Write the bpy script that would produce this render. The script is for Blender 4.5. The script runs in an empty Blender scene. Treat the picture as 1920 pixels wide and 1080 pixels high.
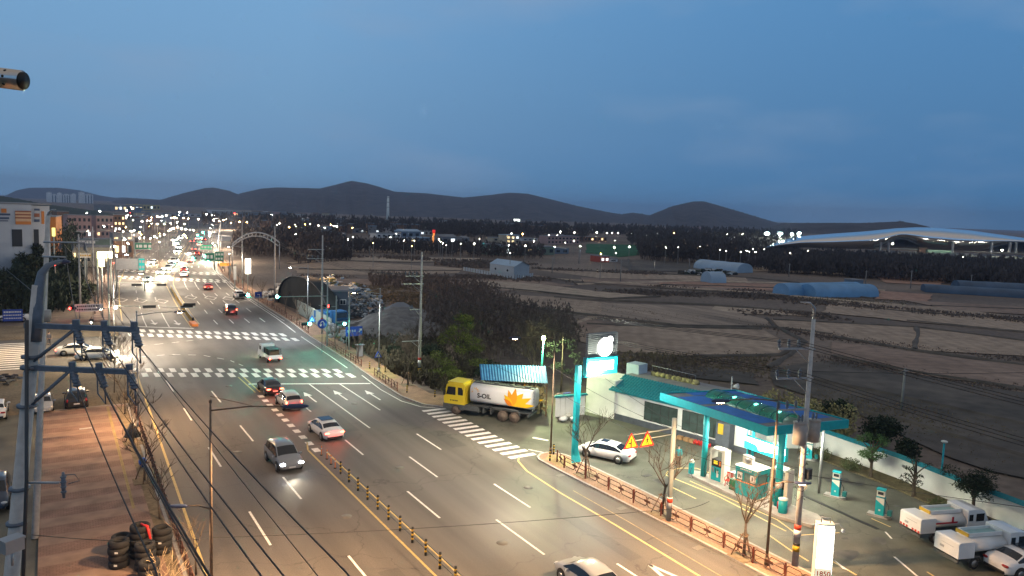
import bpy, bmesh, math, random
from mathutils import Vector, Matrix, noise as MN
R = math.radians
rnd = random.Random(7)
SC = bpy.context.scene
ORD = ['first', 'second', 'third', 'fourth', 'fifth', 'sixth', 'seventh', 'eighth', 'ninth', 'tenth', 'eleventh', 'twelfth', 'thirteenth', 'fourteenth', 'fifteenth']
COL = SC.collection
# ------------------------------------------------------------ camera
F = 1400.0; PIT = R(5.83); ROLL = R(2.0); HC = 20.0; YAW = R(31.827)
cam = bpy.data.cameras.new("camera"); camo = bpy.data.objects.new("camera", cam); COL.objects.link(camo)
cam.sensor_width = 36; cam.lens = 36 * F / 1920; cam.clip_start = 0.1; cam.clip_end = 20000
camo.matrix_world = (Matrix.Translation((0, 0, HC)) @ Matrix.Rotation(-YAW, 4, 'Z') @ Matrix.Rotation(R(90) - PIT, 4, 'X') @ Matrix.Rotation(ROLL, 4, 'Z'))
SC.camera = camo
# ------------------------------------------------------------ world: dusk sky
W = bpy.data.worlds.new("World"); SC.world = W; W.use_nodes = True
nt = W.node_tree; N = nt.nodes; L = nt.links
bg = N['Background']
sky = N.new('ShaderNodeTexSky'); sky.sky_type = 'NISHITA'; sky.sun_disc = False
sky.sun_elevation = R(-1.5); sky.sun_rotation = R(215)
tc = N.new('ShaderNodeTexCoord'); sep = N.new('ShaderNodeSeparateXYZ'); L.new(tc.outputs['Generated'], sep.inputs[0])
ramp = N.new('ShaderNodeValToRGB'); L.new(sep.outputs['Z'], ramp.inputs[0])
cr = ramp.color_ramp
stops = [(0.0, (.170, .34, .56)), (.05, (.165, .34, .565)), (.12, (.165, .345, .57)), (.28, (.18, .385, .65)), (.42, (.19, .27, .38)), (.6, (.34, .31, .29)), (1.0, (.36, .315, .27))]
cr.elements[0].position = 0; cr.elements[0].color = (*stops[0][1], 1); cr.elements[1].position = 1; cr.elements[1].color = (*stops[-1][1], 1)
for p, c in stops[1:-1]:
    e = cr.elements.new(p); e.color = (*c, 1)
# darker and bluer towards the east (right of the view)
dot = N.new('ShaderNodeVectorMath'); dot.operation = 'DOT_PRODUCT'; L.new(tc.outputs['Generated'], dot.inputs[0]); dot.inputs[1].default_value = (0.93, 0.37, 0)
mr = N.new('ShaderNodeMapRange'); L.new(dot.outputs['Value'], mr.inputs[0]); mr.inputs[1].default_value = .6; mr.inputs[2].default_value = 1.0
mixe = N.new('ShaderNodeMix'); mixe.data_type = 'RGBA'; mixe.blend_type = 'MULTIPLY'; L.new(mr.outputs[0], mixe.inputs[0]); L.new(ramp.outputs[0], mixe.inputs[6]); mixe.inputs[7].default_value = (.40, .62, .76, 1)
# faint pinkish cloud streaks
mp = N.new('ShaderNodeMapping'); L.new(tc.outputs['Generated'], mp.inputs[0]); mp.inputs['Scale'].default_value = (1.6, 1.6, 6.0)
nz = N.new('ShaderNodeTexNoise'); L.new(mp.outputs[0], nz.inputs[0]); nz.inputs['Scale'].default_value = 1.7; nz.inputs['Detail'].default_value = 5
mr2 = N.new('ShaderNodeMapRange'); L.new(nz.outputs[0], mr2.inputs[0]); mr2.inputs[1].default_value = .48; mr2.inputs[2].default_value = .75; mr2.inputs[4].default_value = .6
mixc = N.new('ShaderNodeMix'); mixc.data_type = 'RGBA'; L.new(mr2.outputs[0], mixc.inputs[0]); L.new(mixe.outputs[2], mixc.inputs[6]); mixc.inputs[7].default_value = (.24, .355, .53, 1)
addn = N.new('ShaderNodeMix'); addn.data_type = 'RGBA'; addn.blend_type = 'ADD'; addn.inputs[0].default_value = .05
L.new(mixc.outputs[2], addn.inputs[6]); L.new(sky.outputs[0], addn.inputs[7]); L.new(addn.outputs[2], bg.inputs[0])
bg.inputs[1].default_value = 1.0
SC.view_settings.view_transform = 'Standard'; SC.view_settings.look = 'None'; SC.view_settings.exposure = 0.0; SC.view_settings.gamma = 1
cy = SC.cycles
cy.max_bounces = 5; cy.diffuse_bounces = 2; cy.glossy_bounces = 3; cy.transmission_bounces = 4; cy.transparent_max_bounces = 8; cy.volume_bounces = 0
cy.sample_clamp_indirect = 2.0; cy.use_denoising = True; cy.use_light_tree = True; cy.caustics_reflective = False; cy.caustics_refractive = False

# ------------------------------------------------------------ measuring the place
CYW, SYW = math.cos(YAW), math.sin(YAW)
def ray(px, py):
    u = px - 960; v = py - 540
    u0 = u * math.cos(ROLL) + v * math.sin(ROLL); v0 = -u * math.sin(ROLL) + v * math.cos(ROLL)
    fy = F * math.cos(PIT) - v0 * math.sin(PIT); dz = -(v0 * math.cos(PIT) + F * math.sin(PIT))
    return Vector((u0 * CYW + fy * SYW, -u0 * SYW + fy * CYW, dz)) / F
def G(px, py, z=0.0):
    r = ray(px, py); t = (z - HC) / r.z
    return Vector((r.x * t, r.y * t, z))
def D(px, py, d):
    return ray(px, py) * d + Vector((0, 0, HC))
def P(x, y, z):
    X = x * CYW - y * SYW; Y = x * SYW + y * CYW; z = z - HC
    fw = Y * math.cos(PIT) - z * math.sin(PIT); dn = -Y * math.sin(PIT) - z * math.cos(PIT)
    u0 = F * X / fw; v0 = F * dn / fw
    return (960 + u0 * math.cos(ROLL) - v0 * math.sin(ROLL), 540 + u0 * math.sin(ROLL) + v0 * math.cos(ROLL))
def Zt(g, py):
    lo, hi = -5.0, 120.0
    for _ in range(40):
        m = (lo + hi) / 2
        if P(g[0], g[1], m)[1] > py: lo = m
        else: hi = m
    return lo
def interp(tab, y):
    if y <= tab[0][0]: return tab[0][1]
    for (a, b), (c, d) in zip(tab, tab[1:]):
        if y <= c: return b + (d - b) * (y - a) / (c - a)
    (a, b), (c, d) = tab[-2], tab[-1]
    return d + (d - b) / (c - a) * (y - c)

# ------------------------------------------------------------ materials
MATS = {}; PEND = {}
def getm(name):
    if name not in MATS: MATS[name] = PEND[name] = bpy.data.materials.new(name)
    return MATS[name]
def mat(name, col=(.5, .5, .5), rough=.6, var=.18, scale=2.0, metal=0, emit=None, es=1.0, spec=.5, bump=0, sample=True, coat=0):
    if name in MATS and name not in PEND: return MATS[name]
    m = PEND.pop(name, None) or bpy.data.materials.new(name); m.use_nodes = True; n = m.node_tree.nodes; l = m.node_tree.links
    b = n['Principled BSDF']; b.inputs['Roughness'].default_value = rough; b.inputs['Metallic'].default_value = metal
    b.inputs['Specular IOR Level'].default_value = spec
    if coat: b.inputs['Coat Weight'].default_value = coat; b.inputs['Coat Roughness'].default_value = .08
    if emit is not None:
        b.inputs['Base Color'].default_value = (*[min(.8, c) for c in emit], 1)
        b.inputs['Emission Color'].default_value = (*emit, 1); b.inputs['Emission Strength'].default_value = es
        if not sample: m.cycles.emission_sampling = 'NONE'
    elif var:
        t = n.new('ShaderNodeTexCoord'); q = n.new('ShaderNodeTexNoise'); q.inputs['Scale'].default_value = scale; q.inputs['Detail'].default_value = 6
        l.new(t.outputs['Object'], q.inputs[0])
        r = n.new('ShaderNodeValToRGB'); l.new(q.outputs[0], r.inputs[0])
        r.color_ramp.elements[0].position = .3; r.color_ramp.elements[1].position = .7
        r.color_ramp.elements[0].color = (*[c * (1 - var) for c in col], 1); r.color_ramp.elements[1].color = (*[min(1, c * (1 + var)) for c in col], 1)
        l.new(r.outputs[0], b.inputs['Base Color'])
        if bump:
            bp = n.new('ShaderNodeBump'); bp.inputs['Strength'].default_value = bump; l.new(q.outputs[0], bp.inputs['Height']); l.new(bp.outputs[0], b.inputs['Normal'])
    else:
        b.inputs['Base Color'].default_value = (*col, 1)
    MATS[name] = m
    return m
def ground_mat(name, c1, c2, s1=.08, s2=2.5, c3=None, rough=.9, aniso=None, bump=.3, p0=.35, p1=.65, rot=0, spec=.3, furrow=0):
    """large patches c1/c2, fine grain, optional third tone; world-position based"""
    m = bpy.data.materials.new(name); m.use_nodes = True; n = m.node_tree.nodes; l = m.node_tree.links
    b = n['Principled BSDF']; b.inputs['Roughness'].default_value = rough; b.inputs['Specular IOR Level'].default_value = spec
    t = n.new('ShaderNodeNewGeometry'); mp = n.new('ShaderNodeMapping'); l.new(t.outputs['Position'], mp.inputs[0])
    if aniso: mp.inputs['Scale'].default_value = aniso
    mp.inputs['Rotation'].default_value = (0, 0, rot)
    a = n.new('ShaderNodeTexNoise'); a.inputs['Scale'].default_value = s1; a.inputs['Detail'].default_value = 6; a.inputs['Roughness'].default_value = .6; l.new(mp.outputs[0], a.inputs[0])
    f = n.new('ShaderNodeTexNoise'); f.inputs['Scale'].default_value = s2; f.inputs['Detail'].default_value = 5; l.new(mp.outputs[0], f.inputs[0])
    r = n.new('ShaderNodeValToRGB'); l.new(a.outputs[0], r.inputs[0]); r.color_ramp.elements[0].position = p0; r.color_ramp.elements[1].position = p1
    r.color_ramp.elements[0].color = (*c1, 1); r.color_ramp.elements[1].color = (*c2, 1)
    if c3:
        e = r.color_ramp.elements.new((p0 + p1) / 2); e.color = (*c3, 1)
    mx = n.new('ShaderNodeMix'); mx.data_type = 'RGBA'; mx.blend_type = 'MULTIPLY'; mx.inputs[0].default_value = .7
    r2 = n.new('ShaderNodeMapRange'); l.new(f.outputs[0], r2.inputs[0]); r2.inputs[1].default_value = .3; r2.inputs[2].default_value = .7; r2.inputs[3].default_value = .6; r2.inputs[4].default_value = 1.3
    l.new(r.outputs[0], mx.inputs[6]); l.new(r2.outputs[0], mx.inputs[7]); out = mx.outputs[2]
    if furrow:
        w = n.new('ShaderNodeTexWave'); w.inputs['Scale'].default_value = furrow; w.inputs['Distortion'].default_value = 1.2; w.inputs['Detail'].default_value = 1; w.inputs['Detail Scale'].default_value = .4; l.new(mp.outputs[0], w.inputs[0])
        r3 = n.new('ShaderNodeMapRange'); l.new(w.outputs[1], r3.inputs[0]); r3.inputs[3].default_value = .93; r3.inputs[4].default_value = 1.04
        m3 = n.new('ShaderNodeMix'); m3.data_type = 'RGBA'; m3.blend_type = 'MULTIPLY'; m3.inputs[0].default_value = 1; l.new(out, m3.inputs[6]); l.new(r3.outputs[0], m3.inputs[7]); out = m3.outputs[2]
    l.new(out, b.inputs['Base Color'])
    if bump:
        bp = n.new('ShaderNodeBump'); bp.inputs['Strength'].default_value = bump; l.new(f.outputs[0], bp.inputs['Height']); l.new(bp.outputs[0], b.inputs['Normal'])
    MATS[name] = m
    return m

# ------------------------------------------------------------ mesh builder
class MB:
    def __init__(s): s.v = []; s.f = []; s.m = []; s.sm = []
    def add(s, vs, fs, m=0, smooth=False, M=None):
        o = len(s.v)
        s.v.extend([tuple(M @ Vector(v)) for v in vs] if M else [tuple(v) for v in vs])
        for f in fs: s.f.append([i + o for i in f]); s.m.append(m); s.sm.append(smooth)
        return s
    def box(s, c, d, rz=0, m=0, M=None):
        x, y, z = d[0] / 2, d[1] / 2, d[2] / 2; cs, sn = math.cos(rz), math.sin(rz); vs = []
        for dx, dy, dz in ((-x, -y, -z), (x, -y, -z), (x, y, -z), (-x, y, -z), (-x, -y, z), (x, -y, z), (x, y, z), (-x, y, z)):
            vs.append((c[0] + dx * cs - dy * sn, c[1] + dx * sn + dy * cs, c[2] + dz))
        return s.add(vs, [(0, 3, 2, 1), (4, 5, 6, 7), (0, 1, 5, 4), (1, 2, 6, 5), (2, 3, 7, 6), (3, 0, 4, 7)], m, False, M)
    def prism(s, poly, z0, z1, m=0, M=None, top_only=False):
        n = len(poly); vs = [(p[0], p[1], z0) for p in poly] + [(p[0], p[1], z1) for p in poly]
        fs = [tuple(range(n, 2 * n))]
        if not top_only: fs += [tuple(range(n - 1, -1, -1))]
        fs += [(i, (i + 1) % n, n + (i + 1) % n, n + i) for i in range(n)]
        return s.add(vs, fs, m, False, M)
    def poly(s, pts, m=0): return s.add(pts, [tuple(range(len(pts)))], m)
    def tube(s, pts, rad, n=6, m=0, cap=True, smooth=True, M=None):
        pts = [Vector(p) for p in pts]
        if not isinstance(rad, (list, tuple)): rad = [rad] * len(pts)
        vs = []; fs = []
        for i, p in enumerate(pts):
            d = (pts[min(i + 1, len(pts) - 1)] - pts[max(i - 1, 0)])
            if d.length < 1e-9: d = Vector((0, 0, 1))
            d.normalize()
            u = d.cross(Vector((0, 0, 1)))
            if u.length < 1e-3: u = d.cross(Vector((0, 1, 0)))
            u.normalize(); w = u.cross(d)
            for k in range(n):
                a = 2 * math.pi * k / n
                vs.append(p + (u * math.cos(a) + w * math.sin(a)) * rad[i])
        for i in range(len(pts) - 1):
            for k in range(n):
                a = i * n + k; b = i * n + (k + 1) % n
                fs.append((a, a + n, b + n, b))
        if cap and n > 2:
            fs.append(tuple(range(n))); fs.append(tuple(range((len(pts) - 1) * n + n - 1, (len(pts) - 1) * n - 1, -1)))
        return s.add(vs, fs, m, smooth, M)
    def cyl(s, a, b, r, n=12, m=0, r2=None, M=None): return s.tube([a, b], [r, r if r2 is None else r2], n, m, True, n > 8, M)
    def ball(s, c, r, n=10, k=6, m=0, jit=0, rs=None, M=None):
        if not isinstance(r, (list, tuple)): r = (r, r, r)
        vs = [(c[0], c[1], c[2] + r[2])]; rs = rs or rnd
        for i in range(1, k):
            t = math.pi * i / k
            for j in range(n):
                a = 2 * math.pi * j / n; q = 1 + (rs.uniform(-jit, jit) if jit else 0)
                vs.append((c[0] + r[0] * q * math.sin(t) * math.cos(a), c[1] + r[1] * q * math.sin(t) * math.sin(a), c[2] + r[2] * q * math.cos(t)))
        vs.append((c[0], c[1], c[2] - r[2])); fs = []
        for j in range(n): fs.append((0, 1 + j, 1 + (j + 1) % n))
        for i in range(k - 2):
            for j in range(n):
                a = 1 + i * n + j; b = 1 + i * n + (j + 1) % n; fs.append((a, a + n, b + n, b))
        e = len(vs) - 1
        for j in range(n): fs.append((e, e - n + (j + 1) % n, e - n + j))
        return s.add(vs, fs, m, True, M)
    def mesh(s, name, mats, fix=True):
        me = bpy.data.meshes.new(name); me.from_pydata(s.v, [], s.f)
        for m in (mats if isinstance(mats, (list, tuple)) else [mats]): me.materials.append(m if not isinstance(m, str) else getm(m))
        me.polygons.foreach_set('material_index', s.m); me.polygons.foreach_set('use_smooth', s.sm)
        if fix and len(s.f) < 60000:
            bm = bmesh.new(); bm.from_mesh(me); bmesh.ops.recalc_face_normals(bm, faces=bm.faces); bm.to_mesh(me); bm.free()
        me.update(); return me
    def build(s, name, mats, parent=None, loc=None, rz=0, fix=True):
        o = bpy.data.objects.new(name, s.mesh(name, mats, fix)); COL.objects.link(o)
        if parent is not None: o.parent = parent
        if loc is not None: o.location = loc
        if rz: o.rotation_euler.z = rz
        return o
def tag(o, label=None, cat=None, group=None, kind=None):
    if label: o['label'] = label
    if cat: o['category'] = cat
    if group: o['group'] = group
    if kind: o['kind'] = kind
    return o
def thing(name, label, cat, loc=(0, 0, 0), rz=0, group=None):
    o = bpy.data.objects.new(name, None); COL.objects.link(o); o.location = loc; o.rotation_euler = (0, 0, rz); o.empty_display_size = .3
    return tag(o, label, cat, group)
def struct(name, mb, m, fix=True): return tag(mb.build(name, m, fix=fix), kind='structure')
def copy_tree(o, parent=None):
    c = o.copy(); COL.objects.link(c); c.parent = parent
    for ch in o.children: copy_tree(ch, c)
    return c
def spot(name, loc, tgt, e, col, ang=140, r=.25, blend=.6, parent=None):
    l = bpy.data.lights.new(name, 'SPOT'); l.energy = e * 3.5; l.color = col; l.spot_size = R(ang); l.spot_blend = blend; l.shadow_soft_size = r
    o = bpy.data.objects.new(name, l); COL.objects.link(o); o.location = loc
    o.rotation_euler = (Vector(tgt) - Vector(loc)).to_track_quat('-Z', 'Y').to_euler()
    if parent: o.parent = parent
    return o
def point(name, loc, e, col, r=.2, parent=None):
    l = bpy.data.lights.new(name, 'POINT'); l.energy = e * 2.2; l.color = col; l.shadow_soft_size = r
    o = bpy.data.objects.new(name, l); COL.objects.link(o); o.location = loc
    if parent: o.parent = parent
    return o

def text_mesh(body, size, m, parent, loc, rot, align='CENTER', ext=.004, off=.015, name='lettering'):
    cu = bpy.data.curves.new(name, 'FONT'); cu.body = body; cu.size = size; cu.extrude = ext; cu.offset = off; cu.align_x = align
    o = bpy.data.objects.new(name, cu); COL.objects.link(o); dg = bpy.context.evaluated_depsgraph_get(); me = bpy.data.meshes.new_from_object(o.evaluated_get(dg)); bpy.data.objects.remove(o); bpy.data.curves.remove(cu)
    me.materials.clear(); me.materials.append(getm(m)); o = bpy.data.objects.new(name, me); COL.objects.link(o); o.parent = parent; o.location = loc; o.rotation_euler = rot; return o
# common materials
mat('concrete_pole', (.52, .50, .47), .8, .15, 4); mat('galvanised', (.42, .43, .44), .45, .08, 3, metal=.5)
mat('dark_metal', (.05, .055, .06), .5, .1, 5); mat('steel_blue', (.15, .18, .22), .5, .15, 6, metal=.3)
mat('rust_post', (.17, .035, .02), .6, .2, 8); mat('black', (.012, .012, .012), .5, 0)
mat('rubber', (.02, .02, .021), .8, .2, 12, bump=.2); mat('white_paint', (.72, .72, .70), .5, .06, 3)
mat('road_white', (.75, .73, .68), .7, .22, 6); mat('road_yellow_worn', (.34, .27, .14), .8, .35, 3); mat('road_yellow', (.60, .45, .18), .7, .2, 6)
mat('yellow', (.55, .34, .02), .5, .08, 5); mat('teal', (.008, .37, .43), .45, .10, 3); mat('teal_dark', (.01, .16, .17), .5, .15, 3)
mat('glass_dark', (.012, .016, .022), .06, 0, spec=.7); mat('chrome', (.6, .6, .6), .25, 0, metal=1)
mat('red', (.55, .02, .015), .5, .08, 4); mat('wire', (.02, .02, .022), .6, 0); mat('wood', (.16, .10, .06), .8, .3, 6)
mat('bark', (.10, .075, .055), .9, .3, 10, bump=.4); mat('twig', (.095, .07, .05), .9, .25, 8)
mat('sign_blue', (.02, .07, .38), .5, .06, 3); mat('sign_green', (.01, .20, .11), .5, .05, 3)
mat('lamp_warm', emit=(1, .50, .20), es=260, sample=False); mat('lamp_white', emit=(1, .86, .60), es=240, sample=False)
mat('lamp_cool', emit=(.80, .95, 1), es=80, sample=False); mat('lamp_amber', emit=(1, .42, .12), es=180, sample=False)
mat('head_on', emit=(1, .86, .58), es=1500, sample=False); mat('head_white', emit=(.92, .96, 1), es=90, sample=False)
mat('tail_on', emit=(1, .06, .03), es=30, sample=False); mat('tail_off', (.35, .01, .01), .3, 0)
mat('signal_green', emit=(.03, 1, .62), es=500, sample=False); mat('signal_red', emit=(1, .04, .03), es=22, sample=False)
mat('sign_lit', emit=(1, .98, .93), es=7); mat('sign_lit_teal', emit=(.02, .85, .88), es=1.6)
mat('window_lit', emit=(1, .72, .38), es=1.6, sample=False); mat('window_cool', emit=(.85, .95, 1), es=2.0, sample=False)
mat('window_dark', (.03, .035, .045), .7, 0, spec=.2); mat('concrete', (.33, .32, .30), .85, .18, 1.5, bump=.1)
mat('headlamp_off', (.55, .58, .6), .15, 0); mat('brown_plastic', (.10, .06, .03), .6, .1, 5)
# ============================================================ THE SETTING
XL = [(-60, 5.4), (40, 6.0), (83, 6.9), (137, 8.6), (167, 10.3), (199, 12.6), (245, 17.5), (291, 24), (381, 40.5), (474, 58), (700, 100), (1100, 175)]
XM = [(-60, 18.1), (59, 18.1), (88, 18.5), (125, 19.4), (140, 20.1), (164, 21.7), (190, 23.6), (212, 26.4), (245, 32.0), (291, 40.2), (340, 49.0), (474, 71.9), (700, 112), (1100, 187)]
XR = [(-60, 33.9), (30, 33.8), (48, 33.2), (69, 31.2), (81, 31.6), (91, 32.3), (112, 33.2), (128, 34.4), (156, 35.6), (182, 36.8), (199, 38.6), (221, 40.4), (245, 43.6), (291, 52), (381, 69), (474, 86.5), (700, 125), (1100, 200)]
def xl(y): return interp(XL, y)
def xm(y): return interp(XM, y)
def xr(y): return interp(XR, y)
def strip(mb, fa, fb, y0, y1, z, step=4, m=0, za=None):
    ys = [y0]
    while ys[-1] + step < y1: ys.append(ys[-1] + step)
    ys.append(y1); vs = []; fs = []
    for y in ys: vs += [(fa(y), y, z), (fb(y), y, z)]
    for i in range(len(ys) - 1): fs.append((2 * i, 2 * i + 1, 2 * i + 3, 2 * i + 2))
    mb.add(vs, fs, m)
ground_mat('ground_mat', (.13, .10, .082), (.25, .195, .155), .02, .9, aniso=(1, 1, 1), c3=(.185, .145, .115), bump=.6)
mb = MB(); mb.poly([(-9000, -3000, -.05), (14000, -3000, -.05), (14000, 14000, -.05), (-9000, 14000, -.05)]); struct('ground', mb, 'ground_mat', fix=False)
# asphalt: fine grain, long tyre-worn streaks running with the lanes
def asphalt(name, c, streak=True, patch=.25):
    m = bpy.data.materials.new(name); m.use_nodes = True; n = m.node_tree.nodes; l = m.node_tree.links
    b = n['Principled BSDF']; b.inputs['Specular IOR Level'].default_value = .35
    g = n.new('ShaderNodeNewGeometry')
    def noise(sc, scale, det=5):
        mp = n.new('ShaderNodeMapping'); l.new(g.outputs['Position'], mp.inputs[0]); mp.inputs['Scale'].default_value = sc
        q = n.new('ShaderNodeTexNoise'); q.inputs['Scale'].default_value = scale; q.inputs['Detail'].default_value = det; l.new(mp.outputs[0], q.inputs[0]); return q
    a = noise((1, .05, 1), .55) if streak else noise((1, 1, 1), .35); bb = noise((1, 1, 1), .09, 3); cc = noise((1, 1, 1), 14, 4)
    v = n.new('ShaderNodeTexVoronoi'); v.feature = 'DISTANCE_TO_EDGE'; v.inputs['Scale'].default_value = .11
    wv = noise((1, 1, 1), .4, 6); mixp = n.new('ShaderNodeMix'); mixp.data_type = 'RGBA'; mixp.inputs[0].default_value = .12
    vm = n.new('ShaderNodeVectorMath'); vm.operation = 'SCALE'; vm.inputs['Scale'].default_value = 3.5; l.new(wv.outputs['Color'], vm.inputs[0])
    va = n.new('ShaderNodeVectorMath'); l.new(g.outputs['Position'], va.inputs[0]); l.new(vm.outputs[0], va.inputs[1]); l.new(va.outputs[0], v.inputs['Vector'])
    ck = n.new('ShaderNodeMapRange'); l.new(v.outputs['Distance'], ck.inputs[0]); ck.inputs[1].default_value = .0; ck.inputs[2].default_value = .006; ck.inputs[3].default_value = .62
    def mrg(x, lo, hi, a0=.3, a1=.7):
        q = n.new('ShaderNodeMapRange'); l.new(x.outputs[0], q.inputs[0]); q.inputs[1].default_value = a0; q.inputs[2].default_value = a1; q.inputs[3].default_value = lo; q.inputs[4].default_value = hi; return q
    x = mrg(a, 1 - patch, 1 + patch); y = mrg(bb, .86, 1.14); z = mrg(cc, .85, 1.15)
    prev = None
    for q in (x, y, z, ck):
        if prev is None: prev = q; continue
        t = n.new('ShaderNodeMath'); t.operation = 'MULTIPLY'; l.new(prev.outputs[0], t.inputs[0]); l.new(q.outputs[0], t.inputs[1]); prev = t
    s = n.new('ShaderNodeVectorMath'); s.operation = 'SCALE'; s.inputs[0].default_value = c; l.new(prev.outputs[0], s.inputs['Scale']); l.new(s.outputs[0], b.inputs['Base Color'])
    rr = mrg(bb, .5, .8); l.new(rr.outputs[0], b.inputs['Roughness'])
    bp = n.new('ShaderNodeBump'); bp.inputs['Strength'].default_value = .25; bp.inputs['Distance'].default_value = .03; l.new(cc.outputs[0], bp.inputs['Height']); l.new(bp.outputs[0], b.inputs['Normal'])
    MATS[name] = m
asphalt('asphalt', (.12, .108, .095)); asphalt('asphalt_lot', (.105, .106, .085), False, .35); asphalt('asphalt_side', (.10, .09, .075), False, .3)
mb = MB(); strip(mb, xl, xr, -60, 1100, 0.0, 6); struct('road', mb, 'asphalt', fix=False)
mb = MB(); mb.poly([(-90, 98.5, -.004), (8.0, 98.5, -.004), (8.6, 121.5, -.004), (-90, 128, -.004)]); struct('side_street', mb, 'asphalt_side', fix=False)
# forecourt + entrance lane
mb = MB(); mb.poly([(31.0, -60, -.01), (60, -60, -.01), (60, 44, -.01), (56.5, 44.5, -.01), (49.5, 48, -.01), (47.2, 60, -.01), (43.5, 63, -.01), (38.5, 65.5, -.01), (31.0, 70, -.01)]); struct('forecourt', mb, 'asphalt_lot', fix=False)
mb = MB(); mb.poly([(-60, -60, -.006), (-1.0, -60, -.006), (-1.0, 97, -.006), (-60, 98, -.006)]); struct('parking_lot', mb, 'asphalt_lot', fix=False)
# dusty ground between pavement and junction on the left
ground_mat('dirt', (.17, .13, .08), (.27, .21, .135), .25, 4, bump=.5); ground_mat('verge', (.10, .085, .045), (.17, .14, .075), .5, 6, bump=.7)
mb = MB(); mb.poly([(-28, 80, .01), (6.9, 80, .01), (7.2, 98.3, .01), (-28, 98.3, .01)]); struct('dirt_ground', mb, 'dirt', fix=False)
mb = MB(); mb.poly([(-90, 128.2, .006), (8.2, 121.7, .006), (8.8, 135, .006), (-90, 140, .006)]); struct('dirt_verge', mb, 'dirt', fix=False)
# pavements (0.12 m up) with granite kerbs
def paving(name, c1, c2, band=None, yel=None, tile=.3):
    m = bpy.data.materials.new(name); m.use_nodes = True; n = m.node_tree.nodes; l = m.node_tree.links; b = n['Principled BSDF']; b.inputs['Roughness'].default_value = .85
    g = n.new('ShaderNodeNewGeometry'); br = n.new('ShaderNodeTexBrick'); l.new(g.outputs['Position'], br.inputs[0]); br.inputs['Scale'].default_value = 1; br.inputs['Brick Width'].default_value = tile; br.inputs['Row Height'].default_value = tile * .6; br.inputs['Mortar Size'].default_value = .012
    br.inputs['Color1'].default_value = (*c1, 1); br.inputs['Color2'].default_value = (*[x * .85 for x in c1], 1); br.inputs['Mortar'].default_value = (*[x * .5 for x in c1], 1)
    q = n.new('ShaderNodeTexNoise'); q.inputs['Scale'].default_value = .8; q.inputs['Detail'].default_value = 7; l.new(g.outputs['Position'], q.inputs[0])
    mx = n.new('ShaderNodeMix'); mx.data_type = 'RGBA'; mx.blend_type = 'MULTIPLY'; mx.inputs[0].default_value = .8
    src = br.outputs[0]
    if band:
        w = n.new('ShaderNodeTexWave'); w.wave_type = 'BANDS'; w.bands_direction = 'Y'; w.inputs['Scale'].default_value = band; w.inputs['Distortion'].default_value = .25; l.new(g.outputs['Position'], w.inputs[0])
        rr = n.new('ShaderNodeMapRange'); l.new(w.outputs[1], rr.inputs[0]); rr.inputs[1].default_value = .4; rr.inputs[2].default_value = .6
        m2 = n.new('ShaderNodeMix'); m2.data_type = 'RGBA'; l.new(rr.outputs[0], m2.inputs[0]); l.new(br.outputs[0], m2.inputs[6]); m2.inputs[7].default_value = (*c2, 1); src = m2.outputs[2]
    r = n.new('ShaderNodeMapRange'); l.new(q.outputs[0], r.inputs[0]); r.inputs[1].default_value = .3; r.inputs[2].default_value = .7; r.inputs[3].default_value = .65; r.inputs[4].default_value = 1.2
    l.new(src, mx.inputs[6]); l.new(r.outputs[0], mx.inputs[7]); l.new(mx.outputs[2], b.inputs['Base Color'])
    MATS[name] = m
paving('paving_red', (.27, .165, .125), (.295, .20, .15), .112); paving('paving_right', (.36, .22, .14), None); paving('tactile', (.38, .28, .12), None)
mat('granite', (.36, .34, .31), .8, .22, 5, bump=.15)
def pav(name, poly, kerb_edges, m, h=.12):
    mb = MB(); mb.prism(poly, -.05, h, 0); struct(name, mb, m)
    k = MB(); n = len(poly)
    for i in range(n):
        if i in kerb_edges:
            a = Vector(poly[i]); b = Vector(poly[(i + 1) % n]); d = (b - a); ln = d.length; d.normalize(); nn = Vector((d.y, -d.x)) * .09
            c = (a + b) / 2 + nn; k.box((c.x, c.y, h / 2 - .02), (ln + .12, .18, h + .05), math.atan2(d.y, d.x))
    if kerb_edges: struct('kerb', k, 'granite')
pav('pavement', [(-1.0, -60), (5.2, -60), (5.6, 40), (5.9, 79.9), (-1.0, 79.9)], [0, 1, 2, 3], 'paving_red')
tp = MB(); tp.poly([(4.08, 52, .126), (4.25, 52, .126), (4.4, 79.5, .126), (4.15, 79.5, .126)]); struct('tactile_paving', tp, 'tactile', fix=False)
tree_strip = MB(); tree_strip.poly([(4.9, -20, .131), (5.5, 40, .131), (5.85, 79, .131), (5.0, 79, .131)]); struct('planting_strip', tree_strip, 'dirt', fix=False)
# right pavement beside the forecourt, with a rounded nose
nose = [(35.9 - 1.25 + 1.25 * math.cos(R(a)), 48.2 + 1.5 * math.sin(R(a))) for a in (20, 50, 80, 110, 140, 165)]
pB = [(33.8, -60), (36.0, -60), (36.3, 30), (36.2, 40), (35.9, 48)] + nose + [(33.3, 46), (33.6, 38), (33.8, 30)]
pB = [(34.0, -60), (36.1, -60), (36.35, 30), (36.25, 40), (35.95, 48)] + nose + [(33.45, 46), (33.75, 38), (34.0, 30)]
pav('pavement', pB, list(range(len(pB))), 'paving_right')
tp = MB(); tp.poly([(33.7, 46.2, .126), (35.6, 46.2, .126), (35.5, 48.4, .126), (34.7, 49.2, .126), (33.9, 48.6, .126)]); struct('tactile_paving', tp, 'tactile', fix=False)
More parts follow.
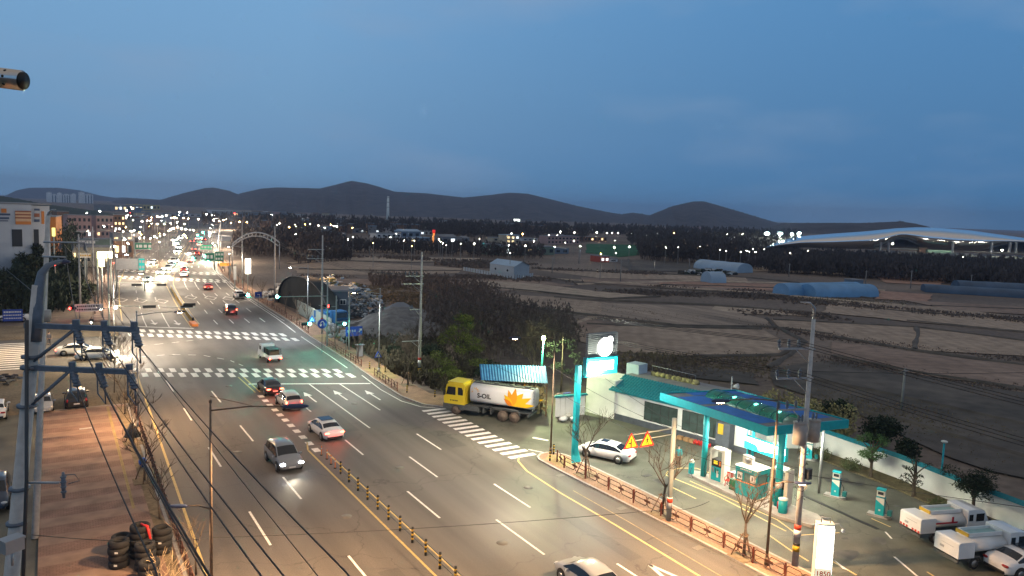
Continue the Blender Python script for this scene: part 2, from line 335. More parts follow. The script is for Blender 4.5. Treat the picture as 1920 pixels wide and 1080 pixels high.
# right pavement beyond the entrance
ys = [72, 76, 81, 91, 104, 112, 128, 145, 156, 170, 182, 199, 221, 245, 270, 291]
pC = [(35.3, 66.2), (37.5, 68.3)] + [(xr(y) + 3.3, y) for y in ys] + [(xr(y) + .2, y) for y in reversed(ys)] + [(32.2, 68.2), (33.6, 66.4)]
pav('pavement', pC, list(range(len(ys) + 2, len(pC))), 'paving_right')
tp = MB(); tp.poly([(32.1, 80, .126), (34.6, 80, .126), (35.2, 86.5, .126), (32.6, 86.5, .126)]); tp.poly([(33.3, 106, .126), (35.6, 106, .126), (35.9, 112, .126), (33.7, 112, .126)]); struct('tactile_paving', tp, 'tactile', fix=False)
ys2 = [137, 150, 167, 185, 199, 245, 291, 340]
pD = [(xl(y) - 3.0, y) for y in reversed(ys2)] + [(xl(y) - .2, y) for y in ys2]
pav('pavement', pD, list(range(len(ys2), 2 * len(ys2) - 1)), 'paving_red')
# ---------------------------------------------------------------- road markings
mk = MB(); MZ = .008
def line(x0, y0, x1, y1, w=.15, m=0, z=MZ):
    a = Vector((x0, y0)); b = Vector((x1, y1)); d = (b - a).normalized(); n = Vector((-d.y, d.x)) * w / 2
    mk.poly([(*(a + n), z), (*(a - n), z), (*(b - n), z), (*(b + n), z)], m)
def dashes(x, segs, w=.15, m=0):
    for a, b in segs: line(x, a, x, b, w, m)
SK = (79.2 - 84.1) / (30.4 - 18.3)
dashes(10.6, [(89.4, 83.7), (76.5, 71.8), (63.2, 58.0), (48.5, 43), (34, 28.5), (20, 14.5), (5, 0)])
dashes(14.15, [(82.4, 77.3), (68.4, 63.3), (53.8, 49.1), (39.6, 36.0), (26, 20.6), (12, 7)])
dashes(21.15, [(82.6, 70.3), (60.4, 56), (47.2, 42), (33, 28), (19, 14)])
dashes(24.3, [(81.4, 62.8), (54, 48.8), (40.1, 34.5), (26, 20.6)])
dashes(27.4, [(80.2, 68.1), (59.4, 54.5), (45.7, 40.8), (31.6, 27), (17, 12)])
line(18.3, 84.1, 30.6, 84.1 + SK * 12.3, .4)
for k in range(11): line(18.25 - .01 * k, 78.6 - k * 1.93, 18.25 - .01 * k, 77.6 - k * 1.93, .55)
line(18.0, 88, 18.1, 80, .13, 1); line(18.55, 88, 18.6, 80, .13, 1)
line(17.55, 59, 17.5, -50, .15, 1); line(18.75, 58, 18.75, -50, .15, 1); line(17.55, 59.1, 18.1, 61.2, .13, 1)
for a, b in zip([-50, 0, 40, 55, 70, 83], [0, 40, 55, 70, 83, 96]): line(interp([(-50, 6.3), (40, 6.7), (83, 7.8), (96, 8.1)], a), a, interp([(-50, 6.3), (40, 6.7), (83, 7.8), (96, 8.1)], b), b, .17, 1)
yl = [(30.5, -50), (30.6, 28), (30.8, 36), (30.8, 42), (31.1, 47), (31.7, 49.2), (32.4, 50.2)]
for a, b in zip(yl, yl[1:]): line(*a, *b, .15, 1)
for a, b in zip(yl[:4], yl[1:4]): line(a[0] + 1.1, a[1], b[0] + 1.1, b[1], .08, 2)
wl = [(33.5, 66.0), (31.6, 67.6), (30.7, 70.5), (30.6, 76), (31.2, 83.5)]
for a, b in zip(wl, wl[1:]): line(*a, *b, .13)
for x0, y0 in ((22.7, 76), (25.8, 75.5), (28.9, 74.2)):
    mk.poly([(x0 - .09, y0 - 2.4, MZ), (x0 + .09, y0 - 2.4, MZ), (x0 + .09, y0 + .4, MZ), (x0 - .09, y0 + .4, MZ)])
    mk.poly([(x0 - .42, y0 + .4, MZ), (x0 + .42, y0 + .4, MZ), (x0, y0 + 2.2, MZ)])
def zebra(xa, ya, xb, yb, n, stag=True, ln=2.1, w=.62, gap=2.75):
    for row in (0, 1):
        for i in range(n):
            t = (i + (.5 if row else 0)) / n; x = xa + (xb - xa) * t; y = ya + (yb - ya) * t - row * gap
            mk.poly([(x - w / 2, y - ln / 2 - SK * -w / 2, MZ + .004), (x + w / 2, y - ln / 2 + SK * w / 2, MZ + .004), (x + w / 2, y + ln / 2 + SK * w / 2, MZ + .004), (x - w / 2, y + ln / 2 - SK * w / 2, MZ + .004)])
zebra(8.2, 96.2, 30.6, 86.4, 18); zebra(9.2, 126.6, 31.2, 113.8, 18, ln=2.6, gap=4.2, w=.7)
zebra(13.5, 237, 40.5, 220, 17, ln=3.2, gap=4.6, w=.75); zebra(14.8, 215, 39.0, 199, 17, ln=3.2, gap=4.6, w=.75)
# crossing over the forecourt entrance, on the side street and arrows beyond the junction
for i in range(15):
    y = 66.0 - i * 1.13; x = interp([(49, 32.9), (55, 32.4), (66, 32.4)], y); mk.poly([(x - 1.35, y - .28, MZ), (x + 1.15, y - .28, MZ), (x + 1.15, y + .28, MZ), (x - 1.35, y + .28, MZ)])
for i in range(14): y = 101.5 + i * 1.35; mk.poly([(-8.0, y, MZ), (-2.5, y, MZ), (-2.5, y + .6, MZ), (-8.0, y + .6, MZ)])
line(9.3, 130.6, 18.9, 124.9, .5)
def off(f, dx): return lambda y: f(y) + dx
def curve_line(f, y0, y1, w=.15, m=0, dash=None):
    y = y0
    while y < y1:
        e = min(y1, y + (dash[0] if dash else 8)); line(f(y), y, f(e), e, w, m); y = e + (dash[1] if dash else 0)
for k, (n0) in enumerate((12.6, 15.9)):
    fl = lambda y, t=(k + 1) / 3: xl(y) + 1.1 + (xm(y) - .7 - xl(y) - 1.1) * t
    curve_line(fl, 129 - k * 1.5, 145); curve_line(fl, 150, 195, dash=(5, 8)); curve_line(fl, 240, 620, .2, dash=(6, 9))
curve_line(off(xl, 1.1), 136, 700, .16, 1)
for k in range(4):
    fl = lambda y, t=(k + 1) / 5: xm(y) + .9 + (xr(y) - 1.3 - xm(y) - .9) * t
    if k in (0, 2, 3, 1): curve_line(fl, 128, 186, dash=(5, 8)); curve_line(fl, 186, 198, .2); curve_line(fl, 240, 560, .22, dash=(6, 9))
curve_line(off(xr, -1.1), 88, 112, .14); curve_line(off(xr, -1.15), 116, 420, .15); curve_line(off(xr, -.6), 128, 420, .12)
curve_line(off(xm, -.75), 126, 560, .15, 1); curve_line(off(xm, .75), 129, 560, .15, 1)
line(16.0, 205.5, 24.2, 201, .5)
for x, y in ((11.6, 165), (14.9, 163), (18.5, 161), (24.6, 166), (28.1, 164), (31.3, 162), (34.2, 160)):
    for (a, b) in (((0, 3.4), (1.15, 0)), ((1.15, 0), (0, -3.4)), ((0, -3.4), (-1.15, 0)), ((-1.15, 0), (0, 3.4))): line(x + a[0], y + a[1], x + b[0], y + b[1], .17)
for x, y in ((11.0, 134.5), (14.0, 133), (17.3, 131.5)):
    mk.poly([(x - .12, y - .5, MZ), (x + .12, y - .5, MZ), (x + .12, y + 3, MZ), (x - .12, y + 3, MZ)]); mk.poly([(x - .6, y - .5, MZ), (x, y - 2.6, MZ), (x + .6, y - .5, MZ)])
# dotted guide arcs through the junction and the outlined diamond at the front
for pts in ([(9.2, 104), (13, 104.5), (16.5, 102.5), (19, 98), (20, 93)], [(9.4, 112), (14, 113), (18, 114.5), (20.5, 116.5)]):
    for a, b in zip(pts, pts[1:]):
        a = Vector(a); b = Vector(b)
        for t in (.05, .55): p = a + (b - a) * t; q = a + (b - a) * (t + .25); line(p.x, p.y, q.x, q.y, .13)
for (a, b) in (((29.0, 30.6), (28.3, 27.3)), ((28.3, 27.3), (29.0, 24)), ((29.0, 24), (29.7, 27.3)), ((29.7, 27.3), (29.0, 30.6))): line(*a, *b, .22)
struct('road_markings', mk, ['road_white', 'road_yellow', 'road_yellow_worn'], fix=False)
# forecourt markings, drain channel and patches
fm = MB()
def fl_(pts, w=.10, m=0, z=0.0):
    for a, b in zip(pts, pts[1:]):
        a = Vector(a); b = Vector(b); d = (b - a).normalized(); n = Vector((-d.y, d.x)) * w / 2; fm.poly([(*(a + n), z), (*(a - n), z), (*(b - n), z), (*(b + n), z)], m)
def gp(px, py): g = G(px, py); return (g.x, g.y)
fl_([gp(760 + 860 / 3.6, 580 + 865 / 3.6), gp(760 + 965 / 3.6, 580 + 885 / 3.6)], .35); fl_([gp(760 + 830 / 3.6, 580 + 945 / 3.6), gp(760 + 940 / 3.6, 580 + 968 / 3.6)], .14); fl_([gp(760 + 1015 / 3.6, 580 + 985 / 3.6), gp(760 + 1125 / 3.6, 580 + 1005 / 3.6)], .14, 1)
fl_([gp(1257, 912), gp(1305, 935)], .12, 1); fl_([(40.4, 41.4), (41.2, 42.0), (42.6, 42.1), (43.8, 41.5), (44.0, 40.0)], .12, 1); fl_([(40.4, 41.4), (40.8, 36.4), (40.2, 30.0)], .13, 1); fl_([(41.2, 39.6), (41.2, 31.5), (40.4, 29.2), (43.2, 28.2)], .10, 1)
fl_([gp(1440, 1002), gp(1480, 1030), gp(1516, 1052)], .12, 1); fl_([gp(1560, 1052), gp(1606, 1078)], .12, 1); fl_([gp(1677, 1044), gp(1722, 1082)], .14); fl_([gp(1738, 1072), gp(1760, 1086)], .12, 1)
fl_([gp(1660, 997), gp(1672, 1010)], .12); fl_([gp(1634, 972), gp(1670, 988)], .10, 1)
a = gp(1560, 1052); fm.poly([(*gp(1564, 1050), .002), (*gp(1592, 1070), .002), (*gp(1580, 1066), .002)], 0)
struct('forecourt_markings', fm, ['road_white', 'road_yellow'], fix=False)
dr = MB(); a = Vector(gp(1503, 927)); b = Vector(gp(1646, 992)); d = (b - a); dr.box(((a + b) / 2).to_3d() + Vector((0, 0, -.005)), (d.length, .30, .02), math.atan2(d.y, d.x)); tag(dr.build('drain_channel', 'black'), kind='structure')
mat('patch_dark', (.045, .045, .043), .6, .3, 2); mat('oil', (.062, .060, .052), .5, .35, 1.5); mat('manhole', (.16, .15, .13), .7, .2, 20)
pt = MB()
for (x, y, sx, sy, r_) in ((52.0, 34.5, 1.9, 1.1, -.6), (43.4, 30.6, 2.5, 1.3, -.5), (39.0, 42.0, .8, .4, 0)):
    pt.box((x, y, -.006), (sx, sy, .012), r_)
tag(pt.build('asphalt_patch', 'patch_dark'), kind='structure')
# ---------------------------------------------------------------- islands of the station
isl = MB(); ip = [(41.9, 40.6), (42.6, 41.0), (43.2, 40.4), (44.2, 30.6), (43.4, 29.2), (42.2, 29.6), (41.4, 31.6)]
isl.prism(ip, -.02, .18); tag(isl.build('pump_island', 'concrete'), kind='structure')
# ---------------------------------------------------------------- fields
FT = {'tan': ((.33, .25, .185), (.43, .33, .245)), 'pale': ((.41, .32, .24), (.49, .39, .29)), 'brown': ((.24, .17, .13), (.33, .24, .185)), 'grey': ((.08, .072, .063), (.145, .125, .105)), 'plough': ((.20, .16, .125), (.42, .33, .255)), 'red': ((.34, .20, .14), (.42, .26, .19)), 'green': ((.018, .10, .035), (.028, .14, .05))}
for k, (a, b) in FT.items(): ground_mat('field_' + k, a, b, .045, .45, bump=.3, aniso=((1, 1, 1) if k != 'plough' else (3.0, .25, 1)), rot=R({'tan': 40, 'pale': -25, 'brown': -50, 'grey': 62}.get(k, 35)), p0=.38, p1=.62, furrow={'green': 0, 'plough': .16, 'grey': 0}.get(k, .15))
FIELDS = [('tan', [(540, 497), (640, 488), (865, 503), (860, 512), (700, 516), (560, 512)]), ('pale', [(630, 480), (700, 481), (905, 484), (900, 492), (640, 489)]),
 ('brown', [(560, 520), (720, 524), (850, 520), (1000, 524), (1080, 536), (900, 548), (640, 532)]),
 ('brown', [(905, 508), (1010, 516), (1040, 522), (900, 519)]), ('tan', [(1000, 505), (1180, 512), (1400, 521), (1400, 528), (1120, 521)]),
 ('pale', [(880, 525), (1010, 532), (1120, 546), (1230, 556), (1140, 559), (980, 545), (870, 535)]), ('tan', [(900, 548), (1040, 557), (1160, 570), (1130, 590), (1000, 576), (890, 560)]),
 ('brown', [(1090, 520), (1400, 531), (1470, 545), (1300, 544), (1100, 532)]), ('red', [(1230, 527), (1480, 533), (1480, 548), (1400, 541), (1240, 534)]),
 ('plough', [(1130, 568), (1330, 574), (1440, 600), (1440, 612), (1270, 610), (1120, 594)]), ('pale', [(1340, 574), (1560, 588), (1560, 594), (1400, 588), (1330, 580)]),
 ('tan', [(1180, 612), (1430, 618), (1475, 640), (1460, 664), (1310, 668), (1160, 660), (1040, 625), (1100, 610)]), ('brown', [(1000, 590), (1110, 600), (1150, 610), (1060, 622), (990, 606)]),
 ('tan', [(1450, 598), (1700, 612), (1930, 640), (1930, 668), (1720, 656), (1560, 632), (1455, 612)]), ('brown', [(1560, 640), (1720, 662), (1930, 686), (1930, 730), (1740, 704), (1560, 668)]),
 ('grey', [(1560, 676), (1930, 738), (1930, 900), (1780, 860), (1600, 770), (1450, 720), (1440, 690)]), ('grey', [(1180, 672), (1420, 700), (1420, 720), (1230, 700)]),
 ('red', [(1650, 545), (1750, 552), (1740, 566), (1640, 560)]), ('tan', [(1560, 565), (1760, 575), (1930, 596), (1930, 622), (1700, 602), (1540, 585)]), ('red', [(1790, 520), (1640, 516), (1660, 530), (1760, 535)]),
 ('brown', [(1690, 562), (1930, 576), (1930, 590), (1780, 580)]), ('green', [(1100, 457), (1195, 459), (1200, 478), (1160, 482), (1098, 474)]), ('grey', [(1150, 486), (1350, 494), (1330, 512), (1180, 506)]),
 ('pale', [(1400, 500), (1600, 512), (1600, 516), (1380, 506)]), ('tan', [(660, 466), (900, 470), (900, 474), (660, 472)])]
for k, (tone, pts) in enumerate(FIELDS):
    mb = MB(); z = .01 + .006 * k; v = [G(px, py, z) for px, py in pts]
    # soften the outline: subdivide the edge and wander a little
    o = []
    for i in range(len(v)):
        a = v[i]; b = v[(i + 1) % len(v)]; n_ = max(2, min(14, int((b - a).length / 5)))
        for j in range(n_): p = a + (b - a) * j / n_; o.append((p.x + rnd.uniform(-.5, .5), p.y + rnd.uniform(-.5, .5), z))
    mb.poly(o); struct('field', mb, 'field_' + tone, fix=False)
# narrow earth bunds, ditches and tracks dividing the paddies
def bunds(name, m, lines, w, h, seed):
    rs = random.Random(seed); mb = MB()
    for pts in lines:
        q = [G(*p) for p in pts]; fine = []
        for a, b in zip(q, q[1:]):
            n_ = max(2, int((b - a).length / 4)); fine += [a + (b - a) * k / n_ for k in range(n_)]
        fine.append(q[-1]); vs = []
        for k, p in enumerate(fine):
            d = fine[min(k + 1, len(fine) - 1)] - fine[max(k - 1, 0)]; n = Vector((-d.y, d.x, 0)).normalized(); p = p + n * MN.noise(p * .05) * 1.5; ww = w * rs.uniform(.6, 1.3); hh = h * rs.uniform(.6, 1.2)
            vs += [tuple(p - n * ww + Vector((0, 0, .0))), tuple(p - n * ww * .3 + Vector((0, 0, hh + .2))), tuple(p + n * ww * .3 + Vector((0, 0, hh + .2))), tuple(p + n * ww)]
        mb.add(vs, [(4 * k + j, 4 * k + j + 1, 4 * k + j + 5, 4 * k + j + 4) for k in range(len(fine) - 1) for j in range(3)], 0, True)
    return struct(name, mb, m, fix=False)
BL = [[(640, 489), (760, 492), (900, 492)], [(560, 505), (760, 508), (865, 508)], [(880, 535), (1000, 546), (1140, 560), (1240, 557)], [(1040, 557), (1130, 563), (1330, 572), (1560, 590)], [(900, 560), (1000, 577), (1130, 592), (1270, 611), (1440, 614), (1560, 628)],
 [(1440, 598), (1447, 612), (1500, 640), (1480, 665), (1440, 690)], [(1100, 608), (1180, 612), (1430, 618)], [(1450, 600), (1580, 606), (1720, 614), (1930, 642)], [(1560, 632), (1700, 655), (1930, 687)], [(1720, 614), (1715, 655)], [(1000, 504), (1180, 511), (1400, 521), (1500, 530)], [(905, 508), (930, 519), (1040, 523), (1090, 531), (1300, 544), (1480, 556)],
 [(1180, 486), (1180, 512)], [(1700, 602), (1930, 624)], [(1500, 564), (1700, 585), (1930, 600)], [(1560, 668), (1740, 704), (1930, 732)], [(1240, 534), (1480, 541), (1640, 560)], [(1300, 668), (1460, 666), (1500, 650)], [(1750, 575), (1930, 580)], [(1130, 545), (1240, 545)], [(1600, 770), (1700, 790), (1930, 860)], [(1460, 700), (1640, 735), (1930, 800)]]
bunds('field_bund', 'field_grey', BL, .55, .12, 1)
bunds('farm_track', 'field_pale', [[(540, 494), (640, 485), (870, 488)], [(1080, 533), (1300, 527), (1480, 531), (1660, 545)], [(1000, 520), (1120, 528), (1240, 536), (1400, 548), (1700, 573)], [(1120, 596), (1060, 612), (1010, 630)]], 1.3, .02, 2)
# scrub banks between the fields: countless dry stalks, one mass

def scrub(name, m, areas, h=(.3, 1.0), seed=1, w=.35):
    rs = random.Random(seed); mb = MB()
    for (pts, n_, hh) in areas:
        q = [G(*p) for p in pts]
        for _ in range(n_):
            a, b = rs.random(), rs.random(); p = (q[0] * (1 - a) + q[1] * a) * (1 - b) + (q[3] * (1 - a) + q[2] * a) * b
            nv = MN.fractal(Vector((p.x * .07, p.y * .07, seed)), 1.0, 2.0, 3)
            if nv < rs.uniform(-.25, .12) and name == 'scrub': continue
            p = p + Vector((rs.gauss(0, 1.6), rs.gauss(0, 1.6), 0)); H_ = hh * .7 * rs.uniform(.25, 1.0) * (.75 + nv); th = rs.uniform(0, 6.28); W_ = w * hh * rs.uniform(.5, 1.3); dx, dy = math.cos(th) * W_, math.sin(th) * W_; tx, ty = rs.uniform(-.3, .3) * H_, rs.uniform(-.3, .3) * H_
            mb.add([(p.x - dx, p.y - dy, -.02), (p.x + dx, p.y + dy, -.02), (p.x + tx + dx * .7, p.y + ty + dy * .7, H_), (p.x + tx - dx * .4, p.y + ty, H_ * .85)], [(0, 1, 2, 3)])
    return tag(mb.build(name, m, fix=False), kind='stuff')
mat('scrub_mat', (.16, .118, .095), .95, .4, 1.0); mat('reed_mat', (.19, .145, .09), .95, .35, 1.0); mat('forest_mat', (.075, .058, .052), .95, .35, .15); mat('forest_green', (.030, .045, .028), .95, .35, .2)
scrub('scrub', 'scrub_mat', [([(600, 476), (1000, 492), (1000, 498), (600, 480)], 1600, 1.6), ([(830, 493), (930, 497), (930, 504), (830, 500)], 700, 2.2), ([(860, 516), (1080, 524), (1080, 530), (860, 522)], 1300, 1.2),
 ([(1100, 541), (1480, 556), (1480, 562), (1100, 548)], 2200, 1.2), ([(1480, 560), (1930, 600), (1930, 606), (1480, 567)], 2000, 1.0), ([(1380, 578), (1600, 596), (1600, 602), (1400, 588)], 1500, 1.2), ([(1440, 612), (1600, 634), (1600, 640), (1440, 620)], 600, .6),
 ([(1000, 500), (1240, 512), (1240, 516), (1000, 505)], 1200, 1.2), ([(1230, 536), (1420, 544), (1420, 547), (1230, 540)], 800, .9), ([(1560, 632), (1930, 672), (1930, 677), (1560, 637)], 900, .5),
 ([(1120, 594), (1440, 612), (1440, 614), (1120, 597)], 900, .5), ([(560, 516), (860, 519), (860, 522), (560, 520)], 900, .8), ([(1180, 672), (1440, 682), (1440, 712), (1180, 700)], 1500, .7), ([(1560, 670), (1930, 730), (1930, 745), (1560, 682)], 1600, .5)], seed=3)
scrub('dry_reeds', 'reed_mat', [([(1180, 664), (1440, 668), (1440, 700), (1180, 690)], 2200, .6), ([(1440, 690), (1900, 800), (1900, 880), (1560, 760)], 3500, .35), ([(560, 530), (900, 545), (900, 600), (680, 560)], 3000, 1.0), ([(1300, 545), (1700, 565), (1700, 575), (1300, 552)], 1500, .5), ([(1000, 560), (1400, 600), (1400, 612), (1000, 600)], 1500, .3)], seed=5)
# ---------------------------------------------------------------- hills
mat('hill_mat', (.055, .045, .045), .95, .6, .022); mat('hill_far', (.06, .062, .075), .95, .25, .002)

def hill(prof, depth, base_py, m, thick=900, rows=22, step=6, jag=2.0):
    mb = MB(); cols = []; x0, x1 = prof[0][0], prof[-1][0]; px = x0
    while px <= x1:
        cols.append(px); px += step
    vs = []; fs = []; nr = rows * 2 + 1
    for px in cols:
        py = interp(prof, px); top = D(px, py, depth); d = Vector((top.x, top.y, 0)).normalized()
        zt = top.z
        for r in range(nr):
            t = (r - rows) / rows  # -1 near .. 1 far
            base = -8; prof_h = (math.cos(t * math.pi) * .5 + .5)
            q = Vector((top.x, top.y, 0)) + d * (t * thick)
            nzv = MN.fractal(Vector((px * .016, t * 1.1, depth * .01)), 1.0, 2.1, 6); rdg = 1 - abs(MN.noise(Vector((px * .028 + t * .8, t * .5, depth)))) * 2
            h = base + (zt - base) * max(0, min(1, prof_h ** 1.15 + (nzv * .26 + rdg * .16 - .08) * (1 - prof_h) * min(1, prof_h * 3)))
            if r == rows: h = zt + (MN.noise(Vector((px * .35, 3, depth))) * jag + MN.noise(Vector((px * 1.1, 8, depth))) * jag * .6)
            vs.append((q.x, q.y, h))
    for i in range(len(cols) - 1):
        for r in range(nr - 1):
            a = i * nr + r; fs.append((a, a + nr, a + nr + 1, a + 1))
    mb.add(vs, fs, 0, True); struct('hill', mb, m, fix=False)
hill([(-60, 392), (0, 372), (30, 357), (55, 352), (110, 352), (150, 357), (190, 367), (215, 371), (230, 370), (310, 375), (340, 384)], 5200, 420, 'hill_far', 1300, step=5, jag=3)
hill([(180, 392), (215, 376), (240, 372), (300, 375), (345, 362), (385, 353), (400, 352), (430, 358), (450, 366), (480, 372), (540, 395)], 3600, 420, 'hill_mat', 1900, step=2, jag=6)
hill([(400, 400), (450, 363), (490, 354), (520, 352), (600, 354), (630, 347), (658, 340), (690, 345), (740, 360), (800, 363), (870, 371), (920, 366), (955, 362), (990, 364), (1040, 376), (1080, 386), (1130, 396), (1165, 402), (1185, 399), (1205, 401), (1225, 406), (1260, 425)], 3300, 430, 'hill_mat', 1950, step=2, jag=6)
hill([(1170, 425), (1215, 405), (1260, 387), (1300, 378), (1320, 378), (1345, 385), (1390, 398), (1430, 410), (1465, 420), (1500, 432)], 2700, 430, 'hill_mat', 1500, step=2, jag=5)
hill([(1420, 432), (1470, 418), (1560, 418), (1620, 418), (1690, 415), (1720, 420), (1760, 430)], 1500, 440, 'hill_mat', 400, step=3, jag=2.5)
hill([(-80, 358), (-20, 364), (30, 372), (70, 380), (110, 386), (170, 394), (230, 402), (270, 412)], 900, 430, 'forest_green', 160, step=3, jag=1.5)
# ---------------------------------------------------------------- distant woods, each one mass
def wood(name, m, areas, seed, leaf=1.2):
    rs = random.Random(seed); mb = MB()
    for (pts, n_, hh) in areas:
        q = [G(*p) for p in pts]
        for _ in range(n_):
            a, b = rs.random(), rs.random(); p = (q[0] * (1 - a) + q[1] * a) * (1 - b) + (q[3] * (1 - a) + q[2] * a) * b
            H_ = hh * rs.uniform(.65, 1.15); r_ = H_ * rs.uniform(.22, .36)
            mb.add([(p.x - .12, p.y, 0), (p.x + .12, p.y, 0), (p.x, p.y, H_ * .6)], [(0, 1, 2)])
            for _k in range(11):
                th = rs.uniform(0, 6.28); rr = r_ * math.sqrt(rs.random()); z = H_ * rs.uniform(.18, 1.0); rr *= max(.3, math.sin(math.pi * min(1, z / H_ * .85 + .12)) * 1.15)
                c = Vector((p.x + math.cos(th) * rr, p.y + math.sin(th) * rr, z)); u = Vector((rs.uniform(-1, 1), rs.uniform(-1, 1), rs.uniform(-.6, .6))) * leaf; w_ = Vector((rs.uniform(-.4, .4), rs.uniform(-.4, .4), rs.uniform(.5, 1.3))) * leaf
                mb.add([c - u * .4, c + u * .4, c + w_], [(0, 1, 2)])
    return tag(mb.build(name, m, fix=False), kind='stuff')
wood('bare_forest', 'forest_mat', [([(1195, 470), (1400, 480), (1400, 500), (1200, 488)], 900, 8.5), ([(1400, 482), (1930, 505), (1930, 540), (1400, 506)], 2600, 5.6), ([(1440, 508), (1900, 532), (1900, 540), (1440, 512)], 500, 5),
 ([(820, 436), (1100, 446), (1100, 456), (820, 444)], 700, 9), ([(1180, 446), (1500, 462), (1500, 480), (1180, 462)], 1300, 10), ([(520, 425), (900, 432), (900, 446), (520, 436)], 800, 9)], 11, 1.5)
wood('bare_forest', 'forest_mat', [([(380, 410), (900, 424), (900, 440), (380, 428)], 500, 8), ([(900, 424), (1500, 440), (1500, 450), (900, 438)], 700, 8)], 17, 3.0)
wood('bare_forest', 'forest_mat', [([(440, 455), (640, 462), (640, 485), (440, 480)], 900, 8), ([(640, 462), (1020, 474), (1020, 486), (640, 474)], 700, 5), ([(540, 480), (640, 480), (660, 488), (560, 495)], 250, 5)], 12, 1.2)
wood('thicket', 'scrub_mat', [([(790, 545), (900, 545), (1010, 600), (850, 700)], 700, 3.5), ([(820, 600), (1060, 595), (1090, 655), (900, 690)], 480, 3.6), ([(800, 580), (860, 580), (880, 660), (800, 650)], 250, 3.4), ([(690, 522), (840, 530), (840, 545), (700, 540)], 260, 2.6)], 13, .55)
wood('undergrowth', 'undergrowth_mat', [([(655, 640), (800, 600), (845, 742), (738, 703)], 1500, 1.5), ([(625, 622), (700, 640), (700, 668), (650, 650)], 160, 1.0), ([(800, 640), (900, 660), (900, 700), (850, 735)], 400, 1.6)], 19, .32)
mat('undergrowth_mat', (.085, .072, .045), .95, .5, .8)
wood('pine_wood', 'forest_green', [([(30, 478), (150, 465), (140, 500), (36, 512)], 300, 10), ([(24, 522), (150, 515), (150, 570), (24, 585)], 560, 5), ([(-60, 535), (24, 528), (24, 585), (-60, 590)], 260, 3), ([(-60, 585), (130, 560), (120, 585), (-60, 600)], 260, 4)], 14, .9)

mh = MB(); rs_ = random.Random(12)
for (x, y) in ((12.4, 61), (26.0, 71.5), (22.6, 52), (16.2, 84), (29.3, 44), (25.8, 97), (13, 104), (22.9, 37), (29.8, 88), (15.9, 45), (24.6, 118), (30.6, 132)): mh.cyl((x, y, -.02), (x, y, .006), .36, 20)
tag(mh.build('manhole_cover', 'manhole'), kind='structure')
rp = MB()
for (x, y, sx, sy) in ((22.7, 66, 1.1, 7), (29.2, 57, 1.4, 5), (12.3, 73, 1.0, 8), (19.9, 92, 3.2, 2.2), (26, 102.5, 5.5, .8), (15.5, 34, 1.2, 6), (28.8, 36, 1.0, 9), (14.5, 118, 6, .7), (31.9, 58, .7, 12)):
    rp.poly([(x - sx / 2, y - sy / 2, .005), (x + sx / 2, y - sy / 2, .005), (x + sx / 2, y + sy / 2, .005), (x - sx / 2, y + sy / 2, .005)])
asphalt('asphalt_patch', (.098, .090, .080)); struct('road_patch', rp, 'asphalt_patch', fix=False)
# ============================================================ VEHICLES
SPEC = {
 # x, zbottom, zbelt, ztop, half width
 'sedan': dict(st=[(-2.38, .42, .66, .70, .66), (-2.30, .28, .80, .95, .80), (-2.05, .22, .90, 1.04, .88), (-1.62, .20, .93, 1.07, .90), (-1.02, .20, .94, 1.36, .91), (-.35, .20, .93, 1.45, .91), (.35, .20, .91, 1.44, .91), (.70, .20, .90, 1.38, .91), (1.38, .20, .88, .98, .90), (1.95, .22, .78, .86, .86), (2.25, .26, .66, .72, .74), (2.38, .34, .54, .57, .58)], ra=-1.42, fa=1.42, wr=.33, cab=(3, 8), roof=(4, 7)),
 'suv': dict(st=[(-2.30, .48, .80, .86, .72), (-2.22, .34, .98, 1.08, .84), (-2.12, .28, 1.04, 1.14, .90), (-1.80, .26, 1.06, 1.60, .93), (-1.1, .26, 1.05, 1.68, .94), (-.3, .26, 1.03, 1.70, .94), (.45, .26, 1.01, 1.66, .94), (1.25, .26, .98, 1.10, .93), (1.90, .28, .90, 1.00, .90), (2.22, .32, .74, .80, .80), (2.34, .42, .60, .62, .64)], ra=-1.38, fa=1.42, wr=.36, cab=(2, 7), roof=(3, 6)),
 'van': dict(st=[(-2.42, .46, .86, .92, .76), (-2.36, .32, 1.05, 1.16, .88), (-2.26, .28, 1.10, 1.22, .93), (-2.1, .28, 1.10, 1.72, .95), (-1.1, .28, 1.08, 1.80, .96), (0, .28, 1.06, 1.80, .96), (.75, .28, 1.04, 1.72, .95), (1.6, .28, 1.0, 1.12, .93), (2.05, .3, .88, .96, .88), (2.36, .36, .66, .7, .72)], ra=-1.5, fa=1.5, wr=.36, cab=(2, 7), roof=(3, 6)),
}
CAR_CACHE = {}
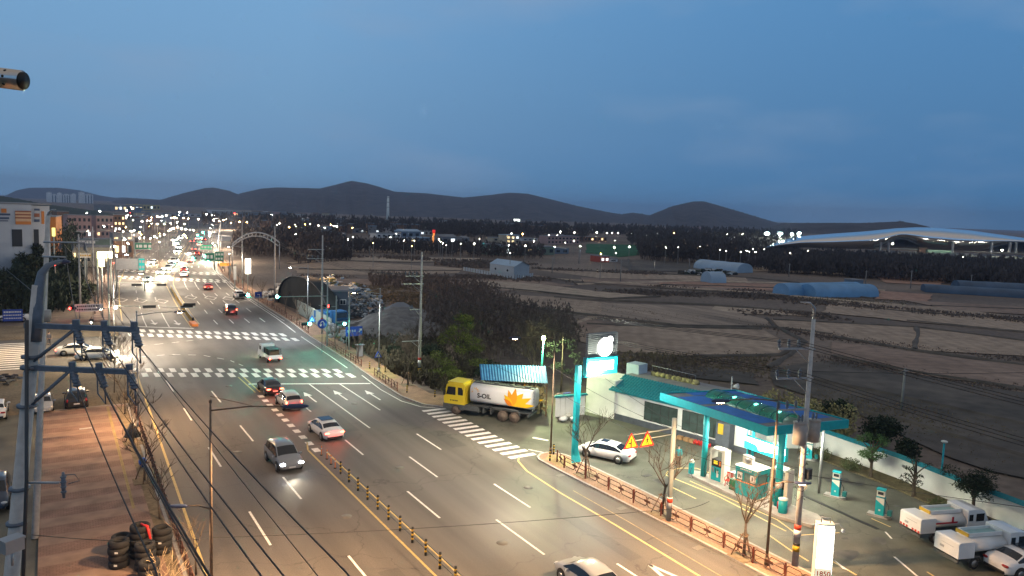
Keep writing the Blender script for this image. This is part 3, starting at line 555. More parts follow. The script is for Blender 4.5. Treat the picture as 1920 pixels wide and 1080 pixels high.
def car_meshes(kind):
    if kind in CAR_CACHE: return CAR_CACHE[kind]
    sp = SPEC[kind]; st = sp['st']; bm = bmesh.new(); rows = []
    c0, c1 = sp['cab']; r0, r1 = sp['roof']
    for i, (x, zb, zs, zt, w) in enumerate(st):
        cab = r0 <= i <= r1; wt = w * (.74 if cab else .86)
        zr = zt - (.05 if cab else .02)
        half = [(0, zb), (w * .80, zb), (w * .97, zb + .10), (w, (zb + zs) / 2 + .05), (w * .985, zs), (wt, zr), (wt * .62, zt), (0, zt + .02)]
        row = [bm.verts.new((x, y, z)) for y, z in half] + [bm.verts.new((x, -y, z)) for y, z in half[-2:0:-1]]
        rows.append(row)
    n = len(rows[0]); gl = {'side_window': [], 'windshield': [], 'rear_window': []}
    sideL, sideR = [], []
    for i in range(len(rows) - 1):
        for k in range(n):
            f = bm.faces.new((rows[i][k], rows[i][(k + 1) % n], rows[i + 1][(k + 1) % n], rows[i + 1][k])); f.smooth = True
            incab = c0 <= i < c1
            if incab and k in (4,) and r0 <= i < r1 + 0: sideL.append(f)
            if incab and k in (n - 5,) and r0 <= i < r1 + 0: sideR.append(f)
            if incab and k in (5, 6, 7, 8) and i == r1: gl['windshield'].append(f)
            if incab and k in (5, 6, 7, 8) and i == r0 - 1: gl['rear_window'].append(f)
            if incab and k == 4 and i in (r0 - 1, r1): sideL.append(f)
            if incab and k == n - 5 and i in (r0 - 1, r1): sideR.append(f)
    bm.faces.new(rows[0][::-1]); bm.faces.new(rows[-1])
    bmesh.ops.recalc_face_normals(bm, faces=bm.faces)
    parts = {}; dele = []
    for key, fs, th in (('windshield', gl['windshield'], .07), ('rear_window', gl['rear_window'], .06), ('side_l', sideL, .05), ('side_r', sideR, .05)):
        if not fs: continue
        if True:
            res = bmesh.ops.inset_region(bm, faces=fs, thickness=th, depth=0); inner = fs
        vs = []; ff = []
        for f in inner:
            o = len(vs); vs.extend([tuple(v.co + f.normal * .004) for v in f.verts]); ff.append(tuple(range(o, o + len(f.verts))))
        parts[key] = (vs, ff); dele += inner
    # keep the faces (dark interior closed off): body stays a closed shell
    me = bpy.data.meshes.new(kind + '_body'); bm.to_mesh(me); bm.free()
    CAR_CACHE[kind] = (me, parts, sp)
    return CAR_CACHE[kind]
def wheel(parent, x, y, r, w=.22, name='wheel'):
    s = 1 if y > 0 else -1
    wb = MB(); wb.tube([(0, -w / 2, 0), (0, -w / 2 + .03, 0), (0, w / 2 - .03, 0), (0, w / 2, 0)], [r * .9, r, r, r * .9], 18, 0)
    o = wb.build(name, 'rubber', parent, (x, y, r))
    rb = MB(); rb.cyl((0, s * (w / 2 - .01), 0), (0, s * (w / 2 + .006), 0), r * .64, 14)
    for k in range(5):
        a = k * 1.2566; rb.box((math.cos(a) * r * .32, s * (w / 2 + .012), math.sin(a) * r * .32), (.05, .02, .05))
    rb.build('rim', 'rim_metal', o)
    return o
mat('rim_metal', (.32, .33, .34), .3, .1, 10, metal=.8); mat('arch_dark', (.015, .015, .015), .9, 0)
PAINT = {'white': (.80, .80, .79), 'silver': (.38, .40, .42), 'black': (.012, .013, .015), 'red': (.30, .02, .02), 'blue': (.015, .035, .07), 'grey': (.25, .26, .27), 'yellow': (.72, .50, .03), 'dark_red': (.05, .012, .012)}
for k, c in PAINT.items(): mat('car_' + k, c, .28, .04, 1.5, coat=.6)
def make_car(kind, colour, label, x, y, heading, head=0, tail=0, cat='car', group=None, scale=1.0, roof=None, z=0, name=None, glasscol='glass_dark'):
    me, parts, sp = car_meshes(kind)
    t = thing(name or {'sedan': 'sedan', 'suv': 'suv', 'van': 'minivan'}[kind], label, cat, (x, y, z), heading, group); t.scale = (scale,) * 3
    b = bpy.data.objects.new('body', me.copy()); b.data.materials.append(MATS['car_' + colour]); COL.objects.link(b); b.parent = t
    md = b.modifiers.new('bevel', 'SUBSURF'); md.levels = 1; md.render_levels = 1; b.modifiers.remove(md)
    for key, (vs, ff) in parts.items():
        mb = MB().add(vs, ff); mb.build('side_window' if key.startswith('side') else key, glasscol, t)
    st = sp['st']; xf, xb = st[-1][0], st[0][0]; wf = st[-2][4]; wb_ = st[1][4]; r = sp['wr']
    for xx in (sp['ra'], sp['fa']):
        for s in (-1, 1):
            w = st[len(st) // 2][4]
            a = MB(); a.cyl((xx, s * (w - .06), r + .02), (xx, s * (w + .004), r + .02), r + .07, 18); a.build('wheel_arch', 'arch_dark', t)  # black disc painted in for the shade inside the wheel well
            wheel(t, xx, s * (w - .08), r)
    zf = st[-2][2]; zbk = st[1][2]
    for s in (-1, 1):
        k_ = 1.9 if head == 1 else 1.15; h = MB(); h.ball((xf - .12, s * (wf - .12), zf - .02), (.10, .17 * k_, .075 * k_), 10, 6); h.build('headlight', {0: 'headlamp_off', 1: 'head_on', 2: 'head_white'}[head], t)
        if kind == 'sedan': q = MB(); q.ball((xb + .10, s * (wb_ - .17), zbk - .02), (.11, .24, .10), 10, 6)
        else: q = MB(); q.ball((xb + .10, s * (wb_ - .08), zbk - .04), (.10, .11, .17), 10, 6)
        q.build('taillight', 'tail_on' if tail else 'tail_off', t)
        m = MB(); m.box((st[len(st) - 4][0] - .55 if kind == 'sedan' else .95, s * (st[6][4] + .09), st[6][2] + .03), (.12, .20, .12)); m.build('mirror', 'car_' + colour, t)
    pl = MB(); pl.box((xb - .01 + (.02), 0, st[0][1] + .17), (.03, .50, .12)); pl.build('number_plate', 'white_paint', t)
    pl = MB(); pl.box((xf + .002, 0, st[-1][1] + .07), (.03, .50, .11)); pl.build('number_plate', 'white_paint', t)
    bp = MB(); bp.box((xf - .035, 0, st[-1][1] + .17), (.06, .70, .07)); bp.build('grille', 'black', t)
    bp = MB(); bp.box((xb + .06, 0, st[0][1] - .02), (.14, wb_ * 1.7, .16)); bp.build('rear_bumper', 'black', t)
    if roof == 'sun':
        q = MB(); q.box((.12, 0, 1.462), (.62, .72, .022)); q.build('sunroof', 'glass_dark', t)
    if roof == 'rails':
        for s in (-1, 1): q = MB(); q.tube([(-1.5, s * .62, st[4][3] + .00), (-1.4, s * .62, st[4][3] + .07), (.3, s * .62, st[4][3] + .07), (.4, s * .62, st[4][3])], .02, 6); q.build('roof_rail', 'galvanised', t)
    if roof == 'dark':
        q = MB(); zt = st[5][3] + .012; q.box((-.0, 0, zt + .012), (1.25, 1.10, .02)); q.build('roof_panel', 'glass_dark', t)
    return t
def hd(f, px1, px2):
    a = G(*px1); b = G(*px2); return math.atan2(b.y - a.y, b.x - a.x)
UP = R(90); DN = R(-90)
make_car('sedan', 'black', 'black sedan braking at the stop line with a bright roof lamp', 19.55, 79.8, UP + .0, tail=1)
make_car('suv', 'silver', 'silver hatchback braking directly behind the black sedan', 19.75, 73.2, UP, tail=1, scale=.94, glasscol='glass_dark', roof=None)
make_car('sedan', 'white', 'white sedan with red taillights following third in the waiting line', 20.1, 62.6, UP + .05, tail=1, roof='dark')
s_ = make_car('suv', 'grey', 'grey sport utility car with roof rails and bright headlights driving towards the camera', 14.9, 56.6, DN + .03, head=2, roof='rails')
make_car('van', 'black', 'dark minivan with glowing taillights passing the second crossing', 27.2, 139.5, UP - .08, tail=1)
make_car('sedan', 'red', 'reddish sedan with brake lights well beyond the second crossing', 30.3, 180, UP - .14, tail=1)
make_car('suv', 'white', 'white car parked at the right kerb below the green signal', 33.4, 162.5, UP - .1, head=0)
make_car('sedan', 'white', 'white sedan driving onto the far double crossing', 29.8, 211.5, UP - .2, tail=1)
make_car('sedan', 'red', 'red sedan just past the far double crossing', 32.0, 227, UP - .25, tail=1)
make_car('sedan', 'silver', 'oncoming car with glaring headlights alone before the overhead sign arm', 19.9, 200, DN - .12, head=1)
make_car('sedan', 'white', 'oncoming car with glaring headlights on the far crossing beside the median', 25.2, 220.5, DN - .2, head=1)
for k, (px, py) in enumerate([(316, 503), (322, 496), (326, 489), (287, 491), (334, 470), (337, 462), (332, 455), (329, 448), (340, 444), (346, 440)]):
    g = G(px, py + 4); make_car('sedan' if k % 2 else 'suv', ('white', 'silver', 'grey')[k % 3], ORD[k] + ' oncoming car from the near end of the glaring distant queue', g.x, g.y, DN - .35, head=1, group='oncoming cars in the far queue')
for k, (px, py) in enumerate([(358, 492), (372, 479), (366, 470), (375, 462), (385, 464), (363, 456), (371, 450), (384, 452)]):
    g = G(px, py); make_car('suv' if k % 2 else 'sedan', ('white', 'red', 'grey')[k % 3], ORD[k] + ' receding car with red taillights beyond the far crossing, counted from the camera', g.x, g.y, UP - .38, tail=1, group='receding cars far up the road')
a = G(960 + 720 / 3.6, 780 + 325 / 3.6); b = G(960 + 497 / 3.6, 780 + 277 / 3.6); h = math.atan2(b.y - a.y, b.x - a.x); nrm = Vector((math.sin(h), -math.cos(h)))
c = (a + b) / 2; side = Vector((-nrm.x, -nrm.y)) if nrm.dot(Vector((c.x, c.y))) < 0 else nrm
make_car('sedan', 'white', 'white sedan with a sunroof parked by the teal fuel sign mast', c.x + side.x * .85, c.y + side.y * .85, h, roof='sun')
make_car('sedan', 'silver', 'silver car cut off by the bottom edge of the photo in the near lane', 24.2, 30.0, UP, tail=1)
make_car('sedan', 'white', 'white sedan at the bottom right corner next to the small tank trucks', 48.5, 19.6, R(-18), roof='dark')
make_car('sedan', 'silver', 'silver blue sedan facing the camera beside the black parked car', -1.0, 81.5, DN, scale=.98)
make_car('suv', 'black', 'black sport utility car parked on the red paving seen from behind', 1.75, 81.8, UP)
make_car('sedan', 'white', 'white car tail cut off at the left edge beside the silver blue sedan', -4.6, 80.5, UP)
make_car('suv', 'blue', 'dark blue car at the left edge behind the front utility pole', -3.55, 57.2, DN)
ad = make_car('sedan', 'white', 'cream sedan carrying a blue notice board on the far side of the side street', -5.2, 141.0, R(170))
make_car('sedan', 'white', 'white car with red lights turning out of the side street', 2.6, 108.6, R(-8), head=1, tail=1, roof=None)
make_car('sedan', 'white', 'white car waiting in front of the turning car at the side street', 4.6, 104.8, R(-6), head=1)
# notice board leaning against the cream sedan
t = thing('notice_board', 'blue board with white lines of writing leaning on the cream sedan', 'notice board', (-5.3, 139.4, .0), R(175)); t.scale = (.66, .66, .8)
mb = MB(); mb.box((0, .0, 1.45), (4.0, .08, 2.3)); mb.build('panel', 'sign_blue', t)
mb = MB()
rs = random.Random(4)
for r_ in range(3):
    x = -1.7
    while x < 1.6:
        w = rs.uniform(.18, .45); mb.box((x + w / 2, .045, 2.1 - r_ * .62), (w, .012, .30 if r_ == 0 else .2)); x += w + .1
    x = 0
mb.build('lettering', 'white_paint', t)
mb = MB(); mb.box((-1.5, 0, .15), (.08, .08, .3)); mb.box((1.5, 0, .15), (.08, .08, .3)); mb.build('foot', 'dark_metal', t)
# ---- small white pickup with a dark cage load, crossing the junction
def small_truck(name, label, x, y, h, load):
    t = thing(name, label, 'truck', (x, y, 0), h)
    mb = MB(); mb.prism([(.55, .35), (2.25, .35), (2.3, .75), (2.05, 1.05), (1.6, 1.9), (.75, 1.95), (.55, 1.9)], -.82, .82, 0, Matrix.Rotation(R(90), 4, 'X')); mb.build('cab', 'car_white', t)
    mb = MB(); mb.box((0, 0, 0), (.04, 1.42, .72)); o = mb.build('windshield', 'glass_dark', t); o.rotation_euler.y = R(-28); o.location = (1.85, 0, 1.48)
    for s in (-1, 1): q = MB(); q.box((1.25, s * .825, 1.45), (.75, .02, .5)); q.build('side_window', 'glass_dark', t)
    mb = MB(); mb.box((-1.0, 0, .62), (3.0, 1.66, .12)); mb.box((-1.0, .81, .85), (3.0, .05, .38)); mb.box((-1.0, -.81, .85), (3.0, .05, .38)); mb.box((-2.5, 0, .85), (.05, 1.66, .38)); mb.build('cargo_bed', 'car_white', t)
    for xx in (-1.6, 1.6):
        for s in (-1, 1): wheel(t, xx, s * .72, .3, .2)
    for s in (-1, 1):
        q = MB(); q.box((-2.53, s * .7, .62), (.05, .2, .14)); q.build('taillight', 'tail_on', t)
        q = MB(); q.box((2.3, s * .6, .62), (.05, .25, .14)); q.build('headlight', 'head_on', t)
    load(t); return t
def cage(t):
    mb = MB(); mb.box((-1.2, 0, 1.72), (2.4, 1.5, .06)); 
    for xx in (-2.35, -1.6, -.9, -.05):
        for s in (-.72, .72): mb.box((xx, s, 1.25), (.05, .05, 1.1))
    mb.box((-.02, 0, 1.2), (.05, 1.5, 1.0)); mb.build('cargo_cage', 'dark_metal', t)
    mb = MB(); 
    for k in range(7): mb.box((-.5 - .27 * k, rnd.uniform(-.2, .2), .95 + rnd.uniform(0, .4)), (.3, 1.1, .5), rnd.uniform(-.3, .3))
    mb.build('load', 'brown_plastic', t)
small_truck('pickup_truck', 'small white pickup with a dark cargo cage crossing the junction', 23.6, 96.5, UP + .05, cage)
# ---- tanker truck with the flower emblem
a = G(866, 777); b = G(983, 794); h = math.atan2(a.y - b.y, a.x - b.x)
t = thing('tanker_truck', 'yellow cab tanker truck with white tank and sunflower emblem at the entrance lane', 'tanker truck', (a.x + .35, a.y + .9, 0), h)
RX = Matrix.Rotation(R(90), 4, 'X')
mat('tank_white', (.74, .74, .72), .3, .05, 1, coat=.3); mat('cab_yellow', (.74, .55, .03), .35, .06, 2, coat=.4); mat('chassis', (.07, .075, .075), .7, .25, 6); mat('dusty_rubber', (.09, .065, .05), .85, .3, 8)
mat('petal_a', (.80, .48, .01), .5, .05, 5); mat('petal_b', (.78, .33, .01), .5, .05, 5); mat('petal_c', (.70, .20, .01), .5, .05, 5)
mb = MB(); mb.prism([(-.95, 1.05), (1.25, 1.05), (1.33, 1.5), (1.22, 2.1), (1.02, 2.95), (.8, 3.08), (-.95, 3.08)], -1.22, 1.22, 0, RX); cab = mb.build('cab', 'cab_yellow', t)
mb = MB(); mb.box((.12, 0, 3.14), (1.7, 2.2, .14)); mb.build('roof', 'cab_yellow', cab)
mb = MB(); mb.box((.25, 0, .80), (2.25, 2.44, .52)); mb.build('bumper', 'chassis', t)
for s in (-1, 1):
    q = MB(); q.prism([(.05, 1.95), (1.08, 1.95), (.88, 2.75), (.05, 2.75)], 0, .012, 0, Matrix.Translation((0, s * 1.224 + (.012 if s < 0 else 0) * 0, 0)) @ RX if s > 0 else Matrix.Translation((0, -1.224, 0)) @ RX); q.build('side_window', 'glass_dark', cab)
    q = MB(); q.prism([(-.75, 2.0), (-.2, 2.0), (-.2, 2.75), (-.6, 2.75), (-.75, 2.5)], 0, .012, 0, Matrix.Translation((0, s * 1.224, 0)) @ RX); q.build('side_window', 'glass_dark', cab)
    q = MB(); q.box((1.15, s * 1.42, 2.2), (.12, .3, .55)); q.build('mirror', 'black', cab)
    q = MB(); q.box((1.40, s * .95, .85), (.05, .35, .2)); q.build('headlight', 'headlamp_off', t)
    q = MB(); 
    for k, w_ in enumerate((.12, .07, .12, .09, .13)): q.box((.55 - k * .17, s * 1.226, 1.42), (w_, .01, .12))
    q.build('lettering', 'black', cab)
q = MB(); q.box((0, 0, 0), (.02, 2.1, .95)); o = q.build('windshield', 'glass_dark', cab); o.location = (1.15, 0, 2.42); o.rotation_euler.y = R(-13)
mb = MB(); mb.box((-3.3, 0, .95), (8.4, .9, .26)); mb.box((-1.6, -1.02, .85), (1.5, .35, .5)); mb.box((-1.6, 1.02, .85), (1.5, .35, .5)); mb.box((-3.0, 0, 1.15), (1.0, 2.3, .08))
for xx in (-1.1, -2.4, -2.9, -3.7): mb.box((xx, 0, .75), (.12, 2.2, .5))
mb.box((-7.55, 0, .8), (.12, 2.35, .22)); mb.build('chassis', 'chassis', t)
for s in (-1, 1):
    q = MB(); q.tube([(-3.9, s * 1.12, .85), (-4.1, s * 1.12, 1.2), (-5.3, s * 1.12, 1.26), (-6.5, s * 1.12, 1.2), (-6.75, s * 1.12, .75)], .10, 6); q.build('mudguard', 'chassis', t)
for xx in (0.0, -4.95, -6.15):
    for s in (-1, 1): wheel(t, xx, s * 1.05, .52, .34).data.materials[0] = MATS['dusty_rubber']
for w_ in [c for c in t.children if c.name.startswith('wheel')]:
    for r_ in w_.children: r_.data.materials[0] = getm('dusty_rim')
mat('dusty_rim', (.16, .12, .09), .8, .2, 5)
# tank: superellipse section
mb = MB(); sec = []
for k in range(28):
    a_ = 2 * math.pi * k / 28; c_, s2 = math.cos(a_), math.sin(a_); sec.append((1.22 * abs(c_) ** .45 * (1 if c_ > 0 else -1), 2.32 + .93 * abs(s2) ** .6 * (1 if s2 > 0 else -1)))
xs = [(-1.45, .86), (-1.52, 1), (-4.5, 1), (-7.72, 1), (-7.82, .9)]; vs = []; fs = []
for x, k in xs: vs += [(x, y * k, 2.32 + (z - 2.32) * k) for y, z in sec]
for i in range(len(xs) - 1):
    for k in range(28): fs.append((i * 28 + k, i * 28 + (k + 1) % 28, (i + 1) * 28 + (k + 1) % 28, (i + 1) * 28 + k))
fs += [tuple(range(28)), tuple(range(4 * 28, 5 * 28))]
mb.add(vs, fs, 0, True); tank = mb.build('tank', 'tank_white', t)
mb = MB(); mb.box((-4.6, .38, 3.28), (6.2, .05, .12)); mb.box((-4.6, -.38, 3.28), (6.2, .05, .12)); mb.box((-4.6, 0, 3.26), (6.3, .8, .05))
for xx in (-2.2, -3.8, -5.4, -7.0): mb.cyl((xx, 0, 3.2), (xx, 0, 3.38), .28, 12)
mb.build('walkway', 'chassis', tank)
mb = MB(); mb.box((-7.84, .7, 2.2), (.06, .06, 1.9)); mb.box((-7.84, .3, 2.2), (.06, .06, 1.9))
for k in range(6): mb.box((-7.84, .5, 1.4 + k * .32), (.05, .4, .05))
mb.build('ladder', 'galvanised', tank)
# emblem on both flanks
def flank(s):
    yy = s * 1.226
    M = Matrix.Translation((0, yy, 0)) @ (RX if s < 0 else Matrix.Rotation(R(90), 4, 'X'))
    m = MB()
    def petal(cx, cz, ang, ln, w, mi, dz):
        pts = []
        for k in range(9):
            u = k / 8; pts.append((u * ln, w * math.sin(math.pi * u ** .8)))
        pts += [(p[0], -p[1]) for p in pts[-2:0:-1]]
        c_, s_2 = math.cos(ang), math.sin(ang)
        q = [(cx + (-s * 1) * (p[0] * c_ - p[1] * s_2) * -1 * (-s), cz + p[0] * s_2 + p[1] * c_) for p in pts]
        m.add([(x_, yy + s * dz, max(1.62, z_)) for x_, z_ in q], [tuple(range(len(q)))], mi)
    for k, (ang, ln, w, mi) in enumerate([(172, 1.9, .17, 0), (152, 1.75, .24, 0), (128, 1.45, .27, 0), (100, 1.45, .24, 1), (74, 1.3, .22, 1), (50, 1.1, .2, 0), (36, .9, .16, 2)]):
        petal(-5.95, 1.62, R(180 - ang), ln * 1.22, w * 1.35, mi, .004 + .002 * k)
    m.build('flower_emblem', ['petal_a', 'petal_b', 'petal_c'], tank)
    m = MB()
    for k in range(8):
        a_ = R(-20 + k * 32); x_, z_ = -2.05 + s * 0 + math.cos(a_) * .24, 2.62 + math.sin(a_) * .22
        m.add([(x_ - .05, yy + s * .006, z_ - .04), (x_ + .05, yy + s * .006, z_ + .03), (x_ + math.cos(a_) * .24, yy + s * .006, z_ + math.sin(a_) * .22)], [(0, 1, 2)], k % 2)
    m.build('sunburst_emblem', ['petal_b', 'petal_a'], tank)
    text_mesh('S-OIL', .62, 'black', tank, (-3.0, yy + s * .01, 2.02), (R(90), 0, R(180) if s > 0 else 0))
flank(1); flank(-1)
# ---- two small white fuel delivery trucks
mat('stripe_red', (.42, .02, .03), .4, .05, 3)
def fuel_pickup(label, x, y, h, stripe, sc=1.0):
    t = thing('fuel_delivery_truck', label, 'fuel truck', (x, y, 0), h, 'small fuel delivery trucks'); t.scale = (sc,) * 3
    mb = MB(); mb.prism([(.6, .45), (2.45, .45), (2.5, .85), (2.3, 1.1), (1.85, 1.95), (1.2, 2.05), (.6, 2.02)], -.86, .86, 0, RX); cab = mb.build('cab', 'car_white', t)
    q = MB(); q.box((0, 0, 0), (.02, 1.5, .85)); o = q.build('windshield', 'glass_dark', cab); o.location = (2.10, 0, 1.52); o.rotation_euler.y = R(-28)
    for s in (-1, 1):
        q = MB(); q.box((1.55, s * .865, 1.52), (.62, .02, .5)); q.build('side_window', 'glass_dark', cab)
        q = MB(); q.box((.85, s * .865, 1.52), (.3, .02, .42)); q.build('side_window', 'glass_dark', cab)
        q = MB(); q.box((2.2, s * 1.0, 1.3), (.08, .2, .3)); q.build('mirror', 'black', cab)
        q = MB(); q.box((2.49, s * .62, .75), (.04, .3, .16)); q.build('headlight', 'headlamp_off', cab)
    mb = MB(); mb.box((-1.0, 0, .55), (3.9, .8, .16)); mb.box((-2.95, 0, .55), (.10, 1.75, .16)); mb.build('chassis', 'chassis', t)
    mb = MB(); sec = [(.80 * math.cos(2 * math.pi * k / 20), 1.28 + .50 * math.sin(2 * math.pi * k / 20)) for k in range(20)]; vs = []; fs = []
    for x_ in (.5, -1.9): vs += [(x_, y_, z_) for y_, z_ in sec]
    fs = [(k, (k + 1) % 20, 20 + (k + 1) % 20, 20 + k) for k in range(20)] + [tuple(range(20)), tuple(range(20, 40))]
    mb.add(vs, fs, 0, True); tk = mb.build('tank', 'tank_white', t)
    mb = MB(); mb.box((-.7, .42, 1.86), (2.3, .06, .22)); mb.box((-.7, -.42, 1.86), (2.3, .06, .22)); mb.box((.45, 0, 1.86), (.06, .84, .22)); mb.box((-1.85, 0, 1.86), (.06, .84, .22)); mb.build('coaming', 'tank_white', tk)
    q = MB(); q.box((-.7, 0, 1.79), (2.2, .8, .02)); q.build('hatch_deck', 'pale_teal', tk)
    mb = MB(); mb.prism([(-2.98, .72), (-1.85, .72), (-1.85, 1.66), (-2.9, 1.66), (-2.98, 1.58)], -.88, .88, 0, RX); eq = mb.build('equipment_box', 'car_white', t)
    q = MB(); q.box((-1.95, 0, 1.87), (.04, .9, .2)); q.build('warning_board', 'yellow', eq)
    if stripe:
        for s in (-1, 1):
            q = MB(); q.box((-1.0, s * .80 + s * .006, 1.28), (1.75, .02, .10)); q.box((-.5, s * .806, 1.45), (.14, .02, .42)); q.build('stripe', 'stripe_red', tk)
        q = MB()
        for k in range(7):
            if k != 3: q.box((-2.992, -.75 + k * .25, .80), (.02, .15, .13))
        q.build('reflector', 'red', eq)
    q = MB(); q.box((-2.99, -.1, 1.3), (.01, .9, .02)); q.box((-2.99, .3, 1.05), (.012, .3, .14)); q.build('plate', 'galvanised', eq)
    for xx in (-1.75, 1.55):
        for s in (-1, 1): wheel(t, xx, s * .74, .34, .24)
    for s in (-1, 1): q = MB(); q.tube([(-2.2, s * .82, .45), (-2.05, s * .82, .74), (-1.45, s * .82, .74), (-1.3, s * .82, .45)], .06, 6); q.build('mudguard', 'chassis', t)
mat('pale_teal', (.30, .50, .50), .5, .08, 3)
hh = R(-18); e1 = G(1706, 994, .6); e2 = G(1775, 1040, .6)
fuel_pickup('small white tank truck with a red stripe parked nearer the pumps', e1.x + 2.95 * math.cos(hh), e1.y + 2.95 * math.sin(hh), hh, True, 1.0)
fuel_pickup('plain white small tank truck parked nearer the bottom right corner', e2.x + 2.95 * math.cos(hh), e2.y + 2.95 * math.sin(hh), hh, False, 1.02)
# ---- blue dump truck in the yard
t = thing('dump_truck', 'blue truck facing the road beside the gravel heap', 'truck', (39.9, 120.0, 0), R(-75)); mat('truck_blue', (.02, .11, .27), .45, .12, 3)
mb = MB(); mb.prism([(.3, .8), (2.3, .8), (2.4, 1.5), (2.15, 2.7), (.3, 2.8)], -1.15, 1.15, 0, RX); c = mb.build('cab', 'truck_blue', t)
q = MB(); q.box((0, 0, 0), (.02, 1.95, .8)); o = q.build('windshield', 'glass_dark', c); o.location = (2.30, 0, 2.12); o.rotation_euler.y = R(-12)
mb = MB(); mb.box((2.4, 0, 1.0), (.25, 2.3, .35)); mb.build('bumper', 'galvanised', t)
mb = MB(); mb.box((-2.2, 0, 1.7), (4.4, 2.3, 1.2)); mb.box((-2.2, 0, .95), (4.6, 1.0, .3)); mb.build('dump_body', 'truck_blue', t)
for xx in (1.5, -2.6, -3.7):
    for s in (-1, 1): wheel(t, xx, s * .98, .5, .3)
# ============================================================ PEOPLE
mat('skin', (.45, .27, .19), .6, .05, 5); mat('jacket_teal', (.01, .26, .30), .7, .15, 6); mat('trousers', (.015, .015, .02), .8, .1, 6); mat('coat_dark', (.03, .03, .04), .8, .2, 6); mat('hair', (.01, .008, .008), .7, 0)
def skin_mesh(name, joints, edges, m, parent, root=0, sub=2):
    me = bpy.data.meshes.new(name); me.from_pydata([j[0] for j in joints], edges, []); me.materials.append(MATS[m])
    o = bpy.data.objects.new(name, me); COL.objects.link(o); o.parent = parent
    md = o.modifiers.new('skin', 'SKIN'); md.use_smooth_shade = True
    for i, j in enumerate(joints):
        sv = me.skin_vertices[0].data[i]; r_ = j[1]; sv.radius = r_ if isinstance(r_, tuple) else (r_, r_); sv.use_root = (i == root)
    s2 = o.modifiers.new('sub', 'SUBSURF'); s2.levels = sub; s2.render_levels = sub
    return o
def person(label, x, y, h, coat, arms=((.24, .02, 1.12), (.25, .08, .86)), legs=.10, cap=None, sit=False, z=0):
    t = thing('person', label, 'person', (x, y, z), h)
    # facing +x
    zp = .93
    if sit: hipk = [(.42, .60), (.42, .12)]
    J = [((0, 0, zp), (.12, .15)), ((0, 0, 1.15), (.11, .145)), ((0, 0, 1.36), (.105, .16)), ((0, 0, 1.47), .055), ((.01, 0, 1.53), .052), ((.015, 0, 1.60), .085), ((.012, 0, 1.68), .078)]
    E_ = [(0, 1), (1, 2), (2, 3), (3, 4), (4, 5), (5, 6)]
    for s in (-1, 1):
        o = len(J)
        el = (arms[0][1], s * arms[0][0], arms[0][2]); ha = (arms[1][1], s * arms[1][0], arms[1][2])
        J += [((0, s * .19, 1.40), .058), (el, .045), (ha, .032), ((ha[0] + .02, ha[1], ha[2] - .07), (.018, .04)), ((ha[0] + .03, ha[1] - .0, ha[2] - .16), (.010, .03))]
        E_ += [(2, o), (o, o + 1), (o + 1, o + 2), (o + 2, o + 3), (o + 3, o + 4)]
        J += [((ha[0] + .07, ha[1] - s * .01, ha[2] - .11), .010)]; E_ += [(o + 3, o + 5)]
        o = len(J)
        if sit: K = [((.02, s * .10, .88), .085), ((.42, s * .14, .86), .065), ((.40, s * .14, .44), .042), ((.50, s * .14, .38), .035)]
        else: K = [((0, s * .095, .84), .085), ((.02, s * .11, .48), .06), ((-.01, s * .12, .09), .042), ((.12, s * .13, .04), .035)]
        J += K; E_ += [(0, o), (o, o + 1), (o + 1, o + 2), (o + 2, o + 3)]
    skin_mesh('body', J, E_, 'skin', t)
    # coat
    J2 = [((0, 0, .86), (.155, .19)), ((0, 0, 1.05), (.14, .175)), ((0, 0, 1.25), (.14, .19)), ((0, 0, 1.42), (.10, .14)), ((0, 0, 1.48), .075)]; E2 = [(0, 1), (1, 2), (2, 3), (3, 4)]
    for s in (-1, 1):
        o = len(J2); el = (arms[0][1], s * arms[0][0], arms[0][2]); ha = (arms[1][1], s * arms[1][0], arms[1][2])
        J2 += [((0, s * .19, 1.40), .078), (el, .066), (ha, .05)]; E2 += [(2, o), (o, o + 1), (o + 1, o + 2)]
    skin_mesh('jacket', J2, E2, coat, t, 1)
    J3 = [((0, 0, .92), (.13, .165))]; E3 = []
    for s in (-1, 1):
        o = len(J3)
        if sit: J3 += [((.05, s * .10, .88), .10), ((.42, s * .14, .87), .082), ((.40, s * .14, .50), .062)]
        else: J3 += [((0, s * .095, .80), .10), ((.02, s * .11, .48), .078), ((-.01, s * .12, .12), .062)]
        E3 += [(0, o), (o, o + 1), (o + 1, o + 2)]
    skin_mesh('trousers', J3, E3, 'trousers', t)
    for s in (-1, 1):
        q = MB(); q.ball((.46 if sit else .05, s * .13, .40 if sit else .05), (.15, .055, .055), 10, 6); q.build('shoe', 'black', t)
    q = MB(); q.ball((-.005, 0, 1.685), (.105, .092, .085), 12, 8)
    hb = q.build('hair' if not cap else 'cap', cap or 'hair', t)
    if cap: q = MB(); q.ball((.11, 0, 1.68), (.08, .07, .012), 10, 6); q.build('cap_brim', cap, hb)
    q = MB(); q.ball((.105, 0, 1.60), (.018, .014, .022), 8, 5)
    for s in (-1, 1): q.ball((.015, s * .086, 1.61), (.018, .012, .028), 8, 5)
    q.build('nose_and_ears', 'skin', t)
    q = MB()
    for s in (-1, 1): q.ball((.088, s * .032, 1.625), (.01, .013, .008), 6, 4)
    q.box((.092, 0, 1.555), (.012, .045, .008)); q.build('eyes_and_mouth', 'coat_dark', t)
    return t
person('station attendant in a teal jacket and dark cap standing on the forecourt', 42.75, 42.5, R(225), 'jacket_teal', cap='hair')
g = G(92, 646); person('person in dark clothes standing at the side street crossing', g.x, g.y, R(-60), 'coat_dark')
g = G(172, 614)
t = thing('scooter', 'white scooter ridden along the left pavement below the white banner', 'scooter', (g.x, g.y, 0), R(-100))
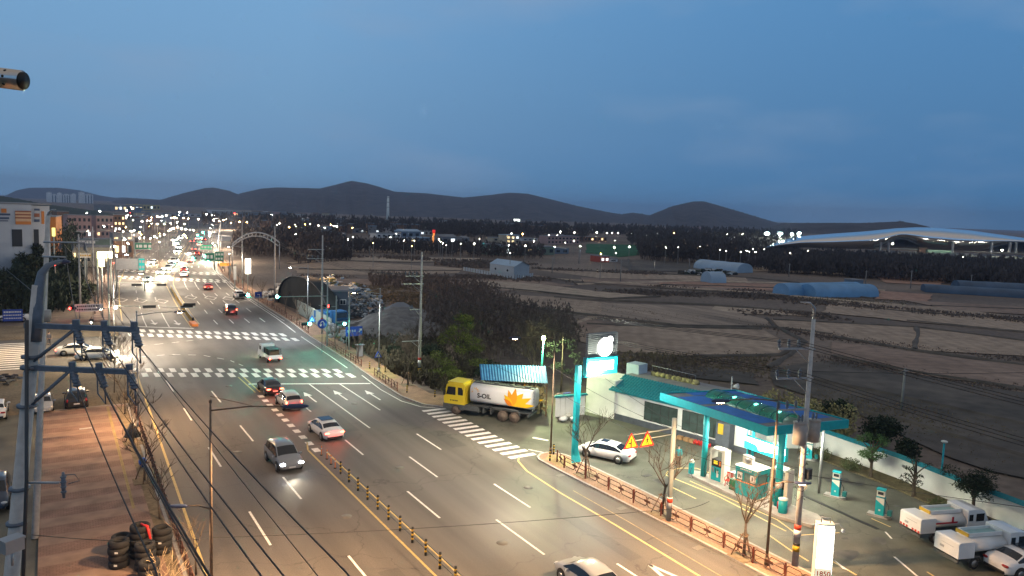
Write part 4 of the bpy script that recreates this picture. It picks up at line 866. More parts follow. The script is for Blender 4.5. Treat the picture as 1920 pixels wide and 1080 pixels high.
mb = MB(); mb.tube([(-.5, 0, .55), (-.1, 0, .45), (.3, 0, .45), (.5, 0, .95)], [.16, .14, .10, .07], 8); mb.box((-.35, 0, .74), (.6, .26, .10)); mb.build('body', 'car_white', t)
for xx in (-.6, .62): w_ = MB(); w_.cyl((xx, -.05, .25), (xx, .05, .25), .25, 16); w_.build('wheel', 'rubber', t)
mb = MB(); mb.tube([(.45, -.32, 1.02), (.5, 0, 1.0), (.45, .32, 1.02)], .02, 6); mb.build('handlebar', 'black', t)
mb = MB(); mb.ball((.58, 0, .85), .07, 8, 6); mb.build('headlight', 'head_on', t)
person('rider in a dark coat sitting on the white scooter', g.x + .02, g.y + .2, R(-100), 'coat_dark', arms=((.26, .2, 1.15), (.28, .48, 1.08)), sit=True, z=-.10)

for (x, y) in ((19.55, 76.9), (19.75, 70.4), (20.2, 59.8), (27.3, 136.5), (24.0, 27.4)): point('taillight_glow', (x, y, .75), 16, (1, .05, .02), .3)
# headlight beams of the nearest oncoming cars
for (x, y, e) in ((14.9, 54.0, 350), (19.9, 197, 5000), (25.2, 217, 7000), (30.5, 240, 7000), (36, 262, 6000), (45, 310, 9000)):
    spot('headlight_beam', (x, y, .7), (x - .15 * 4, y - 9, 0), e / 3.2, (1, .88, .66), 70, .15, .8)
# ============================================================ PLANTS
def bare_tree_mb(h, seed, spread=.55, levels=4, r0=.07, trunk=.35, n0=5, droop=.0, thin=.011):
    rs = random.Random(seed); tr = MB(); br = MB()
    top = Vector((rs.uniform(-.1, .1), rs.uniform(-.1, .1), h * trunk)); tr.tube([(0, 0, 0), (top.x * .5, top.y * .5, h * trunk * .5), top], [r0 * 1.25, r0, r0 * .85], 7)
    def grow(p, d, ln, r, lv):
        pts = [p]; q = p.copy(); dd = d.copy()
        for _ in range(3):
            dd = (dd + Vector((rs.uniform(-.16, .16), rs.uniform(-.16, .16), rs.uniform(-.02, .12) - droop))).normalized(); q = q + dd * ln / 3; pts.append(q.copy())
        br.tube(pts, [max(thin, r), max(thin, r * .8), max(thin * .8, r * .62), max(thin * .6, r * .42)], 4, cap=False)
        if lv <= 0: return
        for _ in range(rs.randint(2, 4)):
            t = rs.uniform(.35, 1.0); i = min(2, int(t * 3)); b = pts[i] + (pts[i + 1] - pts[i]) * (t * 3 - i)
            a = rs.uniform(0, 6.28); s = spread * rs.uniform(.5, 1.2); nd = (dd + Vector((math.cos(a) * s, math.sin(a) * s, rs.uniform(-.1, .35)))).normalized()
            grow(b, nd, ln * rs.uniform(.5, .75), r * .5, lv - 1)
    for k in range(n0):
        a = 6.28 * k / n0 + rs.uniform(-.4, .4); s = spread * rs.uniform(.5, 1.1); z = top * rs.uniform(.82, 1.0)
        grow(z, Vector((math.cos(a) * s, math.sin(a) * s, 1)).normalized(), h * (1 - trunk) * rs.uniform(.45, .62), r0 * .6, levels - 1)
    return tr, br
mat('leaf_pine', (.12, .14, .03), .9, .45, 3); mat('leaf_dark', (.02, .032, .016), .9, .4, 3); mat('leaf_olive', (.30, .26, .12), .9, .4, 2.5); mat('leaf_green', (.08, .15, .05), .9, .4, 3); mat('bush_round', (.08, .10, .04), .95, .35, 8)
def crown_mb(blobs, n, size, seed, needle=False):
    rs = random.Random(seed); mb = MB()
    for (c, r) in blobs:
        c = Vector(c); r = Vector(r if isinstance(r, tuple) else (r, r, r * .8)); k = int(n * (r.x * r.y * r.z) ** (2 / 3))
        for _ in range(k):
            v = Vector((rs.gauss(0, 1), rs.gauss(0, 1), rs.gauss(0, 1))); v.normalize(); v *= rs.uniform(.45, 1.08)
            p = c + Vector((v.x * r.x, v.y * r.y, v.z * r.z)); a = Vector((rs.uniform(-1, 1), rs.uniform(-1, 1), rs.uniform(-.5, .8))).normalized() * size * rs.uniform(.6, 1.4); b = a.cross(Vector((rs.uniform(-1, 1), rs.uniform(-1, 1), rs.uniform(-1, 1)))).normalized() * size * (.22 if needle else .5)
            mb.add([p - b, p + b, p + a + b * .3, p + a - b * .3], [(0, 1, 2, 3)])
    return mb
def bare_tree(x, y, h, seed, label, z=0, support=False, group=None, spread=.55, levels=4, name='bare_tree', r0=.07, rz=0, m='twig', n0=5, trunk=.35):
    tr, br = bare_tree_mb(h, seed, spread, levels, r0, n0=n0, trunk=trunk)
    t = thing(name, label, 'tree', (x, y, z), rz, group); tr.build('trunk', 'bark', t); br.build('branches', m, t, fix=False)
    if support:
        s = MB()
        for k in range(3):
            a = k * 2.094 + .3; s.tube([(math.cos(a) * .75, math.sin(a) * .75, -.02), (math.cos(a) * .12, math.sin(a) * .12, 1.45)], .035, 6)
        s.tube([(.3 * math.cos(k * 2.094), .3 * math.sin(k * 2.094), 1.3) for k in (0, 1, 2, 0)], .035, 6); s.build('support_frame', 'wood', t)
        g_ = MB(); g_.box((0, 0, .012), (1.5, 1.3, .03)); g_.build('soil_pit', 'dirt', t)
    return t
ST = [bare_tree(34.55, 44.0, 5.6, 21, 'bare street tree in front of the teal fuel sign mast', .12, True, spread=.7, r0=.08), bare_tree(34.6, 35.6, 6.0, 22, 'bare street tree standing between the warning signs and the attendant', .12, True, spread=.85, r0=.085), bare_tree(34.6, 28.6, 6.0, 23, 'bare street tree nearest the bottom of the photo on the right pavement', .12, True, spread=.85, r0=.085)]
for k, (x, y, h, lb) in enumerate([(34.0, 92.6, 4.5, 'thin bare tree behind the railing by the blue direction sign'), (33.6, 100.5, 4.0, 'thin bare tree beside the blue U turn sign'), (35.0, 118, 5, 'bare tree on the kerb in front of the dark arched hangar'), (36, 128, 5, 'second bare tree along the hangar kerb'),
    (34.0, 76.4, 6.2, 'bare street tree beside the tall concrete pole past the entrance lane')]):
    bare_tree(x, y, h, 30 + k, lb, .12, k > 2, levels=3)
for k in range(14):
    y = 136 + k * 11; c = bare_tree(xr(y) + 1.4, y, 5.2, 40 + k % 3, ORD[k] + ' bare street tree of the row beyond the second crossing', .12, levels=2, group='bare street trees along the far right kerb', m='twig')
for k, (x, y, h, lb) in enumerate([(5.4, 66.5, 5.0, 'bare tree rising from the left planting strip above the wire bundle'), (5.5, 76, 5.5, 'bare tree by the left kerb near the black parked car'), (5.2, 85, 6, 'bare tree on the dirt ground left of the first crossing'), (5.6, 90.5, 6, 'bare tree nearest the first crossing on the left'),
    (5.3, 57.0, 4.4, 'twiggy low tree on the left strip beside the blue bag'), (6.2, 41.0, 4.2, 'lamplit twigs beside the tyre stacks at the bottom'), (5.4, 49.5, 3.8, 'sparse sapling with few branches just past the tyre stacks')]):
    bare_tree(x, y, h, 60 + k, lb, .12, support=(k in (0, 4)), levels=4 if k < 5 else 3, r0=.05, spread=.75)
mat('dead_pale', (.48, .36, .22), .8, .2, 5); o_ = bare_tree(4.55, 39.6, 2.6, 91, 'pale dead shrub shining in lamplight in front of the tyre stacks', .12, levels=3, m='dead_pale', spread=1.1, r0=.03, name='dead_shrub', trunk=.15)
# pines and evergreen trees
def leafy(name, x, y, label, blobs, n, size, m, th, seed, z=0, needle=True, group=None, limbs=True):
    t = thing(name, label, 'tree', (x, y, z), 0, group); tr = MB(); tr.tube([(0, 0, 0), (.1, .05, th * .5), (0, 0, th)], [.16, .12, .06], 8)
    if limbs:
        for (c, r) in blobs: tr.tube([(0, 0, max(.3, c[2] * .65)), ((c[0]) * .5, c[1] * .5, c[2] * .85), c], [.06, .045, .02], 5)
    tr.build('trunk', 'bark', t); crown_mb(blobs, n, size, seed, needle).build('crown', m, t, fix=False); return t
rs = random.Random(3)
bl = [((rs.uniform(-2.9, 2.9) * (1 - k / 30), rs.uniform(-2.9, 2.9) * (1 - k / 30), 1.6 + k * .29), (rs.uniform(.7, 1.3), rs.uniform(.7, 1.3), rs.uniform(.35, .55))) for k in range(22)]
leafy('pine_tree', 40.4, 75.6, 'olive green pine standing left of the blue roofed shed', bl, 330, .22, 'leaf_pine', 7.6, 1)
bl = [((rs.uniform(-2.6, 2.6) * (1 - k / 22), rs.uniform(-2.6, 2.6) * (1 - k / 22), 2.6 + k * .32), (rs.uniform(.5, 1.0), rs.uniform(.5, 1.0), rs.uniform(.22, .35))) for k in range(13)]
leafy('pine_tree', 46.0, 63.5, 'sparse pine beside the fuel sign above the office corner', bl, 330, .2, 'leaf_dark', 7.0, 2, limbs=False)
bl = [((rs.uniform(-.75, .75), rs.uniform(-.75, .75), 1.5 + rs.random() * 1.8), (.45, .45, .35)) for k in range(13)]
leafy('pine_tree', 54.9, 33.6, 'bright green clipped pine in front of the white back wall', bl, 600, .16, 'leaf_green', 3.0, 3)
bl = [((rs.uniform(-.7, .7), rs.uniform(-.7, .7), .8 + k * .2), (.4, .4, .12)) for k in range(12)]
leafy('pine_tree', 54.0, 29.6, 'dark layered pine between the back wall and the fuel pumps', bl, 600, .14, 'leaf_dark', 3.2, 4)
bl = [((rs.uniform(-1.3, 1.3), rs.uniform(-1.3, 1.3), 1.9 + rs.random() * 1.3), (.75, .75, .4)) for k in range(16)]
leafy('pine_tree', 54.4, 25.6, 'broad dark pine overhanging the wall behind the tank trucks', bl, 520, .16, 'leaf_dark', 2.8, 5)
def bushes(name, items, m, label, group, n=900, size=.10):
    for k, (x, y, r, h, lb) in enumerate(items):
        t = thing(name, lb, 'shrub', (x, y, 0), 0, group); b = MB(); b.tube([(0, 0, 0), (0, 0, h * .5)], .05, 6); b.build('stem', 'bark', t); crown_mb([((0, 0, h * .5), (r, r, h * .52))], n, size, 100 + k).build('foliage', m, t, fix=False)
bushes('round_shrub', [(55.2, 38.3, .85, 1.0, 'clipped round shrub below the wall nearest the canopy'), (55.0, 35.4, .85, 1.0, 'clipped round shrub left of the bright green pine'), (53.3, 27.3, .8, .8, 'clipped round shrub beside the tank trucks')], 'bush_round', '', None, 1500, .09)
rs = random.Random(8)
for k, (x, y, h, r, m, lb) in enumerate([(57.6, 45.2, 4.8, 1.9, 'leaf_olive', 'tall olive shrub behind the right end of the canopy'), (58.8, 42.6, 4.6, 1.9, 'leaf_olive', 'yellowish shrub behind the back wall beside the canopy'), (59.8, 40.2, 4.0, 1.7, 'leaf_olive', 'rounded olive shrub behind the back wall above the pumps'), (63.0, 42.0, 3.4, 2.0, 'leaf_dark', 'dark wide bush in the field edge behind the olive shrubs'), (62.6, 37.5, 3.2, 2.0, 'leaf_dark', 'dark bush in the field edge behind the clipped pine'), (60.5, 34.0, 2.4, 1.4, 'leaf_dark', 'low dark bush just outside the back wall'),
    (38.6, 76.2, 2.0, 1.8, 'leaf_pine', 'low green bush at the foot of the pine beside the pavement'), (37.4, 83.5, 1.3, 1.3, 'leaf_olive', 'yellow green bush by the blue crossing sign pole'), (38.5, 90, 2.0, 1.8, 'leaf_dark', 'dark bush behind the railing below the direction sign'), (41.5, 86.5, 2.6, 2.1, 'leaf_dark', 'dark thick bush between the pine and the debris'), (42.6, 74.0, 2.8, 2.0, 'leaf_dark', 'dark bush directly behind the yellow truck cab'),
    (38.2, 95.5, 1.3, 1.3, 'leaf_olive', 'grassy bush behind the grey cabinet by the railing')]):
    t = thing('shrub', lb, 'shrub', (x, y, 0)); b = MB(); b.tube([(0, 0, 0), (0, 0, h * .6)], .07, 6); b.build('stem', 'bark', t)
    blobs = [((rs.uniform(-r, r) * .6, rs.uniform(-r, r) * .6, h * rs.uniform(.3, .72)), (r * rs.uniform(.4, .65), r * rs.uniform(.4, .65), h * rs.uniform(.22, .34))) for _ in range(8)]
    crown_mb(blobs, 260, .2, 200 + k).build('foliage', m, t, fix=False)
for k, (x, y, h, lb) in enumerate([(45.5, 84, 6.5, 'tall bare tree in the thicket behind the pine'), (48.5, 90, 6.5, 'bare tree standing in the middle of the brown thicket'), (53.5, 97, 6, 'bare tree at the far edge of the brown thicket'), (52.0, 77.0, 7.0, 'dark leafless tree above the blue roofed shed'), (58, 84, 6, 'leafless tree beyond the shed towards the fields'), (38.5, 86.0, 4.5, 'bare bushy tree behind the crossing sign pole'), (47.5, 70.5, 7.5, 'bare tree rising over the shed roof beside the green lamp'), (43.5, 95.0, 4.5, 'bare tree in front of the debris heap')]):
    bare_tree(x, y, h, 130 + k, lb, 0, levels=5, spread=.8, r0=.09, m='twig', trunk=.22, n0=6)
# far-left trees along the building
rs = random.Random(31)
for k, (px, py, h, m) in enumerate([(70, 560, 9, 'leaf_dark'), (105, 545, 8, 'leaf_dark'), (30, 575, 6, 'leaf_dark'), (-10, 590, 5.5, 'leaf_dark'), (140, 575, 5, 'leaf_dark'), (62, 522, 9, 'leaf_dark')]):
    g = G(px, py); bl = [((rs.uniform(-2.5, 2.5), rs.uniform(-2.5, 2.5), h * rs.uniform(.3, .85)), (1.6, 1.6, 1.3)) for _ in range(10)]
    leafy('evergreen_tree', g.x, g.y, ['large dark evergreen below the white building', 'dark evergreen tree behind the red traffic light', 'dark evergreen left of the front lamp arm', 'dark evergreen at the left edge above the cream sedan', 'low evergreen behind the white banner', 'tallest dark evergreen against the white building wall'][k], bl, 70, .5, m, h * .8, 300 + k, needle=False)
for k, (px, py) in enumerate([(168, 560), (182, 545), (196, 530), (172, 530), (205, 600), (178, 590)]):
    g = G(px, py); bare_tree(g.x, g.y, 6.5, 330 + k % 2, ORD[k] + ' leafless tree in the warm lit clump left of the carriageway', 0, levels=3, group='leafless trees in the warm lit left row', m='twig', spread=.8)

# ============================================================ STREET FURNITURE
def bollard(x, y, label, z=.12, group=None, name='bollard'):
    t = thing(name, label, 'bollard', (x, y, z), 0, group); mb = MB(); mb.cyl((0, 0, 0), (0, 0, .85), .065, 10); mb.ball((0, 0, .85), (.07, .07, .05), 8, 5); mb.build('post', 'black', t)
    for k in range(3): q = MB(); q.cyl((0, 0, .22 + k * .23), (0, 0, .33 + k * .23), .069, 10); q.build('reflective_band', 'yellow', t)
bollard(33.9, 47.9, 'black and yellow bollard at the tip of the right pavement nose'); bollard(35.1, 49.1, 'black and yellow bollard behind the nose beside the lamp post')
bollard(32.5, 73.2, 'striped bollard on the left side of the entrance lane mouth'); bollard(34.4, 70.2, 'striped bollard nearest the yellow truck cab'); bollard(33.2, 86.2, 'striped bollard by the first crossing nearest the road'); bollard(34.3, 85.6, 'striped bollard by the first crossing next to the bushes'); bollard(34.2, 83.6, 'striped bollard by the blue crossing sign pole')
# median railing with yellow striped posts
t = thing('median_fence', 'median railing with black and yellow striped posts running to the bottom edge', 'railing', (18.1, 52.6, 0))
for k in range(34):
    y = -k * 1.87; mb = MB(); mb.cyl((0, y, 0), (0, y, .95), .075, 10); mb.ball((0, y, .95), (.08, .08, .05), 8, 4); p = mb.build('post', 'black', t)
    b = MB(); [b.cyl((0, y, .2 + j * .26), (0, y, .32 + j * .26), .08, 10) for j in range(3)]; b.build('reflective_band', 'yellow', p)
for zz in (.38, .78): mb = MB(); mb.tube([(0, 0, zz), (0, -62, zz)], .028, 6); mb.build('rail', 'dark_metal', t)
mb = MB(); mb.box((0, -30.5, .02), (.9, 62, .05)); 
mat('delineator', (.8, .22, .03), .4, .05, 5)
for k, (x, y) in enumerate([(18.15, 57.4), (18.25, 56.3), (18.15, 55.0), (18.15, 54.0)]):
    t = thing('delineator_post', ORD[k] + ' thin orange delineator post counted towards the median railing', 'post', (x, y, 0), 0, 'orange delineators before the median railing'); mb = MB(); mb.cyl((0, 0, 0), (0, 0, .75), .035, 8); mb.build('post', 'delineator', t); mb = MB(); mb.cyl((0, 0, 0), (0, 0, .04), .12, 10); mb.build('base', 'black', t); mb = MB(); mb.cyl((0, 0, .5), (0, 0, .6), .038, 8); mb.build('reflective_band', 'white_paint', t)
t = thing('median_barrier', 'low black barrier with yellow chevrons along the far median', 'barrier', (0, 0, 0)); y = 131.0
mb = MB(); mb2 = MB(); k = 0
while y < 184:
    a = Vector((xm(y), y)); b = Vector((xm(y + 1), y + 1)); d = b - a; c = (a + b) / 2; mb.box((c.x, c.y, .42), (1.02, .34, .84), math.atan2(d.y, d.x)); 
    mb2.box((c.x, c.y, .42), (.5, .37, .78), math.atan2(d.y, d.x)); y += 1
mb.build('panel', 'black', t); mb2.build('chevrons', 'yellow', t)
mb = MB(); mb.box((19.4, 128.6, .2), (.9, 3.6, .4)); tag(mb.build('median_nose', 'delineator'), 'orange painted end block of the far median', 'median block')
# pedestrian railings
def railing(label, pts, h=.95, z=.12, step=2.3, m='rust_post', plate=True, w=.034, simple=False):
    t = thing('pedestrian_fence', label, 'railing', (pts[0][0], pts[0][1], z)); o = Vector(pts[0]); P_ = [Vector(p) - o for p in pts]
    for a, b in zip(P_, P_[1:]):
        d = b - a; n_ = max(1, round(d.length / step)); u = d.normalized()
        for i in range(n_):
            p = a + d * i / n_; q = a + d * (i + 1) / n_
            mb = MB(); mb.box((p.x, p.y, h * .52), (.075, .075, h * 1.04)); mb.build('post', m, t)
            mb = MB()
            for (s0, s1) in ((.04, .48), (.52, .96)):
                A = p + (q - p) * s0; B = p + (q - p) * s1; e = u * .12
                mb.tube([(*(A + e), .22), (*A, .32), (*A, h - .15), (*(A + e), h - .05), (*(B - e), h - .05), (*B, h - .15), (*B, .32), (*(B - e), .22), (*(A + e), .22)], w, 4)
                mb.tube([(*A, h * .6), (*B, h * .6)], w * .8, 4)
            if plate: c = (p + q) / 2; mb.box((c.x, c.y, h * .6), (.55, .03, .16), math.atan2(u.y, u.x))
            mb.build('panel', 'fence_panel' if not simple else m, t)
    p = P_[-1]; mb = MB(); mb.box((p.x, p.y, h * .52), (.075, .075, h * 1.04)); mb.build('post', m, t); return t
mat('fence_panel', (.10, .035, .02), .55, .25, 6)
railing('rust red pedestrian railing along the near right kerb', [(34.25, 47.4), (33.95, 46.0), (34.15, 38), (34.4, 30), (34.4, -8)])
railing('dark railing on the kerb from the blue crossing sign to the entrance lane', [(32.2, 82.0), (32.0, 78), (31.8, 74.2)], step=2.0)
railing('dark railing on the right kerb between the two crossings', [(33.5, 104.5), (32.9, 96), (32.6, 87.5)], step=1.9)
railing('long dark railing on the right kerb beyond the second crossing', [(33.8, 114), (35.2, 135), (36.0, 156), (37.2, 182), (39, 199)], step=4)
railing('far dark railing on the right kerb beyond the double crossing', [(41.2, 222), (44.2, 245), (52.5, 291)], step=6, simple=True)
railing('dark tangled railing along the left kerb strip', [(5.75, 30), (5.85, 44), (6.05, 58), (6.3, 76)], step=1.7, m='dark_metal')
# ---- street lights
def lamp_head(parent, p, d, lit, col='lamp_warm', sz=1.0):
    a = math.atan2(d.y, d.x); mb = MB(); mb.ball((0, 0, 0), (.55 * sz, .19 * sz, .10 * sz), 12, 6); o = mb.build('lamp_head', 'lamp_cap', parent, p, a)
    q = MB(); q.ball((0, 0, -.04 * sz), (.32 * sz, .13 * sz, .085 * sz), 10, 5); q.build('lamp_glass', col if lit else 'headlamp_off', o); return o
mat('lamp_cap', (.03, .045, .10), .45, .08, 4)
WARM = (1, .60, .30); NEUT = (1, .80, .58); COOL = (.85, .95, 1)
def street_light(label, x, y, h, tips, group=None, m='galvanised', energy=900, col=WARM, glass='lamp_warm', z=.12, light=True, r=.085, name='street_light', parts=True):
    t = thing(name, label, 'street light', (x, y, z), 0, group); mb = MB(); mb.tube([(0, 0, 0), (0, 0, h)], [r, r * .62], 10); mb.ball((0, 0, h + .05), (.08, .08, .1), 8, 5); mb.build('pole', m, t)
    b = MB(); b.cyl((0, 0, 0), (0, 0, .5), r * 1.6, 10); b.build('base', m, t)
    for (dx, dy, zz, lit, e, sz) in tips:
        d = Vector((dx, dy, 0)); a = MB(); a.tube([(0, 0, zz - .15), (dx * .5, dy * .5, zz + .02), (dx, dy, zz)], [.045, .035, .03], 6); a.build('arm', m, t)
        if abs(dx) > 1.6: a = MB(); a.tube([(0, 0, zz + .55), (dx * .55, dy * .55, zz + .06)], .014, 5); a.build('brace', m, t)
        p = d + d.normalized() * .35 * sz; p.z = zz - .02; lamp_head(t, p, d, lit, glass, sz)
        if lit and e: s = spot('lamp_light', (0, 0, 0), (0, 0, -1), e, col, 150, .18, .5, t); s.location = (p.x, p.y, zz - .24)
    return t
street_light('tall brown street light on the left kerb with two arms near the tyre stacks', 6.4, 37.6, 10.2, [(3.3, -1.2, 9.95, True, 3600, 1.25), (-1.1, .6, 5.0, True, 500, .9)], m='brown_pole', glass='headlamp_off')
street_light('street light on the left kerb out of view towards the viewer', 6.2, 3.0, 10.2, [(3.3, 0, 9.95, True, 4200, 1.2)], m='brown_pole')
street_light('street light on the right kerb out of view towards the viewer', 34.9, -2.0, 10.2, [(-3.3, 0, 9.95, True, 5200, 1.2)], m='brown_pole')
street_light('brown street light at the bottom right with an arm over the road', 34.9, 27.2, 10.1, [(-3.2, .9, 9.9, True, 5200, 1.1), (1.2, -.7, 5.0, True, 500, 1.0)], m='brown_pole')
street_light('street light on the left kerb beyond the black parked car', 6.2, 71.4, 10.1, [(3.2, .6, 9.95, True, 2000, 1.0), (-1.1, 0, 5.0, True, 500, .8)])
street_light('street light beside the pavement nose with a glowing orange lamp', 35.0, 49.4, 10.0, [(-3.0, .8, 9.8, True, 2600, 1.0), (1.1, 0, 5.0, False, 0, .8)], m='brown_pole', col=(1, .80, .60))
street_light('pale street light carrying the blue triangular crossing sign', 33.5, 83.9, 10.1, [(-2.6, .9, 9.7, True, 2300, .9)], col=(.95, .98, .85))
street_light('street light behind the left signal arms', 7.0, 112, 10.1, [(3.0, 0, 9.9, True, 5200, 1.0), (-1.2, 0, 5.2, True, 900, .9)], col=(1, .85, .66))
street_light('street light with a white lamp before the arched hangar', 35.3, 119.5, 10, [(-2.4, .6, 9.8, True, 1800, .9)], col=COOL, glass='lamp_white')
mat('brown_pole', (.17, .12, .08), .6, .2, 5)
proto = None
for k, (y, sd) in enumerate([(152, 0), (178, 1), (206, 0), (232, 1), (262, 0), (262, 1), (300, 0), (300, 1), (345, 1), (345, 0), (400, 0), (400, 1), (470, 1), (470, 0), (550, 0), (550, 1)]):
    x = (xl(y) - .8) if sd == 0 else (xr(y) + .8); s = 1 if sd == 0 else -1
    if proto is None: proto = {}; cnt = [0, 0]
    if sd not in proto:
        proto[sd] = street_light('first far street light along the %s kerb of the main road' % ('left' if sd == 0 else 'right'), x, y, 10, [(s * 2.6, 0, 9.8, True, 2600, 1.1)], group='far street lights on the %s kerb' % ('left' if sd == 0 else 'right'), glass='lamp_white', col=NEUT)
    else:
        c = copy_tree(proto[sd]); c.location = (x, y, .12); cnt[sd] += 1; c['label'] = '%s far street light along the %s kerb of the main road' % (ORD[cnt[sd]], ('left', 'right')[sd])
# ---- utility poles
mat('band_red', (.55, .05, .02), .6, .1, 5)
def insulator(mb, p, s=1.0, m=0):
    for k in range(4): mb.cyl((p[0], p[1], p[2] + k * .09 * s), (p[0], p[1], p[2] + (k * .09 + .04) * s), .10 * s, 8)
    mb.cyl((p[0], p[1], p[2] - .1 * s), (p[0], p[1], p[2] + .4 * s), .035 * s, 6)
def utility_pole(label, x, y, h, arms, lean=(0, 0), r=.19, bands=True, lamp=None, m='concrete_pole', ins=True, arm_m='galvanised'):
    t = thing('utility_pole', label, 'utility pole', (x, y, 0)); top = Vector((lean[0], lean[1], h)); mb = MB(); mb.tube([(0, 0, -.2), top], [r, r * .55], 12); mb.build('pole', m, t)
    for (z, dx, dy, n_, st) in arms:
        c = Vector((lean[0] * z / h, lean[1] * z / h, z)); d = Vector((dx, dy, 0)); a = MB(); s = c - d * .12; e = c + d; cc = (s + e) / 2; a.box(cc, ((e - s).length, .09, .10), math.atan2(dy, dx)); 
        a.tube([c - Vector((0, 0, .9)), c + d * .5], .03, 5); ar = a.build('crossarm', arm_m, t)
        if n_:
            q = MB()
            for k in range(n_): insulator(q, c + d * (st + (1 - st) * k / max(1, n_ - 1)) + Vector((0, 0, .15)))
            q.build('insulators', 'steel_blue', ar)
    if bands:
        for k, (mm, a_, b_) in enumerate((('yellow', 1.0, 1.35), ('black', 1.35, 1.5), ('white_paint', 1.9, 2.3), ('band_red', 2.3, 2.6))):
            q = MB(); q.cyl((lean[0] * a_ / h, 0, a_), (lean[0] * b_ / h, 0, b_), r + .006, 12); q.build('band', mm, t)
    return t
up = utility_pole('concrete utility pole with two transformers at the right of the station', 36.4, 26.4, 14.6, [(12.9, -1.9, .7, 3, .4), (11.2, -1.9, .7, 3, .3), (9.4, -1.7, .6, 3, .4)])
q = MB(); q.tube([(0, 0, 14.5), (.0, 0, 15.2), (-.3, .1, 15.5), (-.9, .25, 15.55)], [.10, .09, .07, .03], 8); q.build('curved_tip', 'galvanised', up)
for s in (-1, 1):
    q = MB(); q.cyl((s * .62, -.1, 7.5), (s * .62, -.1, 8.7), .36, 16); q.cyl((s * .62, -.1, 8.7), (s * .62, -.1, 8.76), .38, 16); q.box((s * .3, 0, 7.8), (.4, .1, .1)); o = q.build('transformer', 'transformer', up)
    q = MB(); [insulator(q, (s * .62 + dx, -.1, 8.85), .8) for dx in (-.15, .15)]; q.build('bushing', 'steel_blue', o)
mat('transformer', (.36, .34, .31), .6, .15, 3)
rs = random.Random(5)
for k in range(5):
    q = MB(); z0 = 7.0 - k * .7; q.tube([(.25 * math.cos(a_) * rs.uniform(.9, 1.5), .25 * math.sin(a_) * rs.uniform(.9, 1.5), z0 + rs.uniform(-.3, .3)) for a_ in [j * .8 for j in range(9)]], .016, 5); q.build('cable_loop', 'wire', up)
q = MB(); q.box((.35, -.15, 5.6), (.35, .3, .6)); q.build('junction_box', 'dark_metal', up)
utility_pole('tall concrete utility pole behind the bushes past the entrance lane', 36.6, 79.0, 15.0, [(12.2, -1.9, .2, 4, .3), (11.3, -2.4, .2, 0, .3), (8.3, -1.3, .2, 2, .8), (4.6, -2.2, .2, 0, .3)], bands=True)
utility_pole('concrete utility pole in front of the dark arched hangar', 35.6, 113, 15.4, [(13.2, -2.2, 0, 0, .3), (11.8, -2.4, 0, 3, .3)])
utility_pole('grey utility pole rising left of the hangar beside the bright tall sign', 38.2, 152, 15.5, [(13.5, -2, 0, 0, .3)], bands=False); utility_pole('utility pole under the left foot of the white arch', 42.0, 200, 15, [(13, -2, 0, 0, .3)], bands=False)
utility_pole('utility pole left of the highway direction signs', 4.2, 150, 13.5, [(12.4, 3, 0, 0, .3)], bands=False); utility_pole('utility pole in the far left tree row', 7.4, 175, 14, [(13, -3, 0, 0, .3)], bands=False)
# the two big poles in the left foreground
A0 = D(22, 1080, 20.0); A1 = D(66, 600, 20.0); dv = (A1 - A0); k0 = -A0.z / dv.z; base = A0 + dv * k0; k1 = (17.6 - A0.z) / dv.z; topA = A0 + dv * k1
pa = thing('utility_pole', 'nearest utility pole at the left with two dark crossarms and a curved lamp', 'utility pole', (base.x, base.y, 0))
mb = MB(); mb.tube([(0, 0, 0), topA - base], [.24, .15], 14); mb.build('pole', 'concrete_pole', pa)
mb = MB(); pts = [D(66, 640, 20), D(70, 590, 20), D(74, 540, 20), D(79, 512, 20), D(90, 498, 20.1), D(105, 492, 20.3), D(118, 490, 20.5)]; mb.tube([p - base for p in pts], [.16, .16, .14, .11, .08, .06, .05], 10); mb.build('lamp_arm', 'steel_blue', pa)
mb = MB(); mb.ball(D(116, 491, 20.5) - base, (.22, .10, .07), 10, 5); mb.build('lamp_head', 'lamp_cap', pa)
INS = {}
for nm, yy, xs_, x0_ in (('u', 613, (145, 198, 252), 48), ('l', 692, (138, 188, 243), 44)):
    a = D(x0_, yy - 3, 20); b = D(258 if nm == 'u' else 240, yy + 5, 19.2); mb = MB(); d = b - a; c = (a + b) / 2 - base
    M = Matrix.Translation(c) @ d.to_track_quat('X', 'Z').to_matrix().to_4x4(); mb.box((0, 0, 0), (d.length, .13, .13), 0, 0, M); arm = mb.build('crossarm', 'steel_blue', pa)
    for xs2 in xs_:
        t_ = (xs2 - x0_) / ((258 if nm == 'u' else 240) - x0_); p = a + d * t_ - base
        q = MB(); q.cyl(p + Vector((0, 0, .06)), p + Vector((0, 0, .2)), .09, 8); e = p + Vector((.10, -.25, -.42)); q.tube([p + Vector((0, -.05, -.06)), p * .5 + e * .5, e], [.07, .085, .05], 8)
        for j in range(5): cc_ = p + (e - p) * (.2 + j * .17); q.ball(cc_, (.105, .105, .05), 8, 4)
        q.tube([p + Vector((-.05, 0, -.06)), p + Vector((-.05, -.02, -.6)), p + Vector((.12, -.2, -.85)), e], .02, 5); q.build('insulator_string', 'steel_blue', arm); INS[(nm, xs2)] = e + base
    mb = MB(); f0 = D(58, yy + 68, 20) - base
    for o_ in (-.06, .08): mb.tube([f0 + Vector((0, o_, 0)), a + d * .45 - base + Vector((0, o_, -.05))], .035, 6)
    mb.build('arm_brace', 'steel_blue', pa)
for yy in (668, 688, 760, 915, 980): q = MB(); p = D(22 + (1080 - yy) * .0916, yy, 20) - base; q.cyl(p - Vector((0, 0, .04)), p + Vector((0, 0, .04)), .25, 12); q.build('clamp_band', 'steel_blue', pa)
